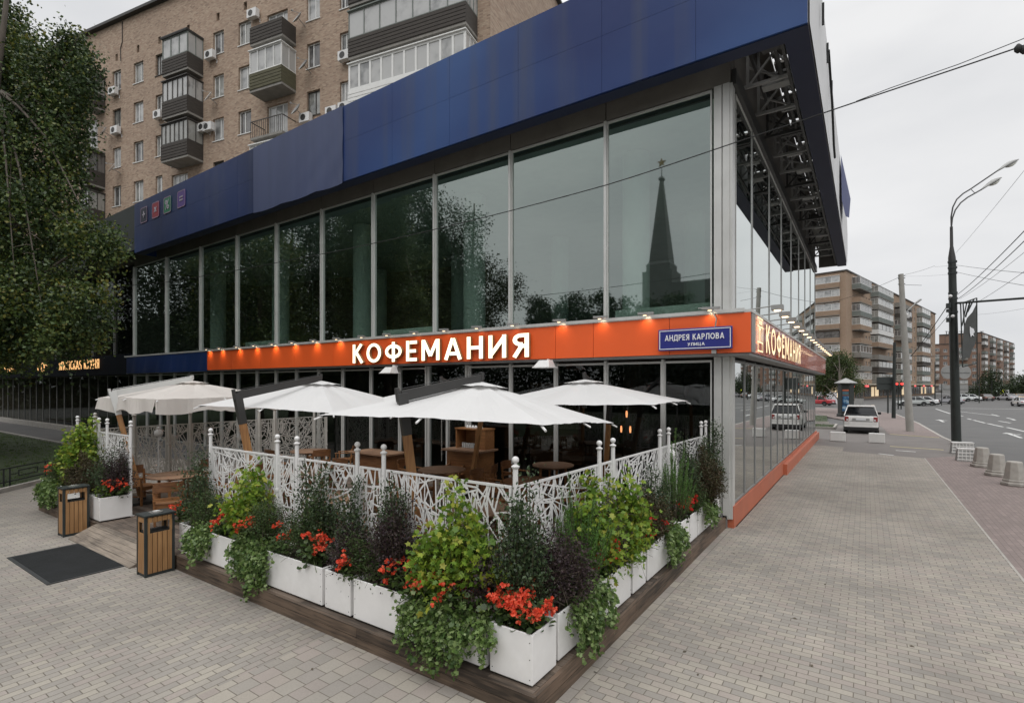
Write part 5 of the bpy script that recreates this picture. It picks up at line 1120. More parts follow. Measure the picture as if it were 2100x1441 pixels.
a_ = [atS(u, v, 26.90) for u, v in pw]; b_ = [atS(u, v, 26.93) for u, v in pw]; n = len(pw)
MB().add(a_+b_, [tuple(range(n))]+[(k, n+k, n+(k+1) % n, (k+1) % n) for k in range(n)]).build('emblem', M['plate_w'], bn)
def sign_back(u, v, s, w, h, lab, rnd_=False, m='pale_metal', cat='road sign', vb=None, grp=None):
    c = atS(u, v, s); t = thing('road_sign', c, lab, cat, grp); k = s/FPX; b = MB()
    d = Vector((RT[0], RT[1], 0)); n_ = Vector((FW[0], FW[1], 0))
    if rnd_: p = [c+d*math.cos(i*.4189)*w*k+Vector((0, 0, math.sin(i*.4189)*w*k)) for i in range(15)]
    else: p = [c+d*sx*w*k+Vector((0, 0, sz*h*k)) for sx, sz in ((-1, -1), (1, -1), (1, 1), (-1, 1))]
    n = len(p); b.add(p+[q+n_*.03 for q in p], [tuple(range(n)), tuple(range(2*n-1, n-1, -1))]+[(i, n+i, n+(i+1) % n, (i+1) % n) for i in range(n)])
    b.bar(c-d*w*k*.8-n_*.02, c+d*w*k*.8-n_*.02, .04, .03); b.build('panel', M[m], t)
    if vb: q = atS(u, vb, s); MB().tube([Vector((q.x, q.y, 0)), c+Vector((0, 0, h*k))], .05, 8).build('post', M['pole_dark'], t)
    return t
sign_back(1944, 763, 30, 14, 14, 'round grey sign back left of the lamp post with a plate under it', True)
sign_back(1978, 763, 30, 14, 14, 'round grey sign back right of the lamp post', True)
sign_back(1944, 797, 30, 11, 8, 'small square plate back left of the lamp post below the round one')
sign_back(1975, 797, 30, 10, 8, 'small square plate back right of the lamp post below the round one')
sign_back(1815, 786, 49.6, 17, 13, 'wide dark green road sign back beside the thin dark pole', m='wing_fascia')
sign_back(1931, 793, 80, 5, 6, 'small pale sign on a thin pole in the junction', vb=832)
def pole(lab, u0, v0, u1, v1, r0, r1, m, s=None, name='utility_pole', cat='pole'):
    s = s or CAM_H*FPX/(v0-V0); a = atS(u0, v0, s); a.z = 0; b = atS(u1, v1, s); t = thing(name, a, lab, cat); MB().tube([a-Vector((0, 0, .1)), b], [r0, r1], 14).build('shaft', M[m], t, smooth='auto'); return t, s
gp, gs = pole('leaning pale concrete pole with a small lamp arm by the kerb', 1866.5, 884, 1847.5, 562, .235, .15, 'pole_conc')
ga = MB(); ga.tube(onS([(1857, 645), (1862, 636), (1880, 620)], gs), .035, 8); ga.bar(atS(1879, 621, gs), atS(1888, 614, gs), .16, .09); ga.build('lamp_arm', M['pale_metal'], gp)
cb_ = MB()
for v in (566, 571, 583): cb_.bar(atS(1842, v, gs), atS(1856, v-1, gs), .05, .05)
cb_.build('bracket', M['darkmetal'], gp)
ga = MB(); ga.tube(onS([(1854, 640), (1866, 648)], gs), .05, 6); ga.lathe(*atS(1861, 648, gs).xy, [(.1, atS(1861, 652, gs).z), (.16, atS(1861, 645, gs).z)], 10); ga.build('camera', M['white'], gp)
pole('slim dark pole between the parked white car and the road', 1832.5, 857, 1834.5, 702, .17, .12, 'pole_dark')
for u, vb, vt, s in ((1917.5, 831, 742, 84), (2008, 826, 724, 95), (2034, 826, 780, 110), (2054, 822, 775, 120)):
    pole({1917.5: 'thin grey pole with a small lantern near the silver cars', 2008: 'thin dark pole past the torn banner', 2034: 'thin pole before the pale hoarding', 2054: 'thinnest far pole by the yellow light'}[u], u, vb, u, vt, .09, .06, 'pole_dark', s)
M['red_light'] = emat('red_signal', (1.0, .05, .04), 2.2)
for i, (u, vb, vt, s, off) in enumerate(((1821, 846, 778, 58, 5), (1848, 837, 778, 70, 0), (1842, 836, 783, 70, -5))):
    t, s = pole('traffic light showing red, %s' % ['beside the dark green sign back', 'behind the leaning concrete pole', 'smallest one between two poles'][i], u, vb, u, vt, .08, .07, 'pole_dark', s, 'traffic_light', 'traffic light')
    c = atS(u+off, 790, s-.3); MB().box(c.x-.17, c.y-.1, c.z-.5, c.x+.17, c.y+.1, c.z+.45).build('signal_head', M['pole_dark'], t)
    k = MB(); d = Vector((-FW[0], -FW[1], 0))*.14; rr = Vector((RT[0], RT[1], 0))
    for dz in ((.22, -.1) if i == 0 else (.2,)):
        k.add([c+d*1.9+rr*.13*math.cos(j*.628)+Vector((0, 0, dz+.13*math.sin(j*.628))) for j in range(10)]+[c+d*.3+rr*.13*math.cos(j*.628)+Vector((0, 0, dz+.13*math.sin(j*.628))) for j in range(10)], [tuple(range(10))]+[(j, 10+j, 10+(j+1) % 10, (j+1) % 10) for j in range(10)])
    k.build('lens', M['red_light'], t)
# overhead cables
def cable(lab, pts, r, grp=None):
    t = MB(); pts = [Vector(p) for p in pts]; t.tube(pts, r, 5, cap=False); o = t.build('overhead_cable', M['black']); tag(o, lab, 'cable', grp); return o
def sagline(a, b, sag, n=14): return [a.lerp(b, i/n)-Vector((0, 0, sag*4*(i/n)*(1-i/n))) for i in range(n+1)]
X_ = [(3.2, 7.12), (1.4, 6.88), (-.65, 6.68), (-3.55, 6.42), (-7.6, 6.33), (-12, 6.38), (-19.4, 6.6), (-25, 6.95)]
pp = []
for i in range(len(X_)-1):
    for k in range(6):
        t_ = k/6; P = [X_[max(i-1, 0)], X_[i], X_[i+1], X_[min(i+2, len(X_)-1)]]
        z = .5*((2*P[1][1])+(-P[0][1]+P[2][1])*t_+(2*P[0][1]-5*P[1][1]+4*P[2][1]-P[3][1])*t_*t_+(-P[0][1]+3*P[1][1]-3*P[2][1]+P[3][1])*t_**3)
        pp.append((X_[i][0]+(X_[i+1][0]-X_[i][0])*t_, 8.0, z))
pp.append((-25, 8, 6.95))
mc = cable('long black cable sagging right across the shop front above the sign', pp, .0085)
c2 = cable('short second strand of cable splitting off near the black insulators', [(3.2, 8, 7.2), (1.55, 8, 6.98), (.9, 8, 6.87), (.25, 8, 6.8), (-.1, 8, 6.745)], .005)
ins = thing('insulator', atY(2087, 8, 100), 'pair of black egg insulators on the cable at the top right', 'insulator')
for u, v in ((2088, 100), (2100, 102)): c = atY(u, 8, v); MB().lathe(c.x, c.y, [(.012, c.z-.05), (.035, c.z-.02), (.035, c.z+.02), (.012, c.z+.05)], 10).build('bead', M['black'], ins, smooth=True)
CL1 = iter(['thickest cable rising to the right from the lamp post at arm height', 'second thick cable rising right just under the thickest one', 'faint cable rising right below the two thick ones', 'cable rising right from the top corner of the banner frame', 'faint steep cable rising right from the flare of the lamp post',
 'upper of two nearly level cables going right from the lamp post collar', 'lower of two nearly level cables going right from the lamp post collar', 'hair thin level cable going left from the lamp post collar', 'lower hair thin cable from lamp post to top of concrete pole', 'faint level cable going right from the edge of the banner'])
CL2 = iter(['thick slack cable running down left from the lamp post switch boxes', 'thinner slack cable beside the thick one running down left', 'cable from the top of the concrete pole left towards the shop', 'level cable low between the concrete pole and the lamp post', 'thin cable from the concrete pole top rising right', 'short cable stub right of the concrete pole bracket'])
G1 = 'thin cables strung from the lamp post'
for (u0, v0, s0, u1, v1, s1, r, sg) in [(1962, 605, 27.4, 2140, 432, 11, .012, .1), (1964, 613, 27.4, 2140, 455, 12, .012, .12), (1968, 613, 27.3, 2140, 485, 13, .006, .1), (2004, 620, 26.8, 2140, 528, 16, .008, .05), (1960, 519, 27.5, 2140, 300, 12, .005, .05),
                                 (1958, 543, 27.5, 2140, 563, 15, .008, .03), (1958, 557, 27.5, 2140, 592, 15, .008, .03), (1949, 545, 27.6, 1917, 547, 31, .005, .0), (1949, 562, 27.6, 1856, 566, 35, .004, .05), (2003, 645, 26.8, 2140, 625, 17, .004, .05)]:
    cable(next(CL1), sagline(atS(u0, v0, s0), atS(u1, v1, s1), sg), r, G1)
G2_ = 'slack cables left of the lamp post'
for (u0, v0, s0, u1, v1, s1, r, sg) in [(1946, 622, 27.6, 1868, 731, 34, .02, .1), (1950, 640, 27.6, 1868, 729, 35, .012, .1), (1845, 568, 35, 1690, 624, 40, .012, .15), (1866, 729, 34.5, 1960, 729, 27.8, .02, .05), (1856, 563, 35, 1917, 545, 33, .008, .05), (1856, 584, 35, 1890, 585, 33, .012, 0)]:
    cable(next(CL2), sagline(atS(u0, v0, s0), atS(u1, v1, s1), sg), r, G2_)

# tapered concrete bollards
def bollard(x, y, lab):
    t = thing('bollard', (0, 0, 0), lab, 'bollard', 'concrete bollards on the rose paving')
    b = MB(); b.lathe(0, 0, [(.33, 0), (.345, .03), (.345, .09), (.32, .12)], 8); b.lathe(0, 0, [(.30, .118), (.305, .17), (.285, .2)], 8); b.build('base', M['concrete'], t, bev=.012)
    b = MB(); b.lathe(0, 0, [(.272, .2), (.205, .70), (.19, .735), (.15, .745)], 8); b.build('body', M['concrete'], t, bev=.012); t.location = (x, y, 0); return t
b0 = bollard(3.66, 26.4, 'farthest of the three grey concrete bollards, next to the white grid barrier')
for x, y, lab in ((3.73, 24.15, 'middle one of the three grey concrete bollards'), (3.82, 22.1, 'nearest of the three grey concrete bollards, cut by the photo edge')): copy_tree(b0, loc=(x, y, 0), label=lab, rz=.2)
M['barrier'] = mat('barrier_white', (.62, .61, .59), .6, var=.08, dirt=.3, dcol=(.35, .33, .3))
def barrier(x, y, rz, lab):
    t = thing('barrier_block', (0, 0, 0), lab, 'barrier', 'white grid barriers at the kerb')
    b = MB(); b.add([(-.42, -.16, 0), (.42, -.16, 0), (.42, .16, 0), (-.42, .16, 0), (-.38, -.1, .5), (.38, -.1, .5), (.38, .1, .5), (-.38, .1, .5)], [(0, 3, 2, 1), (4, 5, 6, 7), (0, 1, 5, 4), (1, 2, 6, 5), (2, 3, 7, 6), (3, 0, 4, 7)])
    b.build('core', M['pale_metal'], t)
    g = MB()
    for k in range(7): x_ = -.39+.13*k; g.bar((x_, -.165, .02), (x_*.9, -.108, .5), .035, .02)
    for k in range(4): z = .05+.135*k; y_ = -.17+.058*z/.5; g.box(-.42+.04*z/.5, y_-.006, z, .42-.04*z/.5, y_+.012, z+.045)
    g.box(-.40, -.13, .49, .40, .13, .53); g.build('grid', M['barrier'], t, bev=.004); t.location = (x, y, 0); t.rotation_euler = (0, 0, rz); return t
q0 = barrier(3.62, 31.0, 0.15, 'white gridded barrier block right at the foot of the lamp post')
copy_tree(q0, loc=(3.5, 28.1, 0), rz=.1, label='white gridded barrier block nearer the concrete bollards')
def plain_block(x, y, lab, rz=0, k=1.0):
    t = thing('concrete_block', (0, 0, 0), lab, 'block', 'plain white blocks closing the driveway'); b = MB(); b.box(-.36*k, -.18, 0, .36*k, .18, .5); b.build('block', M['barrier'], t, bev=.02)
    MB().box(-.33*k, -.15, -.02, .33*k, .15, .0).build('foot', M['graphite'], t); t.location = (x, y, 0.006); t.rotation_euler = (0, 0, rz)
plain_block(-1.28, 34.2, 'plain white block behind the left rear corner of the parked car'); plain_block(.5, 34.4, 'plain white block behind the right rear corner of the parked car', -.05)
# advertising column
kc = atZ(1734.5, 854); kk = thing('advertising_column', kc, 'dark six sided advertising column with a pointed grey roof and a blue poster', 'advertising column')
b = MB(); b.lathe(kc.x, kc.y, [(.78, 0), (.78, .25), (.68, .3), (.68, 3.15), (.8, 3.2), (.8, 3.3)], 6); b.build('body', M['pole_dark'], kk)
b = MB(); b.lathe(kc.x, kc.y, [(.98, 3.3), (.98, 3.36), (.05, 3.82), (.0, 3.83)], 6); b.build('roof', M['pale_metal'], kk)
def poster_mat():
    m, nt, b = newmat('poster_blue'); n = nt.nodes; l = nt.links; g = n.new('ShaderNodeTexCoord'); no = n.new('ShaderNodeTexNoise'); no.inputs['Scale'].default_value = 2.2; no.inputs['Detail'].default_value = 2; l.new(g.outputs['Object'], no.inputs['Vector'])
    cr = n.new('ShaderNodeValToRGB'); e = cr.color_ramp.elements; e[0].position = .4; e[0].color = (.015, .04, .09, 1); e[1].position = .66; e[1].color = (.3, .4, .48, 1); q = e.new(.54); q.color = (.04, .13, .24, 1)
    l.new(no.outputs['Fac'], cr.inputs[0]); l.new(cr.outputs[0], b.inputs['Base Color']); b.inputs['Roughness'].default_value = .25; return m
a0_ = math.atan2(-kc.y, -kc.x)
for j in range(6):
    am = (j+.5)*math.pi/3; c_ = Vector((math.cos(am), math.sin(am), 0)); 
    if c_.dot(Vector((-kc.x, -kc.y, 0)).normalized()) < .8: continue
    t_ = Vector((-c_.y, c_.x, 0)); o = kc+c_*.595; pm_ = poster_mat() if j == 3 or True else None
    q = MB(); q.bar(o-t_*.27+Vector((0, 0, 1.3)), o+t_*.27+Vector((0, 0, 1.3)), .03, 1.5); po = q.build('poster', pm_, kk)
    for zz_, hh, cc in ((2.62, .14, (.45, .12, .07)), (2.4, .1, (.1, .22, .3)), (2.24, .05, (.12, .25, .3)), (2.12, .05, (.3, .12, .1))): MB().bar(o-t_*.26+Vector((0, 0, zz_)), o+t_*.26+Vector((0, 0, zz_)), .034, hh).build('poster_line', mat('poster_line', cc, .4), po)
# hoarding and cabinet behind the column
h0 = atS(1672, V0, 84); h1 = atS(1716, V0, 80); hd = thing('billboard', (h0.x, h0.y, 0), 'white hoarding with round food pictures behind the red car', 'billboard')
z0 = .3; z1 = CAM_H-(803-V0)*.077
b = MB(); b.bar((h0.x, h0.y, (z0+z1)/2), (h1.x, h1.y, (z0+z1)/2), .1, z1-z0); b.build('panel', M['plate_w'], hd)
dd = (h1-h0).normalized()
for i, (u, v, cc) in enumerate(((1683, 811, (.12, .1, .12)), (1695, 814, (.3, .14, .08)), (1678, 817, (.2, .1, .1)), (1684, 826, (.25, .1, .08)), (1694, 821, (.2, .12, .08)))):
    c = h0+dd*((atS(u, V0, 82)-h0).dot(dd)); z = CAM_H-(v-V0)*.077; nn = Vector((dd.y, -dd.x, 0))*.06
    if nn.y > 0: nn = -nn
    MB().add([c+nn+dd*.42*math.cos(j*.5236)+Vector((0, 0, z-CAM_H+ .42*math.sin(j*.5236))) for j in range(12)], [tuple(range(12))]).build('picture', mat('food_picture', cc, .5, var=.6, vs=4), hd)
MB().bar((h0+dd*.5)+Vector((0, 0, z1-CAM_H+.35)), (h0+dd*2.0)+Vector((0, 0, z1-CAM_H+.35)), .1, .55).build('top_panel', mat('red_panel', (.5, .07, .03), .5, var=.3, vs=.8), hd)
cc_ = atZ(1762, 838, 0); cbn = thing('utility_cabinet', cc_, 'grey utility cabinet just behind the advertising column', 'cabinet')
MB().box(cc_.x-.5, cc_.y-.3, 0, cc_.x+.5, cc_.y+.3, 1.45).build('cabinet_body', M['pale_metal'], cbn, bev=.02); MB().box(cc_.x-.54, cc_.y-.34, 1.45, cc_.x+.54, cc_.y+.34, 1.52).build('lid', M['graphite'], cbn)
for i, (u, v) in enumerate(((2052, 785), (2066, 787), (2081, 788))):
    c = atS(u, v, 150); sg = thing('far_signboard', c, ['pale green signboard in front of the reddish blocks', 'round yellow lit board near the far shops', 'small white board near the far shops'][i], 'signboard')
    if i == 1: c = atS(2056, 803, 150); e = MB(); e.add([c+Vector((RT[0]*.8*math.cos(j*.6283), RT[1]*.8*math.cos(j*.6283), .8*math.sin(j*.6283))) for j in range(10)]+[c+Vector((FW[0]*.2+RT[0]*.8*math.cos(j*.6283), FW[1]*.2+RT[1]*.8*math.cos(j*.6283), .8*math.sin(j*.6283))) for j in range(10)], [tuple(range(10))]+[(j, 10+j, 10+(j+1) % 10, (j+1) % 10) for j in range(10)]); e.build('face', emat('yellow_board', (.8, .85, .05), .8), sg)
    else: c = atS((2042, 0, 2064)[i], (798, 0, 803)[i], 150); w_ = (1.6, 0, .7)[i]; MB().bar(c-Vector((RT[0]*w_, RT[1]*w_, 0)), c+Vector((RT[0]*w_, RT[1]*w_, 0)), .15, (1.7, 0, 1.0)[i]).build('face', mat('board_face', ((.4, .48, .42), 0, (.6, .6, .6))[i], .5, var=.2, vs=1), sg)
    sg.location = c; 
    for ch in children(sg): ch.data.transform(Matrix.Translation(-(c-atS(u, v, 150))))
    MB().tube([Vector((c.x, c.y, 0)), Vector((c.x, c.y, c.z-.3))], .08, 6).build('post', M['pole_dark'], sg)

# ------------------------------------------------------------ vehicles
M['tyre'] = mat('tyre', (.012, .012, .012), .85, var=.3, bump=.3); M['rim'] = mat('wheel_rim', (.3, .3, .3), .35, .7); M['carglass'] = mat('car_glass', (.012, .014, .016), .06, var=.3, spec=.9); M['carblack'] = mat('car_black_trim', (.014, .014, .015), .5)
M['tail'] = mat('tail_lamp', (.25, .012, .012), .2, var=.1, coat=.5, spec=.8); M['headl'] = mat('head_lamp', (.6, .6, .6), .1, var=.1, spec=.9)
def paint(name, c): return mat(name, c, .28, .1, var=.03, coat=.7)
def wheel(parent, x, y, r, w):
    sg = 1 if x > 0 else -1; tm = MB(); n = 22; pr = [(r*.62, 0), (r*.94, 0), (r, w*.2), (r, w*.8), (r*.94, w), (r*.62, w)]; vs = []
    for rr, t in pr:
        for j in range(n): a = 2*math.pi*j/n; vs.append((x+sg*(t-w), y+rr*math.cos(a), r+rr*math.sin(a)))
    tm.add(vs, [(i*n+j, i*n+(j+1) % n, ((i+1) % 6)*n+(j+1) % n, ((i+1) % 6)*n+j) for i in range(6) for j in range(n)])
    t = tm.build('tyre', M['tyre'], None, fix=True); t.name = 'wheel'; t.parent = parent
    rm = MB()
    for k in range(5):
        a = 2*math.pi*k/5; rm.bar((x-sg*w*.12, y, r), (x-sg*w*.12, y+r*.62*math.cos(a), r+r*.62*math.sin(a)), w*.1, r*.18)
    vs = [(x-sg*w*.35, y+r*.63*math.cos(2*math.pi*j/n), r+r*.63*math.sin(2*math.pi*j/n)) for j in range(n)]; rm.add(vs, [tuple(range(n))]); rm.build('rim', M['rim'], t)
def section(hw, zb, zt, y, tum=.0, cr_=.12, n=5):
    """rounded box cross-section at y: half width, bottom, top, inward lean of the top"""
    p = [(-hw+cr_, zb), (hw-cr_, zb)]; q = []
    for cx, cz, a0 in ((hw-cr_, zb+cr_, -90), (hw-cr_-tum, zt-cr_, 0), (-hw+cr_+tum, zt-cr_, 90), (-hw+cr_, zb+cr_, 180)):
        for k in range(n+1): a = rad(a0+90*k/n); q.append((cx+cr_*math.cos(a), y, cz+cr_*math.sin(a)))
    return q
def car(lab, loc, rz, col, kind='sedan', group=None):
    t = thing('parked_car' if kind == 'suv' else 'car', (0, 0, 0), lab, 'car', group); pm_ = paint('car_paint', col)
    if kind == 'suv':
        Lc, W, zb, belt, top = 4.8, .96, .32, 1.14, 1.79; R_ = .37; wy = (.92, 3.75)
        body = [(.0, .86, .42, 1.02, .02), (.03, .9, .36, 1.1, .02), (.12, .945, .34, belt, .03), (.6, .955, .33, belt, .03), (2.4, .96, .33, belt, .03), (3.6, .955, .34, 1.13, .04), (4.4, .93, .36, 1.07, .05), (4.7, .86, .38, .98, .06), (4.8, .74, .44, .86, .08)]
        cab = [(.16, .90, belt-.04, belt, .0), (.22, .885, belt-.04, 1.42, .05), (.30, .87, belt-.04, 1.66, .12), (.42, .86, belt-.04, top-.05, .17), (1.2, .86, belt-.04, top-.03, .18), (2.6, .86, belt-.04, top-.05, .18), (3.0, .86, belt-.04, 1.6, .14), (3.55, .88, belt-.04, 1.17, .02)]
    else:
        Lc, W, zb, belt, top = 4.5, .88, .25, .92, 1.45; R_ = .32; wy = (.9, 3.55)
        body = [(.0, .72, .38, .82, .05), (.06, .8, .3, .9, .05), (.3, .86, .27, .96, .06), (1.2, .88, .25, belt+.02, .05), (3.1, .88, .25, belt, .05), (3.9, .86, .27, .82, .08), (4.35, .78, .3, .7, .08), (4.5, .66, .36, .6, .06)]
        cab = [(.55, .78, belt-.06, belt+.02, 0), (.95, .78, belt-.06, 1.28, .12), (1.35, .78, belt-.06, top, .17), (2.3, .78, belt-.06, top, .17), (2.75, .78, belt-.06, 1.26, .12), (3.25, .78, belt-.06, belt+.0, 0)]
    b = MB(); b.ring([section(w_, z0, z1, y, tu, .13 if kind == 'suv' else .16) for y, w_, z0, z1, tu in body]); bo = b.build('body', pm_, t, smooth='auto', fix=True)
    b = MB(); b.ring([section(w_, z0, max(z1, z0+.06), y, tu, min(.1, (max(z1, z0+.06)-z0)*.45)) for y, w_, z0, z1, tu in cab]); b.build('windows', M['carglass'], t, smooth='auto', fix=True)
    rfy = (.36, 2.75) if kind == 'suv' else (1.28, 2.4); b = MB(); tu = .17
    b.ring([section(cab[0][1]-tu+.03, top-.05, top-.005, rfy[0], .02, .02), section(cab[0][1]-tu+.03, top-.04, top+.012, (rfy[0]*2+rfy[1])/3, .02, .025), section(cab[0][1]-tu+.03, top-.05, top-.01, rfy[1], .02, .02)])
    for sg in (-1, 1):      # pillars
        hw = cab[0][1]
        if kind == 'suv':
            for (ya, za, xa_), (yb, zb_, xb_), w_ in (((.14, belt-.02, .915), (.4, top-.04, .72), .16), ((1.25, belt, .895), (1.3, top-.04, .72), .1), ((2.3, belt, .895), (2.2, top-.04, .72), .1), ((3.5, belt, .9), (2.72, top-.05, .72), .09)): b.bar((sg*xa_, ya, za), (sg*xb_, yb, zb_), .05, w_, up=(0, 1, 0))
        else:
            for (ya, za, xa_), (yb, zb_, xb_), w_ in (((.58, belt, .79), (1.32, top-.02, .62), .1), ((1.95, belt, .79), (1.95, top-.03, .63), .08), ((3.22, belt, .79), (2.4, top-.02, .62), .07)): b.bar((sg*xa_, ya, za), (sg*xb_, yb, zb_), .04, w_, up=(0, 1, 0))
    b.build('roof', pm_, t, bev=.01)
    b = MB(); b.ring([section(body[1][1]-.0, .2, .46, -.04, 0, .08), section(W-.01, .18, .48, .1, 0, .08), section(W-.03, .2, .42, wy[0]-R_-.06, 0, .06)]); b.ring([section(W-.02, .22, .36, wy[0]+R_+.04, 0, .05), section(W-.02, .22, .36, wy[1]-R_-.04, 0, .05)]); b.build('lower_trim', M['carblack'], t, fix=True)
    for sg in (-1, 1):
        for y in wy:
            wheel(t, sg*(W-.0), y, R_, .24)
            a = MB(); vs = [(sg*(W+.004), y+(R_+.07)*math.cos(k*math.pi/10), R_+(R_+.07)*math.sin(k*math.pi/10)) for k in range(11)]; a.add(vs, [tuple(range(11))]); a.build('wheel_arch', M['carblack'], t)
        b = MB(); m_ = (sg*(W+.05), 2.95 if kind == 'suv' else 2.7, belt+.06); b.box(m_[0]-.09, m_[1]-.06, m_[2]-.08, m_[0]+.11, m_[1]+.06, m_[2]+.1); b.build('mirror', M['carblack'] if kind == 'suv' else pm_, t, bev=.03)
        if kind == 'suv':
            b = MB(); x0 = sg*.66; b.box(x0-.0, -.022, .78, sg*.895, .16, 1.09); b.build('tail_light', M['tail'], t, bev=.03)
            MB().box(sg*.68, -.030, .83, sg*.78, -.02, .93).build('reversing_lamp', M['headl'], t)
        else:
            b = MB(); b.box(sg*.5, -.012, .68, sg*.78, .1, .8); b.build('tail_light', M['tail'], t, bev=.02)
        b = MB(); y = Lc; b.box(sg*.48, y-.25, .62 if kind != 'suv' else .78, sg*.74, y-.06, .74 if kind != 'suv' else .92); b.build('headlight', M['headl'], t, bev=.02)
    if kind == 'suv':
        MB().box(-.64, -.035, .50, .64, -.0, .76).box(-.9, -.05, .42, .9, .02, .5).build('bumper', pm_, t, bev=.02)
        MB().box(-.62, -.022, .765, .62, .0, .79).build('bumper_groove', M['carblack'], t)
        b = MB(); b.box(-.46, -.03, .84, .46, -.012, .99); b.build('plate_recess', mat('recess_grey', (.3, .3, .29), .5), t)
        b = MB(); b.box(-.27, -.045, .87, .27, -.03, .965); b.build('number_plate', M['plate_w'], t)
        b = MB(); b.add([(-.72, .22, top-.02), (.72, .22, top-.02), (.7, .62, top+.01), (-.7, .62, top+.01), (-.72, .22, top-.07), (.72, .22, top-.07), (.7, .6, top-.05), (-.7, .6, top-.05)], [(0, 1, 2, 3), (7, 6, 5, 4), (4, 5, 1, 0), (5, 6, 2, 1), (6, 7, 3, 2), (7, 4, 0, 3)]); b.build('spoiler', pm_, t, bev=.01)
        MB().box(-.8, -.06, .2, .8, .1, .42).build('rear_valance', M['carblack'], t, bev=.02)
        MB().bar((-.1, .15, 1.2), (.5, .1, 1.17), .02, .03).build('wiper', M['carblack'], t)
    else: MB().box(-.26, -.02, .5, .26, .02, .6).build('number_plate', M['plate_w'], t)
    t.location = loc; t.rotation_euler = (0, 0, rz); return t
cc = atZ(1765.5, 889, 0); car('white off road car parked on the driveway, seen from behind', (cc.x, cc.y-.0, 0), 0.0, (.72, .71, .69), 'suv')
sed = []
def far_car(u, v, rz, col, lab, z=-.12):
    p = atZ(u, v, z); sed.append(car(lab, (p.x, p.y, z), rz, col, 'sedan', 'cars further down the street'))
far_car(1709, 832, 1.2, (.4, .03, .04), 'small red car parked in front of the round picture hoarding', 0)
far_car(1903, 832, 1.9, (.34, .36, .35), 'silver car waiting across the junction, left of a pair')
far_car(1926, 831.5, 1.5, (.6, .6, .6), 'white car with red sticker beside the silver one at the junction')
far_car(1968, 829, .5, (.3, .3, .32), 'grey car half hidden behind the lamp post')
far_car(1996, 823, 1.6, (.5, .52, .52), 'pale car parked by the dark tree, left one')
far_car(2014, 823, 1.5, (.58, .6, .6), 'white car parked by the dark tree, right one')
far_car(2030, 822, .2, (.12, .08, .06), 'brown car facing away near the far shops')
far_car(2082, 821.5, .4, (.5, .5, .52), 'silver car in the far traffic by the right edge')
far_car(2098, 821.5, .2, (.6, .35, .1), 'orange taxi in the far traffic at the right edge')
far_car(2108, 834, .1, (.6, .6, .6), 'white car entering at the right photo edge')
# low black lawn railing
rl = thing('lawn_railing', (-21, 4.4, 0), 'low black metal railing along the lawn edge at the left', 'railing')
import itertools
A0, A1 = Vector((-20.72, 4.15, 0)), Vector((-24.6, 8.5, 0)); Ln = (A1-A0).length; nseg = 3
A00 = A0-(A1-A0)*.9
for k in range(6):
    a = A00.lerp(A1, k/6)+Vector((-.22, -.12, 0)); b = A00.lerp(A1, (k+1)/6)+Vector((-.22, -.12, 0)); g = MB()
    g.bar(a+Vector((0, 0, .62)), b+Vector((0, 0, .62)), .03, .03).bar(a+Vector((0, 0, .22)), b+Vector((0, 0, .22)), .03, .03)
    for q in (.0, .12, .88): c = a.lerp(b, q); g.bar(c+Vector((0, 0, 0)), c+Vector((0, 0, .62)), .035, .035)
    m = a.lerp(b, .3); m2_ = a.lerp(b, .7); g.bar(m+Vector((0, 0, .34)), m2_+Vector((0, 0, .34)), .025, .025).bar(m+Vector((0, 0, .5)), m2_+Vector((0, 0, .5)), .025, .025).bar(m+Vector((0, 0, .33)), m+Vector((0, 0, .51)), .025, .025).bar(m2_+Vector((0, 0, .33)), m2_+Vector((0, 0, .51)), .025, .025)
    g.bar(a.lerp(b, .12)+Vector((0, 0, .42)), m+Vector((0, 0, .42)), .022, .022).bar(m2_+Vector((0, 0, .42)), a.lerp(b, .88)+Vector((0, 0, .42)), .022, .022)
    g.build('railing_section', M['black'], rl)
# ------------------------------------------------------------ terrace deck
DZ = .23
deck = thing('terrace_deck', (-9.5, 8, 0), 'low wooden terrace deck with a dark weathered timber edge in front of the shop', 'deck')
bm_ = MB(); y = 4.1; k = 0; r = random.Random(8)
while y < 11.9:
    x = -17.0; 
    while x < -2.56:
        L_ = r.uniform(2.2, 3.6); x1 = min(x+L_, -2.56)
        if -2.56-x1 < .4: x1 = -2.56
        bm_.box(x+.002, y, DZ-.035, x1-.002, y+.138, DZ+r.uniform(-.0015, .0015)); x = x1
    y += .145
bm_.build('deck_boards', M['deckwood'], deck)
MB().box(-16.95, 4.12, .0, -2.6, 11.85, DZ-.04).build('substructure', M['black'], deck)
e = MB()
for z0, z1 in ((.0, .108), (.114, .222)):
    for a, b in ((-17.02, -13.3), (-10.28, -7.4), (-7.4, -5.0), (-5.0, -2.51)): e.box(a+.002, 4.055, z0, b-.002, 4.1, z1)
for a, b in ((-17.02, -13.3), (-10.28, -6.2), (-6.2, -2.51)): MB().box(a+.002, 4.052, .224, b-.002, 4.1, DZ+.004).build('edge_cap', M['edgewood'], deck)
e.build('edge_board', M['edgewood'], deck)
e = MB()
for z0, z1 in ((.0, .108), (.114, .222)):
    for a, b in ((4.1, 6.6), (6.6, 9.2), (9.2, 12.0)): e.box(-2.555, a+.002, z0, -2.51, b-.002, z1)
MB().box(-2.555, 4.1, .224, -2.507, 12.0, DZ+.004).build('edge_cap', M['edgewood_y'], deck); e.build('edge_board', M['edgewood_y'], deck)
rp = thing('ramp', (-11.8, 3.95, 0), 'short pale plank ramp up to the deck between the two litter bins', 'ramp')
b = MB()
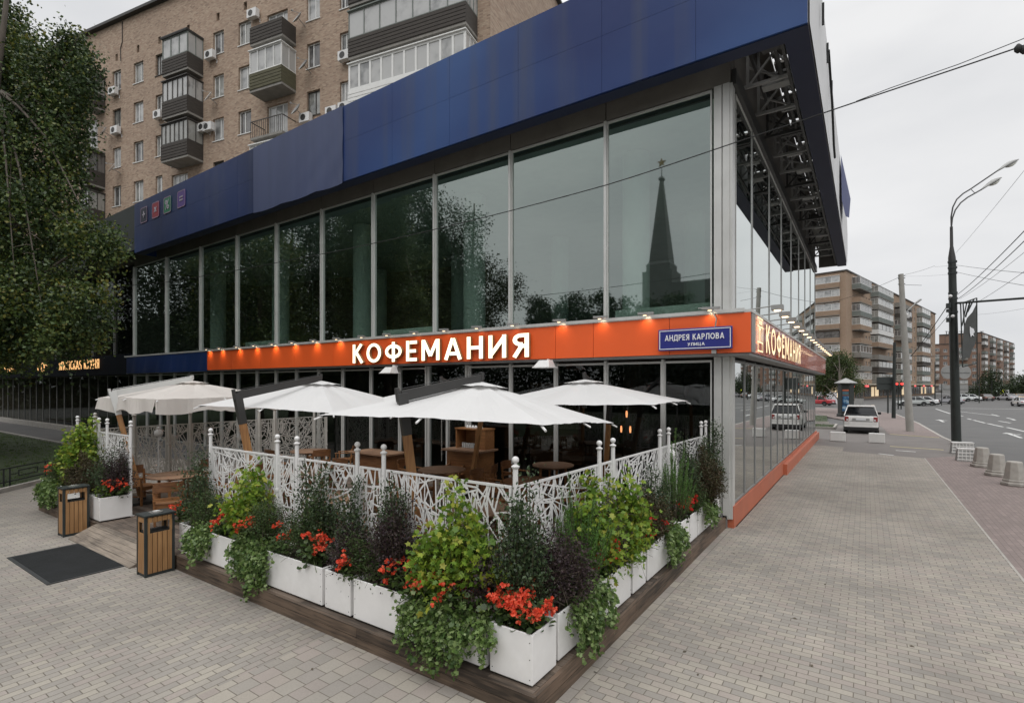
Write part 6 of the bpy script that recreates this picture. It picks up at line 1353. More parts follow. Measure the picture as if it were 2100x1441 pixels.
for k in range(5):
    y0 = 3.62+k*.1; za = .015+.043*k; b.add([(-13.3, y0, 0), (-10.3, y0, 0), (-10.3, y0+.094, 0), (-13.3, y0+.094, 0), (-13.3, y0, za), (-10.3, y0, za), (-10.3, y0+.094, za+.04), (-13.3, y0+.094, za+.04)], [(0, 3, 2, 1), (4, 5, 6, 7), (0, 1, 5, 4), (1, 2, 6, 5), (2, 3, 7, 6), (3, 0, 4, 7)])
b.build('planks', M['rampwood'], rp)
mt = thing('door_mat', (-11.6, 3.1, 0), 'large ribbed black rubber mat lying before the ramp', 'mat')
ma_ = [atZ(17, 1145), atZ(92, 1193), atZ(273, 1157), atZ(185, 1113)]
mx0, mx1, my0, my1 = -12.75, -10.5, 2.6, 3.72
b = MB(); b.box(mx0, my0, 0.002, mx1, my1, .008); b.build('base', M['black'], mt)
b = MB(); b.box(mx0, my0, .008, mx1, my0+.05, .013).box(mx0, my1-.05, .008, mx1, my1, .013).box(mx0, my0+.05, .008, mx0+.05, my1-.05, .013).box(mx1-.05, my0+.05, .008, mx1, my1-.05, .013); b.build('rim', mat('mat_rim', (.03, .032, .033), .6, var=.2), mt)
b = MB(); x = mx0+.07
while x < mx1-.07: b.box(x, my0+.06, .008, x+.016, my1-.06, .016); x += .036
b.build('ribs', mat('mat_ribs', (.02, .022, .023), .65, var=.3, bump=.3), mt)

# ------------------------------------------------------------ litter bins
def litter_bin(x, y, lab):
    t = thing('litter_bin', (0, 0, 0), lab, 'litter bin', 'litter bins by the ramp'); W, D = .32, .44; H = .97
    b = MB()
    for sx in (0, 1):
        for sy in (0, 1): b.box(sx*(W-.04), sy*(D-.04), 0, sx*(W-.04)+.04, sy*(D-.04)+.04, H)
    b.box(.04, .012, .0, W-.04, .03, .05).box(.04, D-.03, .0, W-.04, D-.012, .05).box(.012, .04, 0, .03, D-.04, .05).box(W-.03, .04, 0, W-.012, D-.04, .05)
    b.build('frame', M['darkmetal'], t, bev=.003)
    s = MB(); n = 5; w = (D-.08)/n
    for k in range(n):
        for xx in (W-.022, .004): 
            s.box(xx, .04+k*w+.004, .05, xx+.018, .04+(k+1)*w-.004, .70); s.box(xx, .04+k*w+.004, .875, xx+.018, .04+(k+1)*w-.004, .955)
    for xx in (W-.022, .004): s.box(xx, .04, .70, xx+.018, .075, .875).box(xx, D-.075, .70, xx+.018, D-.04, .875)
    w2_ = (W-.08)/3
    for k in range(3):
        for yy in (.004, D-.022): s.box(.04+k*w2_+.003, yy, .05, .04+(k+1)*w2_-.003, yy+.018, .70).box(.04+k*w2_+.003, yy, .875, .04+(k+1)*w2_-.003, yy+.018, .955)
    for yy in (.004, D-.022): s.box(.04, yy, .70, .065, yy+.018, .875).box(W-.065, yy, .70, W-.04, yy+.018, .875)
    s.build('slats', M['binwood'], t, bev=.002)
    b = MB(); b.box(.035, .035, .05, W-.035, D-.035, .72); b.build('liner', M['black'], t)
    b = MB(); b.box(-.012, -.012, H, W+.012, D+.012, H+.03); b.build('lid', M['darkmetal'], t, bev=.004)
    b = MB(); b.lathe(W/2, D/2, [(.1, H+.03), (.1, H+.04), (.085, H+.042), (.07, H+.034), (.0, H+.034)], 24); b.build('ashtray', M['steel'], t, smooth='auto')
    t.location = (x, y, 0); return t
b1 = litter_bin(-9.90, 3.58, 'nearer wood slatted litter bin with a dark lid, right of the mat')
copy_tree(b1, loc=(-13.85, 3.6, 0), label='farther wood slatted litter bin, beside the white planter left of the ramp')

# ------------------------------------------------------------ planters
def planter(x0, y0, x1, y1, lab, h=.51):
    t = thing('planter', ((x0+x1)/2, (y0+y1)/2, DZ), lab, 'planter', 'white planter boxes round the terrace'); z0, z1 = DZ+.03, DZ+h; w = .022
    vs = []
    for z, q in ((z0, 0), (z1, 0), (z1, w), (z0+.1, w)): vs.append([(x0+q, y0+q, z), (x1-q, y0+q, z), (x1-q, y1-q, z), (x0+q, y1-q, z)])
    b = MB(); b.ring(vs, cap=True); b.build('box', M['planter'], t, bev=.006)
    b = MB(); b.box(x0+w, y0+w, z0+.12, x1-w, y1-w, z1-.05); b.build('soil', M['soil'], t)
    f = MB(); f.box(x0+.03, y0+.03, DZ+.005, x1-.03, y1-.03, z0); f.build('feet', M['black'], t)
    for sx in (x0+.03, x1-.03):
        for zz in (z0+.05, z1-.08, (z0+z1)/2):
            if (x1-x0) < .7 or True:
                s = MB(); s.lathe(0, 0, [(.006, 0), (.005, .003)], 6); s.v = [(sx+p[0], y0-p[2], zz+p[1]) for p in s.v]; s.build('screw', M['darkmetal'], t)
    return t
planter(-9.75, 4.16, -7.74, 4.58, 'long white planter farthest along the front, starting beside the near litter bin')
planter(-7.66, 4.16, -5.80, 4.58, 'long white planter in the middle of the front row under trailing ivy')
planter(-5.74, 4.16, -5.24, 4.58, 'short white planter between the two long ones of the front row')
planter(-5.18, 4.16, -3.16, 4.58, 'long white planter of the front row next to the corner box')
planter(-3.10, 4.16, -2.60, 4.62, 'square white planter on the near corner of the deck, full of coral flowers')
planter(-3.04, 4.70, -2.62, 6.70, 'long white planter first along the pavement side behind the corner box')
planter(-3.04, 6.78, -2.62, 7.28, 'short white planter on the pavement side with its top edge bare')
planter(-3.04, 7.35, -2.62, 8.98, 'white planter on the pavement side under a tuft of ivy')
planter(-3.04, 9.05, -2.62, 9.52, 'short white planter on the pavement side with small red blooms')
planter(-3.04, 9.58, -2.62, 10.06, 'second of two short white planters near the orange plinth')
planter(-3.04, 10.12, -2.62, 11.85, 'last long white planter ending at the orange plinth')
planter(-13.76, 4.12, -13.22, 4.70, 'white planter just left of the ramp beside the farther litter bin')
planter(-15.4, 4.12, -13.84, 4.60, 'white planter mostly hidden by bronze leaves left of the ramp')
planter(-17.0, 4.12, -15.46, 4.60, 'leftmost white planter, only its end showing under ivy')

# ------------------------------------------------------------ fences
def web(mb, w, h, rs, dens=150):
    """laser-cut lattice: short straight ribs at all angles, trimmed to the frame"""
    n = int(w*h*dens)+8; A = []; B = []
    box = [((0, 0), (w, 0)), ((w, 0), (w, h)), ((w, h), (0, h)), ((0, h), (0, 0))]
    for p, q in box: A.append(p); B.append(q)
    for k in range(n):
        c = np.array([rs.uniform(0, w), rs.uniform(0, h)]); a = rs.uniform(0, math.pi) if rs.rand() < .7 else math.pi/2+rs.normal()*.35; d = np.array([math.cos(a), math.sin(a)])
        P = np.array(A); E = np.array(B)-P; den = d[0]*E[:, 1]-d[1]*E[:, 0]; den = np.where(abs(den) < 1e-9, 1e-9, den); W = P-c
        t = (W[:, 0]*E[:, 1]-W[:, 1]*E[:, 0])/den; u = (W[:, 0]*d[1]-W[:, 1]*d[0])/den; ok = (u >= 0) & (u <= 1)
        tp = np.sort(t[ok & (t > 0)]); tn = np.sort(-t[ok & (t < 0)])
        if len(tp) == 0 or len(tn) == 0: continue
        i0 = min(len(tp)-1, rs.choice([0, 1, 2], p=[.68, .24, .08])); i1 = min(len(tn)-1, rs.choice([0, 1, 2], p=[.68, .24, .08])); t1, t0 = min(tp[i0], 2), -min(tn[i1], 2)
        if t1-t0 < .03 or t1-t0 > (2.0 if k < 10+w*9 else .66): continue
        p, q = c+d*t0, c+d*t1; A.append(tuple(p)); B.append(tuple(q)); y = rs.uniform(-.004, .004); ww = rs.uniform(.013, .023); dx, dz = d
        m2 = (p+q)/2+np.array([-dz, dx])*rs.uniform(-.02, .02)*(t1-t0); pts = [p, m2, q]; L3 = []
        for z_, pp in enumerate(pts):
            for s_ in (-1, 1): L3.append((pp[0]-dz*s_*ww/2, pp[1]+dx*s_*ww/2))
        mb.add([(x, y+o, z) for o in (-.003, .003) for x, z in L3], [(0, 2, 3, 1), (2, 4, 5, 3), (6, 7, 9, 8), (8, 9, 11, 10), (0, 6, 8, 2), (2, 8, 10, 4), (1, 3, 9, 7), (3, 5, 11, 9)])
def fpanel(parent, p, q, z0, z1, m, rs, dens=150):
    p = Vector((*p, 0)); q = Vector((*q, 0)); d = q-p; L_ = d.length; d.normalize(); n = Vector((-d.y, d.x, 0))
    MX = Matrix(((d.x, n.x, 0, p.x), (d.y, n.y, 0, p.y), (0, 0, 1, z0), (0, 0, 0, 1)))
    b = MB(MX); g = .05; w = L_-2*g; h = z1-z0; fw = .028
    b.box(g, -.012, 0, g+w, .012, fw).box(g, -.012, h-fw, g+w, .012, h).box(g, -.0125, fw, g+fw, .0125, h-fw).box(g+w-fw, -.0125, fw, g+w, .0125, h-fw)
    for z in (.15, h-.15): b.box(-.0, -.008, z, g+.001, .008, z+.03).box(g+w-.001, -.008, z, L_, .008, z+.03)
    c = MB(MX @ Matrix.Translation((g+.01, 0, .01))); web(c, w-.02, h-.02, rs, dens); b.v, off = b.v+c.v, len(b.v); b.f += [tuple(i+off for i in f) for f in c.f]; b.mi += c.mi
    o = b.build('panel', m, parent); tag(o, kind='stuff') if False else None
    return o
def fpost(parent, x, y, m, r=.03, top=2.22):
    b = MB(); b.lathe(x, y, [(.075, DZ), (.075, DZ+.012), (r*1.15, DZ+.02), (r*1.15, DZ+.1), (r, DZ+.11), (r, .92), (r*1.25, .93), (r*1.25, .98), (r, .99), (r, 1.42), (r*1.25, 1.43), (r*1.25, 1.47), (r, 1.48), (r, top-.03), (r*1.5, top-.015), (r*1.6, top), (r*.6, top+.02), (r*.5, top+.035)], 14)
    o = b.build('post', m, parent, smooth='auto')
    c = top+.035+.034; s = MB(); s.lathe(x, y, [(max(.001, .04*math.sin(math.pi*i/10)), c-.04*math.cos(math.pi*i/10)) for i in range(11)], 16); s.build('finial', m, o, smooth=True)
def fence(lab, pts, m, panels, z0=.88, z1=2.0, seed=1, r=.03, dens=150, top=2.22):
    t = thing('lattice_fence', (*pts[0], DZ), lab, 'fence'); rs = np.random.RandomState(seed)
    for x, y in pts: fpost(t, x, y, m, r, top)
    for i in panels: fpanel(t, pts[i], pts[i+1], z0, z1, m, rs, dens)
    return t
YF = 4.70
pf = [(atY(u, YF).x, YF) for u in (432, 569, 609, 733, 787, 1057)]
fence('white lattice fence with ball topped posts along the front of the terrace', pf, M['white'], range(5), seed=1, z0=.8)
cxn, cyn = pf[-1]
pr_ = []
for u in (1229, 1257, 1353, 1371, 1438, 1448):
    # the side fence leans in very slightly towards the shop corner
    lo_, hi_ = 5.0, 11.95
    for _ in range(40):
        m_ = (lo_+hi_)/2; x = cxn+(m_-cyn)/(11.9-cyn)*(.22); uu = U0+FPX*(RT[0]*x+RT[1]*m_)/(FW[0]*x+FW[1]*m_)
        if uu < u: lo_ = m_
        else: hi_ = m_
    pr_.append((cxn+(m_-cyn)/(11.9-cyn)*.22, m_))
fence('white lattice fence with ball topped posts along the pavement side of the terrace', [pr_[0], pr_[1], pr_[2], pr_[3], pr_[4], pr_[5]], M['white'], range(5), seed=2, z0=.8)
fp = bpy.data.objects['lattice_fence.001']; fpanel(fp, (cxn, cyn), pr_[0], .8, 2.0, M['white'], np.random.RandomState(9))
pl_ = [(atY(u, 4.72).x, 4.72) for u in (159, 203, 220, 268)]
fence('short white lattice fence with ball topped posts left of the terrace entrance', pl_, M['white'], range(3), seed=3, z0=.8)
M['grey_fence'] = mat('grey_lattice', (.48, .46, .42), .5, .1, var=.08)
yy_ = [4.95, 5.8, 6.63, 7.2, 9.27, 9.8, 11.3, 11.8]
ps_ = [(-16.2, y) for y in yy_]
fence('grey lattice fence on round steel posts closing the far side of the terrace', ps_, M['grey_fence'], [0, 1, 2, 3, 4, 5, 6], seed=4, r=.042, z0=.62, dens=150, top=2.3)
for (u, v, s, lab) in ((325, 888, 14.2, 'white globe lamp in front of the grey lattice fence'), (1373, 931, 9.7, 'white globe lamp on the side fence among the shrubs')):
    c = atS(u, v, s); t = thing('globe_lamp', (c.x, c.y, DZ), lab, 'globe lamp'); b = MB(); R_ = .11
    b.lathe(c.x, c.y, [(max(.001, R_*math.sin(math.pi*i/12)), c.z-R_*math.cos(math.pi*i/12)) for i in range(13)], 20); b.lathe(c.x, c.y, [(.04, c.z+R_-.005), (.05, c.z+R_+.05), (.02, c.z+R_+.07)], 12); b.build('globe', M['globe'], t, smooth='auto')
    MB().tube([(c.x, c.y, DZ), (c.x, c.y, c.z-R_+.01)], .02, 8).build('stem', M['white'], t)

# ------------------------------------------------------------ parasols
def parasol(lab, base, top, hub, yaw, a, b, drop, tilt=(0, 0), dark='graphite', cloth='canvas', valance=0.0, armup=.0, tube_len=.55, vent=.42):
    base = Vector(base); top = Vector(top); hub = Vector(hub); t = thing('parasol', (base.x, base.y, DZ), lab, 'parasol', 'cantilever parasols on the terrace')
    d = (top-base); arm_d = Vector((hub.x-top.x, hub.y-top.y, 0)).normalized(); side = Vector((-arm_d.y, arm_d.x, 0))
    j = base.lerp(top, .80)
    m = MB(); m.bar(base+Vector((0, 0, .06)), j, .09, .13, up=arm_d, w1=.09, h1=.11); m.build('mast', M['mastwood'], t, bev=.008)
    h = MB(); h.bar(j-d.normalized()*.02, top, .095, .125, up=arm_d, w1=.085, h1=.15); h.tube([top-d.normalized()*.12-arm_d*.06, top+Vector((0, 0, .07))-arm_d*.07], .035, 10); h.build('mast_head', M[dark], t, bev=.006)
    ae = hub+Vector((0, 0, .085)); am = MB(); am.bar(top-Vector((0, 0, .04)), ae, .07, .15, w1=.06, h1=.12)
    am.tube([ae, hub-Vector((0, 0, .02))], .03, 8); am.tube([top+Vector((0, 0, .06)), ae+Vector((0, 0, .075))], .006, 5); am.box(ae.x-.03, ae.y-.03, ae.z-.02, ae.x+.03, ae.y+.03, ae.z+.09)
    am.build('arm', M[dark], t, bev=.005)
    c, s = math.cos(yaw), math.sin(yaw); NN = 96; NR = 12; vs = []
    def edge(th):
        x, y = math.cos(th), math.sin(th); k = 1/max(abs(x), abs(y)); return x*k*a, y*k*b
    for i in range(NR+1):
        r = i/NR
        for q in range(NN):
            th = 2*math.pi*q/NN; ex, ey = edge(th); fr = math.sin(4*th)**2; rr = r*(1-.035*fr*r)
            px, py = ex*rr, ey*rr; ln = math.hypot(ex, ey)/a
            z = -drop*(r**1.06)*(.88+.12*ln)-.03*fr*math.sin(math.pi*r)-.012*fr*r+.004*math.sin(31*th+r*9)*r+tilt[0]*px+tilt[1]*py
            vs.append((hub.x+c*px-s*py, hub.y+s*px+c*py, hub.z+z))
    cv = MB(); cv.add(vs, [(i*NN+q, (i+1)*NN+q, (i+1)*NN+(q+1) % NN, i*NN+(q+1) % NN) for i in range(1, NR) for q in range(NN)]+[(q, NN+q, NN+(q+1) % NN) for q in range(NN)])
    ring = vs[-NN:]
    if valance:
        lo = []; hi = ring; split = {0}
        for q in range(NN):
            x, y, z = ring[q]; ox, oy = x-hub.x, y-hub.y; l = math.hypot(ox, oy); k = .05+.03*math.sin(q*.85); corner = 0
            lo.append((x+ox/l*k, y+oy/l*k, z-valance*(.9+.12*math.sin(q*.6))))
        fs = [(q, (q+1) % NN, NN+(q+1) % NN, NN+q) for q in range(NN) if q not in (11, 35, 59, 83)]
        cv.add(hi+lo, fs)
        for q in (12, 36, 60, 84):
            p0, p1 = Vector(hi[q-1]), Vector(hi[q]); l0 = Vector(lo[q-1]); mid = (p0+p1)/2
            cv.add([p0, mid, l0+(p1-p0)*.12, l0], [(0, 1, 2, 3)]); cv.add([mid, p1, Vector(lo[q]), Vector(lo[q])-(p1-p0)*.12], [(0, 1, 2, 3)])
    co = cv.build('canopy', M[cloth], t)
    if vent:
        vv = []
        for i in range(3):
            r = (.0, .5, 1)[i]
            for q in range(NN):
                th = 2*math.pi*q/NN; ex, ey = edge(th); px, py = ex*r*vent*.45, ey*r*vent*.45; vv.append((hub.x+c*px-s*py, hub.y+s*px+c*py, hub.z+.035-drop*.30*vent*r*1.3+tilt[0]*px+tilt[1]*py+.012*math.sin(4*th)**2*r))
        v_ = MB(); v_.add(vv, [(i*NN+q, i*NN+(q+1) % NN, (i+1)*NN+(q+1) % NN, (i+1)*NN+q) for i in range(2) for q in range(NN)]); v_.build('vent_cap', M[cloth], co, smooth=True)
    low = hub-Vector((0, 0, tube_len)); lw = MB(); lw.tube([hub-Vector((0, 0, .03)), low], .028, 8).lathe(low.x, low.y, [(.05, low.z), (.05, low.z+.09)], 10); lw.build('hub', M[dark], t)
    for q in range(8):
        th = math.pi*q/4; ex, ey = edge(th); k = 1.0 if q % 2 else 1.0; px, py = ex*.985, ey*.985; ln = math.hypot(ex, ey)/a
        tip = Vector((hub.x+c*px-s*py, hub.y+s*px+c*py, hub.z-drop*(.88+.12*ln)+tilt[0]*px+tilt[1]*py-.02)); mid = (hub-Vector((0, 0, .05))).lerp(tip, .5)
        rb = MB(); rb.bar(hub-Vector((0, 0, .06)), tip, .018, .025).bar(low+Vector((0, 0, .05)), mid-Vector((0, 0, .01)), .016, .022); rb.build('rib', M[dark], t)
        e_ = (tip-hub).normalized(); MB().tube([tip-e_*.02, tip+e_*.09-Vector((0, 0, .02))], .014, 6).build('rib_tip', M['white'], co)
    bs = MB(); bs.box(base.x-.4, base.y-.4, DZ+.004, base.x+.4, base.y+.4, DZ+.07); bs.bar(base-Vector((0, 0, 0))+Vector((0, 0, DZ*0+.02)), base+Vector((0, 0, .12)), .12, .16, up=arm_d); bs.build('base_plate', M['graphite'], t, bev=.01)
    return t
def P3(u, v, s): p = atS(u, v, s); return (p.x, p.y, p.z)
t3 = atY(824, 4.98, 806)
parasol('white parasol in the middle with a dark arm, nearest the corner of the terrace', (-5.06, 5.3, DZ), t3, (-4.7, 6.1, 3.12), .17, 1.6, 1.6, .5, (-.01, -.06))
t2 = atY(486, 5.0, 806)
parasol('white parasol with a dark arm, second from the left', (-9.28, 5.42, DZ), t2, (-9.6, 6.85, 3.17), .26, 1.6, 1.6, .5, (-.03, -.01))
t1 = atS(231, 803, 12.6)
parasol('beige parasol with a hanging valance and silver arm, leftmost of all', (-14.75, 5.45, DZ), t1, atS(394, 783, 13.6), .05, 1.5, 1.5, .38, (0, 0), dark='alu', cloth='canvas_b', valance=.36)
t4 = atS(986, 806, 13.4); b4 = atZ(958, 1000, DZ)
parasol('white parasol behind the two front ones, its mast rising by the drinks cabinet', (-8.75, 10.85, DZ), (-8.2, 10.75, 2.7), atS(905, 787, 12.0), .1, 1.6, 1.6, .52, (.0, .0))
parasol('white parasol at the right end near the street name plate', (-5.1, 11.35, DZ), (-4.78, 10.95, 2.8), (-4.77, 9.65, 3.19), .12, 1.78, 1.72, .45, (.03, -.01))

# ------------------------------------------------------------ tables, chairs, cabinet
def table(x, y, lab, r=.55, h=.75, m='furn_l'):
    t = thing('round_table', (x, y, DZ), lab, 'table', 'round wooden tables on the terrace')
    MB().lathe(x, y, [(r-.01, DZ+h-.035), (r, DZ+h-.03), (r, DZ+h-.005), (r-.008, DZ+h)], 40).build('tabletop', M[m], t, smooth='auto')
    for k in range(4):
        a = math.pi/4+k*math.pi/2; cx, cy = x+math.cos(a)*r*.62, y+math.sin(a)*r*.62; MB().bar((cx, cy, DZ), (cx, cy, DZ+h-.035), .05, .05).build('leg', M['furn_o'], t, bev=.004)
    MB().box(x-r*.44, y-r*.44, DZ+h-.1, x+r*.44, y+r*.44, DZ+h-.035).build('apron', M['furn_o'], t)
    return t
def mk_chair():
    t = thing('armchair', (0, 0, 0), 'x', 'chair', 'wooden armchairs on the terrace')
    b = MB(); b.box(-.24, -.22, .42, .24, .24, .455); b.build('seat', M['furn_o'], t, bev=.012)
    for sx in (-1, 1):
        MB().bar((sx*.235, -.2, 0), (sx*.235, -.2, .64), .035, .045).build('leg', M['furn_o'], t, bev=.004)
        MB().bar((sx*.235, .24, 0), (sx*.25, .30, .80), .035, .045).build('leg', M['furn_o'], t, bev=.004)
        MB().bar((sx*.24, -.24, .655), (sx*.25, .29, .67), .055, .028).build('armrest', M['furn_o'], t, bev=.006)
    def curved(z0, z1, lean):
        s_ = []
        for i in range(9):
            q = -1+i/4; x = q*.265; y = .31-.055*(1-q*q)*-1+0; y = .27+.055*(1-q*q)
            s_.append([(x, y+lean*z0, z0), (x, y+.022+lean*z0, z0), (x, y+.022+lean*z1, z1+.012*(1-q*q)), (x, y+lean*z1, z1+.012*(1-q*q))])
        return s_
    MB().ring(curved(.70, .90, .06)).build('backrest', M['furn'], t, smooth='auto', bev=.004)
    MB().ring(curved(.52, .58, .05)).build('back_rail', M['furn_o'], t, smooth='auto')
    b = MB(); b.box(-.22, -.21, .36, .22, -.19, .42).box(-.22, .23, .36, .22, .25, .42).box(-.245, -.2, .2, -.225, .25, .23).box(.225, -.2, .2, .245, .25, .23); b.build('seat_frame', M['furn_o'], t)
    return t
ch0 = mk_chair(); ch_used = [False]; ck = children(ch0)
def chair(x, y, face, lab):
    """face: direction the sitter looks, degrees from +X"""
    rz = rad(face)+math.pi/2
    if not ch_used[0]: ch_used[0] = True; ch0.location = (x, y, DZ); ch0.rotation_euler = (0, 0, rz); ch0['label'] = lab; return ch0
    return copy_tree(ch0, loc=(x, y, DZ), rz=rz, label=lab, kids=ck)
table(-13.6, 5.75, 'round pale topped table beyond the entrance, left of the front fence', .62)
chair(-12.05, 4.95, 155, 'wooden armchair at the entrance with its back to the near litter bin')
chair(-14.2, 6.6, 300, 'wooden armchair behind the entrance table by the grey fence'); chair(-12.9, 6.55, 230, 'wooden armchair right of the entrance table'); chair(-14.5, 5.4, 20, 'wooden armchair left of the entrance table against the lattice')
table(-15.0, 10.3, 'small round table in the far corner by the grey lattice', .6); chair(-14.1, 10.0, 160, 'wooden armchair right of the far corner table'); chair(-15.1, 9.3, 90, 'wooden armchair in front of the far corner table'); chair(-14.3, 11.1, 220, 'pale backed armchair at the window by the far corner table')
table(-8.9, 9.9, 'round table in front of the drinks cabinet', .6); chair(-8.7, 8.95, 100, 'armchair with its back to the middle fence at the cabinet table'); chair(-9.9, 9.9, 0, 'armchair left of the cabinet table'); chair(-8.0, 10.4, 200, 'armchair right of the cabinet table'); chair(-9.3, 10.85, 290, 'armchair between the cabinet table and the door')
table(-6.45, 11.3, 'round table against the window right of the cabinet', .52, .9); chair(-5.5, 11.2, 185, 'armchair right of the window table'); chair(-7.4, 11.1, 5, 'armchair left of the window table')
table(-6.2, 9.8, 'dark round table behind the corner post', .6, .75, 'furn'); chair(-5.2, 9.9, 175, 'armchair right of the dark table'); chair(-6.3, 8.85, 90, 'armchair in front of the dark table, its back to the corner post'); chair(-7.2, 9.6, 0, 'armchair left of the dark table')
table(-5.6, 7.1, 'round table under the middle parasol seen through the lattice', .6); chair(-6.5, 6.7, 0, 'armchair left of the table under the middle parasol'); chair(-4.6, 7.0, 180, 'armchair right of the table under the middle parasol'); chair(-5.5, 7.9, 270, 'armchair behind the table under the middle parasol'); chair(-5.7, 5.95, 90, 'armchair close behind the front lattice near the corner')
table(-8.4, 6.3, 'round table behind the middle of the front lattice', .6); chair(-7.5, 6.1, 175, 'armchair right of the table behind the front lattice'); chair(-9.3, 6.4, 0, 'armchair left of the table behind the front lattice'); chair(-8.3, 7.3, 270, 'armchair behind the table at the front lattice')
table(-11.3, 7.6, 'round table under the second parasol', .6); chair(-10.4, 7.5, 180, 'armchair right of the table under the second parasol'); chair(-12.2, 7.4, 10, 'armchair left of the table under the second parasol'); chair(-11.2, 6.65, 90, 'armchair in front of the table under the second parasol'); chair(-11.6, 8.6, 280, 'armchair behind the table under the second parasol')
cb = thing('drinks_cabinet', (-9.15, 11.4, DZ), 'wooden drinks cabinet with an open shelf of glasses and white cups on top', 'cabinet')
x0, x1 = -9.75, -8.6
MB().box(x0, 11.05, DZ, x1, 11.75, 1.28).build('carcass', M['furn_o'], cb, bev=.005); MB().box(x0-.12, 10.95, 1.28, x1+.1, 11.8, 1.33).build('worktop', M['furn_l'], cb, bev=.005)
b = MB(); b.box(x0+.1, 11.32, 1.33, x0+.14, 11.75, 1.86).box(x1-.34, 11.32, 1.33, x1, 11.75, 1.86).box(x0+.14, 11.72, 1.33, x1-.34, 11.75, 1.86).box(x0+.08, 11.3, 1.86, x1+.02, 11.77, 1.90); b.build('hutch', M['furn_o'], cb, bev=.004)
for i in range(7):
    x = x0+.22+i*.075; th = thing('glass', (x, 11.5, 1.33), 'drinking glass in the row on the cabinet shelf, '+['first from the left', 'second from the left', 'third from the left', 'middle one', 'third from the right', 'second from the right', 'first from the right'][i], 'glass', 'glasses on the cabinet shelf'); MB().lathe(x, 11.5, [(.026, 1.332), (.03, 1.42), (.032, 1.47), (.028, 1.47), (.02, 1.34)], 12).build('bowl', mat('clear_glass', (.5, .52, .52), .1, var=.1, spec=.9), th, smooth='auto')
for i in range(6):
    x = x0+.35+i*.1; th = thing('cup', (x, 11.55, 1.9), 'upturned white cup on top of the cabinet, '+['first from the left', 'second from the left', 'third from the left', 'third from the right', 'second from the right', 'first from the right'][i], 'cup', 'cups on the cabinet'); MB().lathe(x, 11.55, [(.042, 1.902), (.04, 1.93), (.026, 1.965), (.02, 1.97)], 14).build('bowl', M['white'], th, smooth='auto')
bk = thing('serving_counter', (-12.0, 10.6, DZ), 'plain wooden serving counter with an overhanging top behind the fence', 'counter')
MB().box(-12.7, 10.2, DZ, -11.3, 10.9, 1.08).build('front', M['furn'], bk, bev=.005); MB().box(-12.85, 10.1, 1.08, -11.2, 11.0, 1.13).build('top', M['furn_l'], bk, bev=.005)
# ------------------------------------------------------------ plants in the planters
LM = {
 'privet': leafmat('privet_leaves', [(.022, .040, .018), (.036, .062, .026), (.058, .09, .038), (.08, .12, .05)], .4, .2),
 'lime': leafmat('lime_leaves', [(.07, .14, .02), (.13, .23, .028), (.19, .30, .035), (.27, .36, .045), (.34, .33, .05)], .45, .35),
 'purple': leafmat('purple_leaves', [(.02, .012, .016), (.035, .02, .024), (.05, .03, .03), (.045, .036, .028)], .55, .2),
 'bronze': leafmat('bronze_leaves', [(.045, .025, .015), (.06, .045, .02), (.05, .055, .02), (.07, .04, .02)], .55, .25),
 'fine': leafmat('fine_leaves', [(.03, .058, .017), (.055, .095, .026), (.085, .125, .04)], .5, .25),
 'heath': leafmat('heath_needles', [(.06, .14, .03), (.10, .21, .045), (.15, .28, .07)], .5, .3),
 'ivy': leafmat('ivy_leaves', [(.05, .095, .028), (.09, .15, .04), (.15, .23, .06), (.25, .32, .14)], .4, .25),
 'green': leafmat('flower_leaves', [(.025, .05, .014), (.05, .085, .025), (.08, .12, .03)], .4, .25),
 'coral': leafmat('coral_petals', [(.62, .045, .02), (.74, .09, .04), (.80, .17, .09)], .5, .3),
 'red': leafmat('red_petals', [(.5, .012, .012), (.62, .025, .02), (.66, .06, .04)], .5, .3),
}
M['stem'] = mat('stem', (.06, .05, .03), .8, var=.3); M['stem_g'] = mat('green_stem', (.07, .1, .03), .7, var=.3)
def curve(b, e, up, n=7):
    b = np.array(b); e = np.array(e); c = (b+e)/2+np.array([0, 0, up]); t = np.linspace(0, 1, n)[:, None]
    return (1-t)**2*b+2*t*(1-t)*c+t*t*e
def samp(pts, t):
    k = len(pts)-1; x = t*k; i = np.minimum(x.astype(int), k-1); f = (x-i)[:, None]; P = pts[i]*(1-f)+pts[i+1]*f; D = pts[i+1]-pts[i]; D /= np.linalg.norm(D, axis=1, keepdims=True); return P, D
NP = [100]
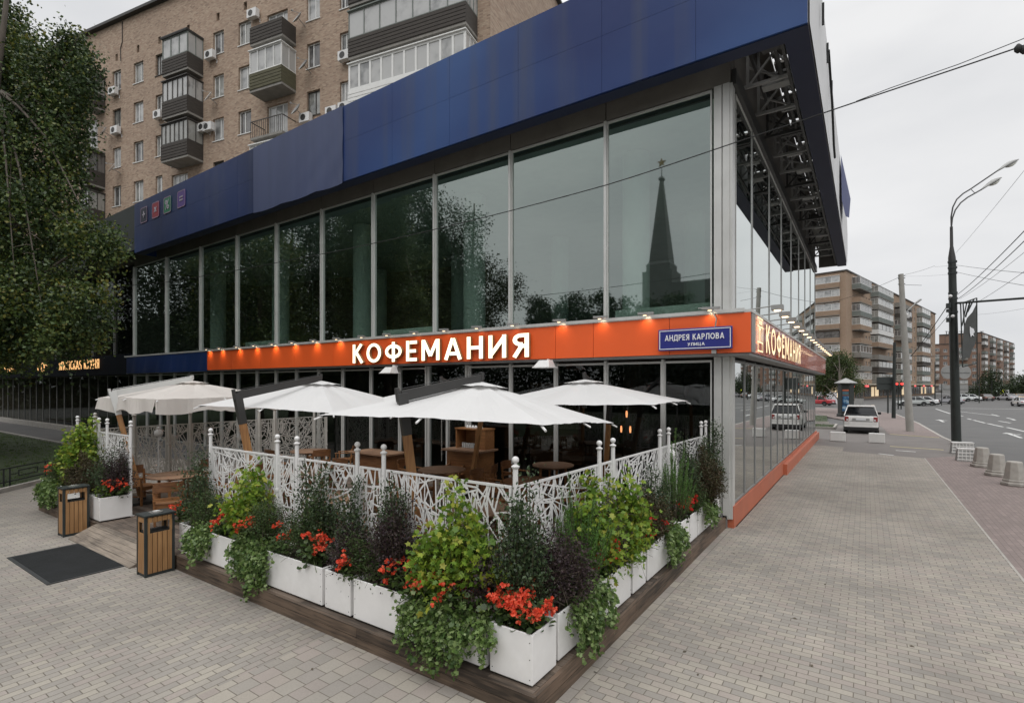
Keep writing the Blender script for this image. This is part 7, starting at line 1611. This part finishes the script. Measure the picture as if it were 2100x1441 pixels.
def shrub(kind, x, y, h, w, lab, cat='shrub', z=.69, name=None, seed=None, d=None, lean=(0, 0), clusters=None, fcol='coral', dens=1.0, grp=None):
    NP[0] += 1; rs = np.random.RandomState(seed or NP[0]); t = thing(name or {'privet': 'privet_shrub', 'lime': 'lime_leaved_shrub', 'purple': 'purple_shrub', 'bronze': 'bronze_shrub', 'fine': 'fine_leaved_shrub', 'heath': 'heath_shrub', 'ivy': 'ivy', 'flower': 'begonia'}[kind], (x, y, z), lab, cat, grp)
    d = d or w; sm = MB(); sets = []
    if kind == 'ivy':
        # d: strands leave the box over its outer edge and hang down
        ox, oy = lean; n = int(48*dens); P = []; D = []
        for i in range(n):
            a = rs.uniform(-1, 1); bx, by = x+(a*w*.5 if ox == 0 else rs.uniform(-.05, .1)*0), y+(a*w*.5 if oy == 0 else 0)
            if ox != 0: by = y+a*w*.5
            L_ = h*rs.uniform(.15, 1.15)**1.1*(1-.25*abs(a)); o = rs.uniform(.04, .19); sd_ = a*.08+rs.normal()*.10
            px = ox*o+(sd_ if ox == 0 else 0); py = oy*o+(sd_ if oy == 0 else 0)
            c = np.array([[bx-ox*.12, by-oy*.12, z+.0], [bx, by, z+.06*rs.uniform(.4, 1.6)], [bx+px*.6, by+py*.6, z+.03], [bx+px, by+py, z-.3*L_], [bx+px*1.05, by+py*1.05, z-.65*L_], [bx+px*1.0+rs.normal()*.03, by+py*1.0+rs.normal()*.03, z-L_]])
            c[:, 2] = np.maximum(c[:, 2], .03+rs.uniform(0, .03))
            sm.tube([tuple(p) for p in c], [.004]*5+[.002], 4); m = int(58*L_/.6)+12; t_ = rs.uniform(.05, 1, m); p, dd = samp(c, t_); P.append(p+rs.normal(size=p.shape)*.022); nd_ = rs.normal(size=p.shape)*.8+np.array([ox, oy, -.7]); D.append(nd_)
        k = int(260*dens); p = np.stack([x+(rs.uniform(-.5, .5, k)*w if ox == 0 else rs.uniform(-.22, .1, k)*1), y+(rs.uniform(-.5, .5, k)*w if oy == 0 else rs.uniform(-.1, .22, k)), z+rs.uniform(.0, .2, k)], 1); P.append(p); D.append(rs.normal(size=p.shape)+np.array([ox, oy, .1]))
        P = np.concatenate(P); D = np.concatenate(D); v, k = leaf_np(P, .04, rs, 1.0, D, flat=1.0, shape=IVY, sv=.45); sets = [(v, k)]; mats = [LM['ivy']]
        sm.build('strand', M['stem_g'], t); leaf_obj('foliage', sets, mats, t); return t
    if kind == 'flower':
        n = int(12*dens); P = []; D = []; F_ = []; FD = []; cl = clusters or 6
        for i in range(n):
            e = (x+rs.normal()*w*.33, y+rs.normal()*d*.33, z+h*rs.uniform(.4, .8)); c = curve((x+rs.normal()*w*.2, y+rs.normal()*d*.15, z-.02), e, .05); sm.tube([tuple(p) for p in c], .005, 4)
            p, dd = samp(c, rs.uniform(.2, 1, 16)); P.append(p+rs.normal(size=p.shape)*.05); q = rs.normal(size=p.shape); q[:, 2] = np.abs(q[:, 2])*.4; D.append(q)
        cl = int(cl*1.35)
        for i in range(cl*3):
            if i % 3 == 0: cx, cy = x+rs.uniform(-.5, .5)*w, y+rs.uniform(-.5, .5)*d; cz = z+h*rs.uniform(.55, 1.05)
            c0 = np.array([cx, cy, cz])+rs.normal(size=3)*.035
            for fl in range(3):
                c1 = c0+rs.normal(size=3)*.022; m = 5; a = rs.uniform(0, 6.28)+np.arange(m)*2*np.pi/m; nrm = rs.normal(size=3)*.5+np.array([.3, -.6, .7]); nrm /= np.linalg.norm(nrm); u_ = np.cross(nrm, [0, 0, 1.]); u_ /= np.linalg.norm(u_); v_ = np.cross(nrm, u_)
                F_.append(np.repeat(c1[None], m, 0)); FD.append(np.cos(a)[:, None]*u_+np.sin(a)[:, None]*v_+nrm*.35)
        P = np.concatenate(P); D = np.concatenate(D); v, k = leaf_np(P, .055, rs, 1.0, D, flat=2.5, shape=PETAL); sm.build('stem', M['stem_g'], t); leaf_obj('foliage', [(v, k)], [LM['green']], t)
        F_ = np.concatenate(F_); FD = np.concatenate(FD); v, k = leaf_np(F_, .026, rs, 1.0, FD, shape=PETAL, sv=.2); leaf_obj('flowers', [(v, k)], [LM[fcol]], t); return t
    w *= 1.35; d *= 1.2; h *= .97 if kind != 'lime' else .9
    cfg = {'privet': (15, 135, .09, .042, .52, None, .25, .2), 'lime': (18, 80, .1, .07, .85, LOBED, .5, .25), 'purple': (30, 150, .085, .031, .7, None, .3, .3), 'bronze': (34, 170, .075, .033, .7, None, .3, .3),
           'fine': (40, 170, .075, .03, .5, None, .3, .35), 'heath': (46, 190, .010, .028, .24, None, .15, .0)}[kind]
    ns, per, tw, sz, asp, shp, curv, drp = cfg; ns = int(ns*dens*max(.6, (w*d/.16)**.35)); P = []; D = []
    for i in range(ns):
        a = rs.uniform(0, 6.28); r = rs.uniform(0, 1)**.5; hh = h*(1-.5*r*r)*(rs.uniform(.55, 1.0) if rs.rand() < .72 else rs.uniform(1.0, 1.3))
        e = np.array([x+lean[0]*h+math.cos(a)*r*w*.5, y+lean[1]*h+math.sin(a)*r*d*.5, z+hh]); b = np.array([x+math.cos(a)*r*w*.2, y+math.sin(a)*r*d*.15, z-.03])
        c = curve(b, e, hh*curv*(.2 if kind != 'heath' else .05), 8)
        if kind in ('purple', 'fine', 'bronze', 'lime'): c[-1, 2] -= drp*.12*h*r; c[-2, 2] -= drp*.03*h*r
        sm.tube([tuple(p) for p in c], [.008]+[.006]*4+[.004, .003, .002], 4)
        m = int(per*(hh/ .9)**.8*dens); t_ = rs.uniform(.06 if kind != 'heath' else .2, 1, m)**.62; p, dd = samp(c, t_); q = rs.normal(size=p.shape)
        j = rs.normal(size=p.shape)*tw*(1.15-.5*t_[:, None]); P.append(p+j)
        if kind == 'heath': D.append(dd*1.0+q*.5)
        elif kind == 'privet': D.append(dd*.7+q*.8)
        else:
            o = p-np.array([x, y, 0]); o[:, 2] = 0; o /= np.maximum(np.linalg.norm(o, axis=1, keepdims=True), .01); D.append(o*.7+q*.7+np.array([0, 0, -.25 if kind == 'lime' else .05]))
        for s_ in range(3 if kind != 'heath' else 0):
            ti = rs.uniform(.3, .9); q0, _ = samp(c, np.array([ti])); q1 = q0[0]+rs.normal(size=3)*tw*1.6; sm.tube([tuple(q0[0]), tuple(q1)], .002, 3)
    P = np.concatenate(P); D = np.concatenate(D); v, k = leaf_np(P, sz, rs, asp, D, flat=.8 if kind == 'lime' else .2, shape=shp); sm.build('stem', M['stem'], t); leaf_obj('foliage', [(v, k)], [LM[kind]], t); return t
YP = 4.37; XP = -2.83
def fx(u): return atY(u, YP).x
def ry(u): return atX(u, XP).y
S = shrub
# front row, left to right
S('flower', fx(378), YP, .3, .35, 'small clump of red begonias by the near litter bin', 'flowers', clusters=5)
S('privet', fx(405)-.1, YP+.05, 1.15, .5, 'dark dense privet at the left end of the front row')
S('fine', fx(425), YP, .62, .75, 'fine leaved green bush spilling forward at the left end of the front row', d=.5)
S('lime', fx(495), YP+.05, 1.05, .85, 'bright lime leaved shrub at the left of the front row', d=.55)
S('ivy', fx(447), 4.16, .42, .45, 'ivy hanging to the deck edge under the left lime shrub', 'ivy', lean=(0, -1))
S('fine', fx(545), YP, .7, .5, 'dark fine leaved bush between the left lime shrub and the begonias', d=.45)
S('flower', fx(528), YP-.06, .38, .5, 'begonias with coral flowers above the light ivy', 'flowers', clusters=6)
S('flower', fx(592), YP-.1, .34, .45, 'coral begonias next to the joint of the long planter', 'flowers', clusters=5)
S('ivy', fx(545), 4.16, .56, .75, 'light variegated ivy spilling over the middle planter', 'ivy', lean=(0, -1), dens=1.3)
S('privet', fx(640)-.1, YP+.1, 1.2, .55, 'tall loose privet behind the left pair of fence posts', dens=1.2)
S('fine', fx(632), YP+.05, .8, .6, 'dark green mound in the middle planter', d=.42)
S('privet', fx(700), YP+.1, 1.12, .4, 'privet in front of the middle fence posts')
S('purple', fx(722), YP, .6, .5, 'dark purple low bush by the short planter', d=.4)
S('flower', fx(662), YP-.14, .42, .34, 'rounded bunch of coral begonias over the short planter joint', 'flowers', clusters=7)
S('fine', fx(755), YP, .52, .75, 'feathery green bush spreading over the short planter', d=.5)
S('privet', fx(785), YP+.12, 1.2, .42, 'slim privet at the right pair of middle fence posts')
S('purple', fx(812), YP+.02, 1.0, .55, 'upright purple smoke bush left of the big lime shrub', d=.42)
S('lime', fx(925), YP+.02, 1.15, 1.0, 'largest lime leaved shrub, in front of the bare lattice panel', d=.62, dens=1.25)
S('purple', fx(985), YP, .62, .55, 'dark purple foliage under the right side of the big lime shrub', d=.4)
S('flower', fx(838), YP-.12, .36, .4, 'coral begonias at the left foot of the big lime shrub', 'flowers', clusters=5)
S('flower', fx(888), YP-.14, .3, .4, 'coral begonias below the middle of the big lime shrub', 'flowers', clusters=6)
S('ivy', fx(925), 4.16, .60, .66, 'thick green ivy hanging down to the deck left of the corner box', 'ivy', lean=(0, -1), dens=1.15)
S('ivy', fx(1000), 4.16, .34, .35, 'small tuft of ivy over the joint beside the corner box', 'ivy', lean=(0, -1), dens=.6)
S('privet', -3.0, 4.46, 1.35, .34, 'tallest narrow privet at the corner fence post', dens=1.2, seed=5)
S('privet', -2.86, 4.52, 1.32, .3, 'second narrow privet just right of the corner fence post', seed=6)
S('flower', -3.0, 4.30, .34, .3, 'coral begonias in the left half of the corner box', 'flowers', clusters=11, dens=1.3)
S('flower', -2.74, 4.36, .32, .36, 'coral begonias in the right half of the corner box', 'flowers', clusters=14, dens=1.3)
S('flower', fx(470), YP-.12, .3, .3, 'few coral blooms peeping out under the left lime shrub', 'flowers', clusters=3)
S('flower', fx(735), YP-.16, .3, .35, 'few coral blooms low under the feathery green bush', 'flowers', clusters=3)
S('flower', fx(960), YP-.15, .32, .4, 'coral blooms between the big lime shrub and the corner box', 'flowers', clusters=5)
# pavement side, near to far
S('heath', XP-.02, ry(1165)+.35, 1.2, .6, 'bright green upright heath right of the corner privets', d=.6)
S('purple', XP+.02, 4.98, .9, .6, 'big dark purple bush next to the corner box', d=.62, dens=1.15)
S('ivy', -2.62, 5.35, .6, .7, 'ivy with dark tips trailing to the paving past the corner box', 'ivy', lean=(1, 0), dens=1.3)
S('flower', -2.72, 6.0, .38, .34, 'red geraniums low beside the trailing ivy', 'flowers', clusters=7, fcol='red')
S('lime', XP-.02, 6.05, 1.15, .6, 'yellow green shrub tangled with dark leaves near the second side posts', d=.7)
S('purple', XP, 6.35, .85, .5, 'dark purple bush behind the red geraniums', d=.5)
S('lime', XP, 7.0, 1.2, .55, 'tall lime shrub standing over the bare topped short planter', d=.6)
S('lime', -2.74, 6.65, .62, .4, 'low lime shrub with reddish base before the bare topped planter', d=.5)
S('flower', -2.72, 7.5, .36, .3, 'crimson geraniums between the bare topped planter and the ivy tuft', 'flowers', clusters=5, fcol='red')
S('bronze', XP, 7.9, .8, .5, 'brownish green bush in the middle of the pavement side', d=.6)
S('flower', -2.7, 8.1, .3, .25, 'single crimson geranium head by the ivy tuft', 'flowers', clusters=2, fcol='red')
S('ivy', -2.62, 8.45, .48, .5, 'tuft of ivy hanging over the middle of the pavement side', 'ivy', lean=(1, 0))
S('privet', XP-.05, 8.4, 1.15, .4, 'privet behind the ivy tuft on the pavement side')
S('heath', XP, 9.3, 1.35, .55, 'upright green heath under the white globe lamp', d=.7)
S('flower', -2.72, 9.4, .3, .3, 'red blooms in the short planter near the far end', 'flowers', clusters=4, fcol='red')
S('flower', -2.72, 10.0, .3, .3, 'last red blooms before the brown bush', 'flowers', clusters=4, fcol='red')
S('privet', XP-.05, 10.2, 1.35, .5, 'privet against the far end of the side fence')
S('fine', XP, 10.3, .6, .45, 'low green bush hanging over the last planter', d=.5)
S('bronze', XP+.05, 10.9, 1.0, .7, 'dark reddish brown bush at the shop corner', d=.8, dens=1.2)
S('privet', XP+.08, 11.4, 1.5, .6, 'tallest privet against the shop corner post', dens=1.1)
S('ivy', -2.62, 10.7, .32, .5, 'small ivy tuft by the orange plinth', 'ivy', lean=(1, 0), dens=.8)
# left group
S('flower', -13.35, 4.45, .34, .5, 'begonias with coral flowers in the box left of the ramp', 'flowers', clusters=8)
S('lime', -13.6, 4.4, .36, .4, 'low light green leaves in the box left of the ramp', d=.35, dens=.8)
S('privet', -13.75, 4.5, 1.15, .7, 'dark shrub against the short left fence')
S('purple', -13.5, 4.55, 1.0, .55, 'dark bronze purple shrub touching the left entrance post', d=.5)
S('bronze', -14.7, 4.3, .75, .9, 'olive brown bush behind the farther litter bin', d=.6, dens=1.2)
S('lime', -15.4, 4.5, 1.5, 1.0, 'tall lime shrub left of the short fence', d=.8, dens=1.2)
S('fine', -16.0, 4.35, 1.0, .8, 'mid green bush at the far left of the terrace', d=.6)
S('flower', -16.4, 4.3, .5, .5, 'red flowers at the far left end of the terrace', 'flowers', clusters=6)
S('ivy', -16.2, 4.12, .5, 1.1, 'ivy pouring over the leftmost planter', 'ivy', lean=(0, -1), dens=1.5)
# fallen leaves and crumbs on the paving
LFL = ['in the open beside the deck corner side', 'largest near the middle of the right paving', 'lowest in the right half', 'high up on the right paving', 'just above the deck side planters level', 'near the right photo edge', 'lowest one in the middle right', 'closest to the deck edge on the right', 'right of the middle of the open paving', 'between the deck and the open paving', 'farthest one near the orange plinth', 'in front of the timber edge at the bottom', 'near the deck corner at the bottom', 'left of the bottom middle']
r = random.Random(21)
ll = thing('fallen_leaf', (0, 0, 0), 'a', 'leaf')
bpy.data.objects.remove(ll)
lm = mat('dry_leaf', (.075, .06, .04), .8, var=.4)
for i, (u, v) in enumerate(((1404, 1336), (1476, 1328), (1665, 1365), (1692, 1198), (1505, 1135), (1870, 1325), (1560, 1385), (1431, 1383), (1855, 1276), (1630, 1268), (1735, 1005), (890, 1330), (1221, 1378), (640, 1372))):
    p = atZ(u, v, 0); a = r.uniform(0, 6.28); s = r.uniform(.02, .035); m = MB()
    q = [(math.cos(a)*s, math.sin(a)*s, .006), (-math.sin(a)*s*.5, math.cos(a)*s*.5, .014), (-math.cos(a)*s, -math.sin(a)*s, .006), (math.sin(a)*s*.5, -math.cos(a)*s*.5, .004)]
    m.add([(p.x+x, p.y+y, z) for x, y, z in q]+[(p.x+x, p.y+y, z-.003) for x, y, z in q], [(0, 1, 2, 3), (7, 6, 5, 4), (0, 4, 5, 1), (1, 5, 6, 2), (2, 6, 7, 3), (3, 7, 4, 0)])
    o = m.build('fallen_leaf', lm); tag(o, 'small dry dark leaf on the paving, '+LFL[i], 'leaf', 'dry leaves on the paving')
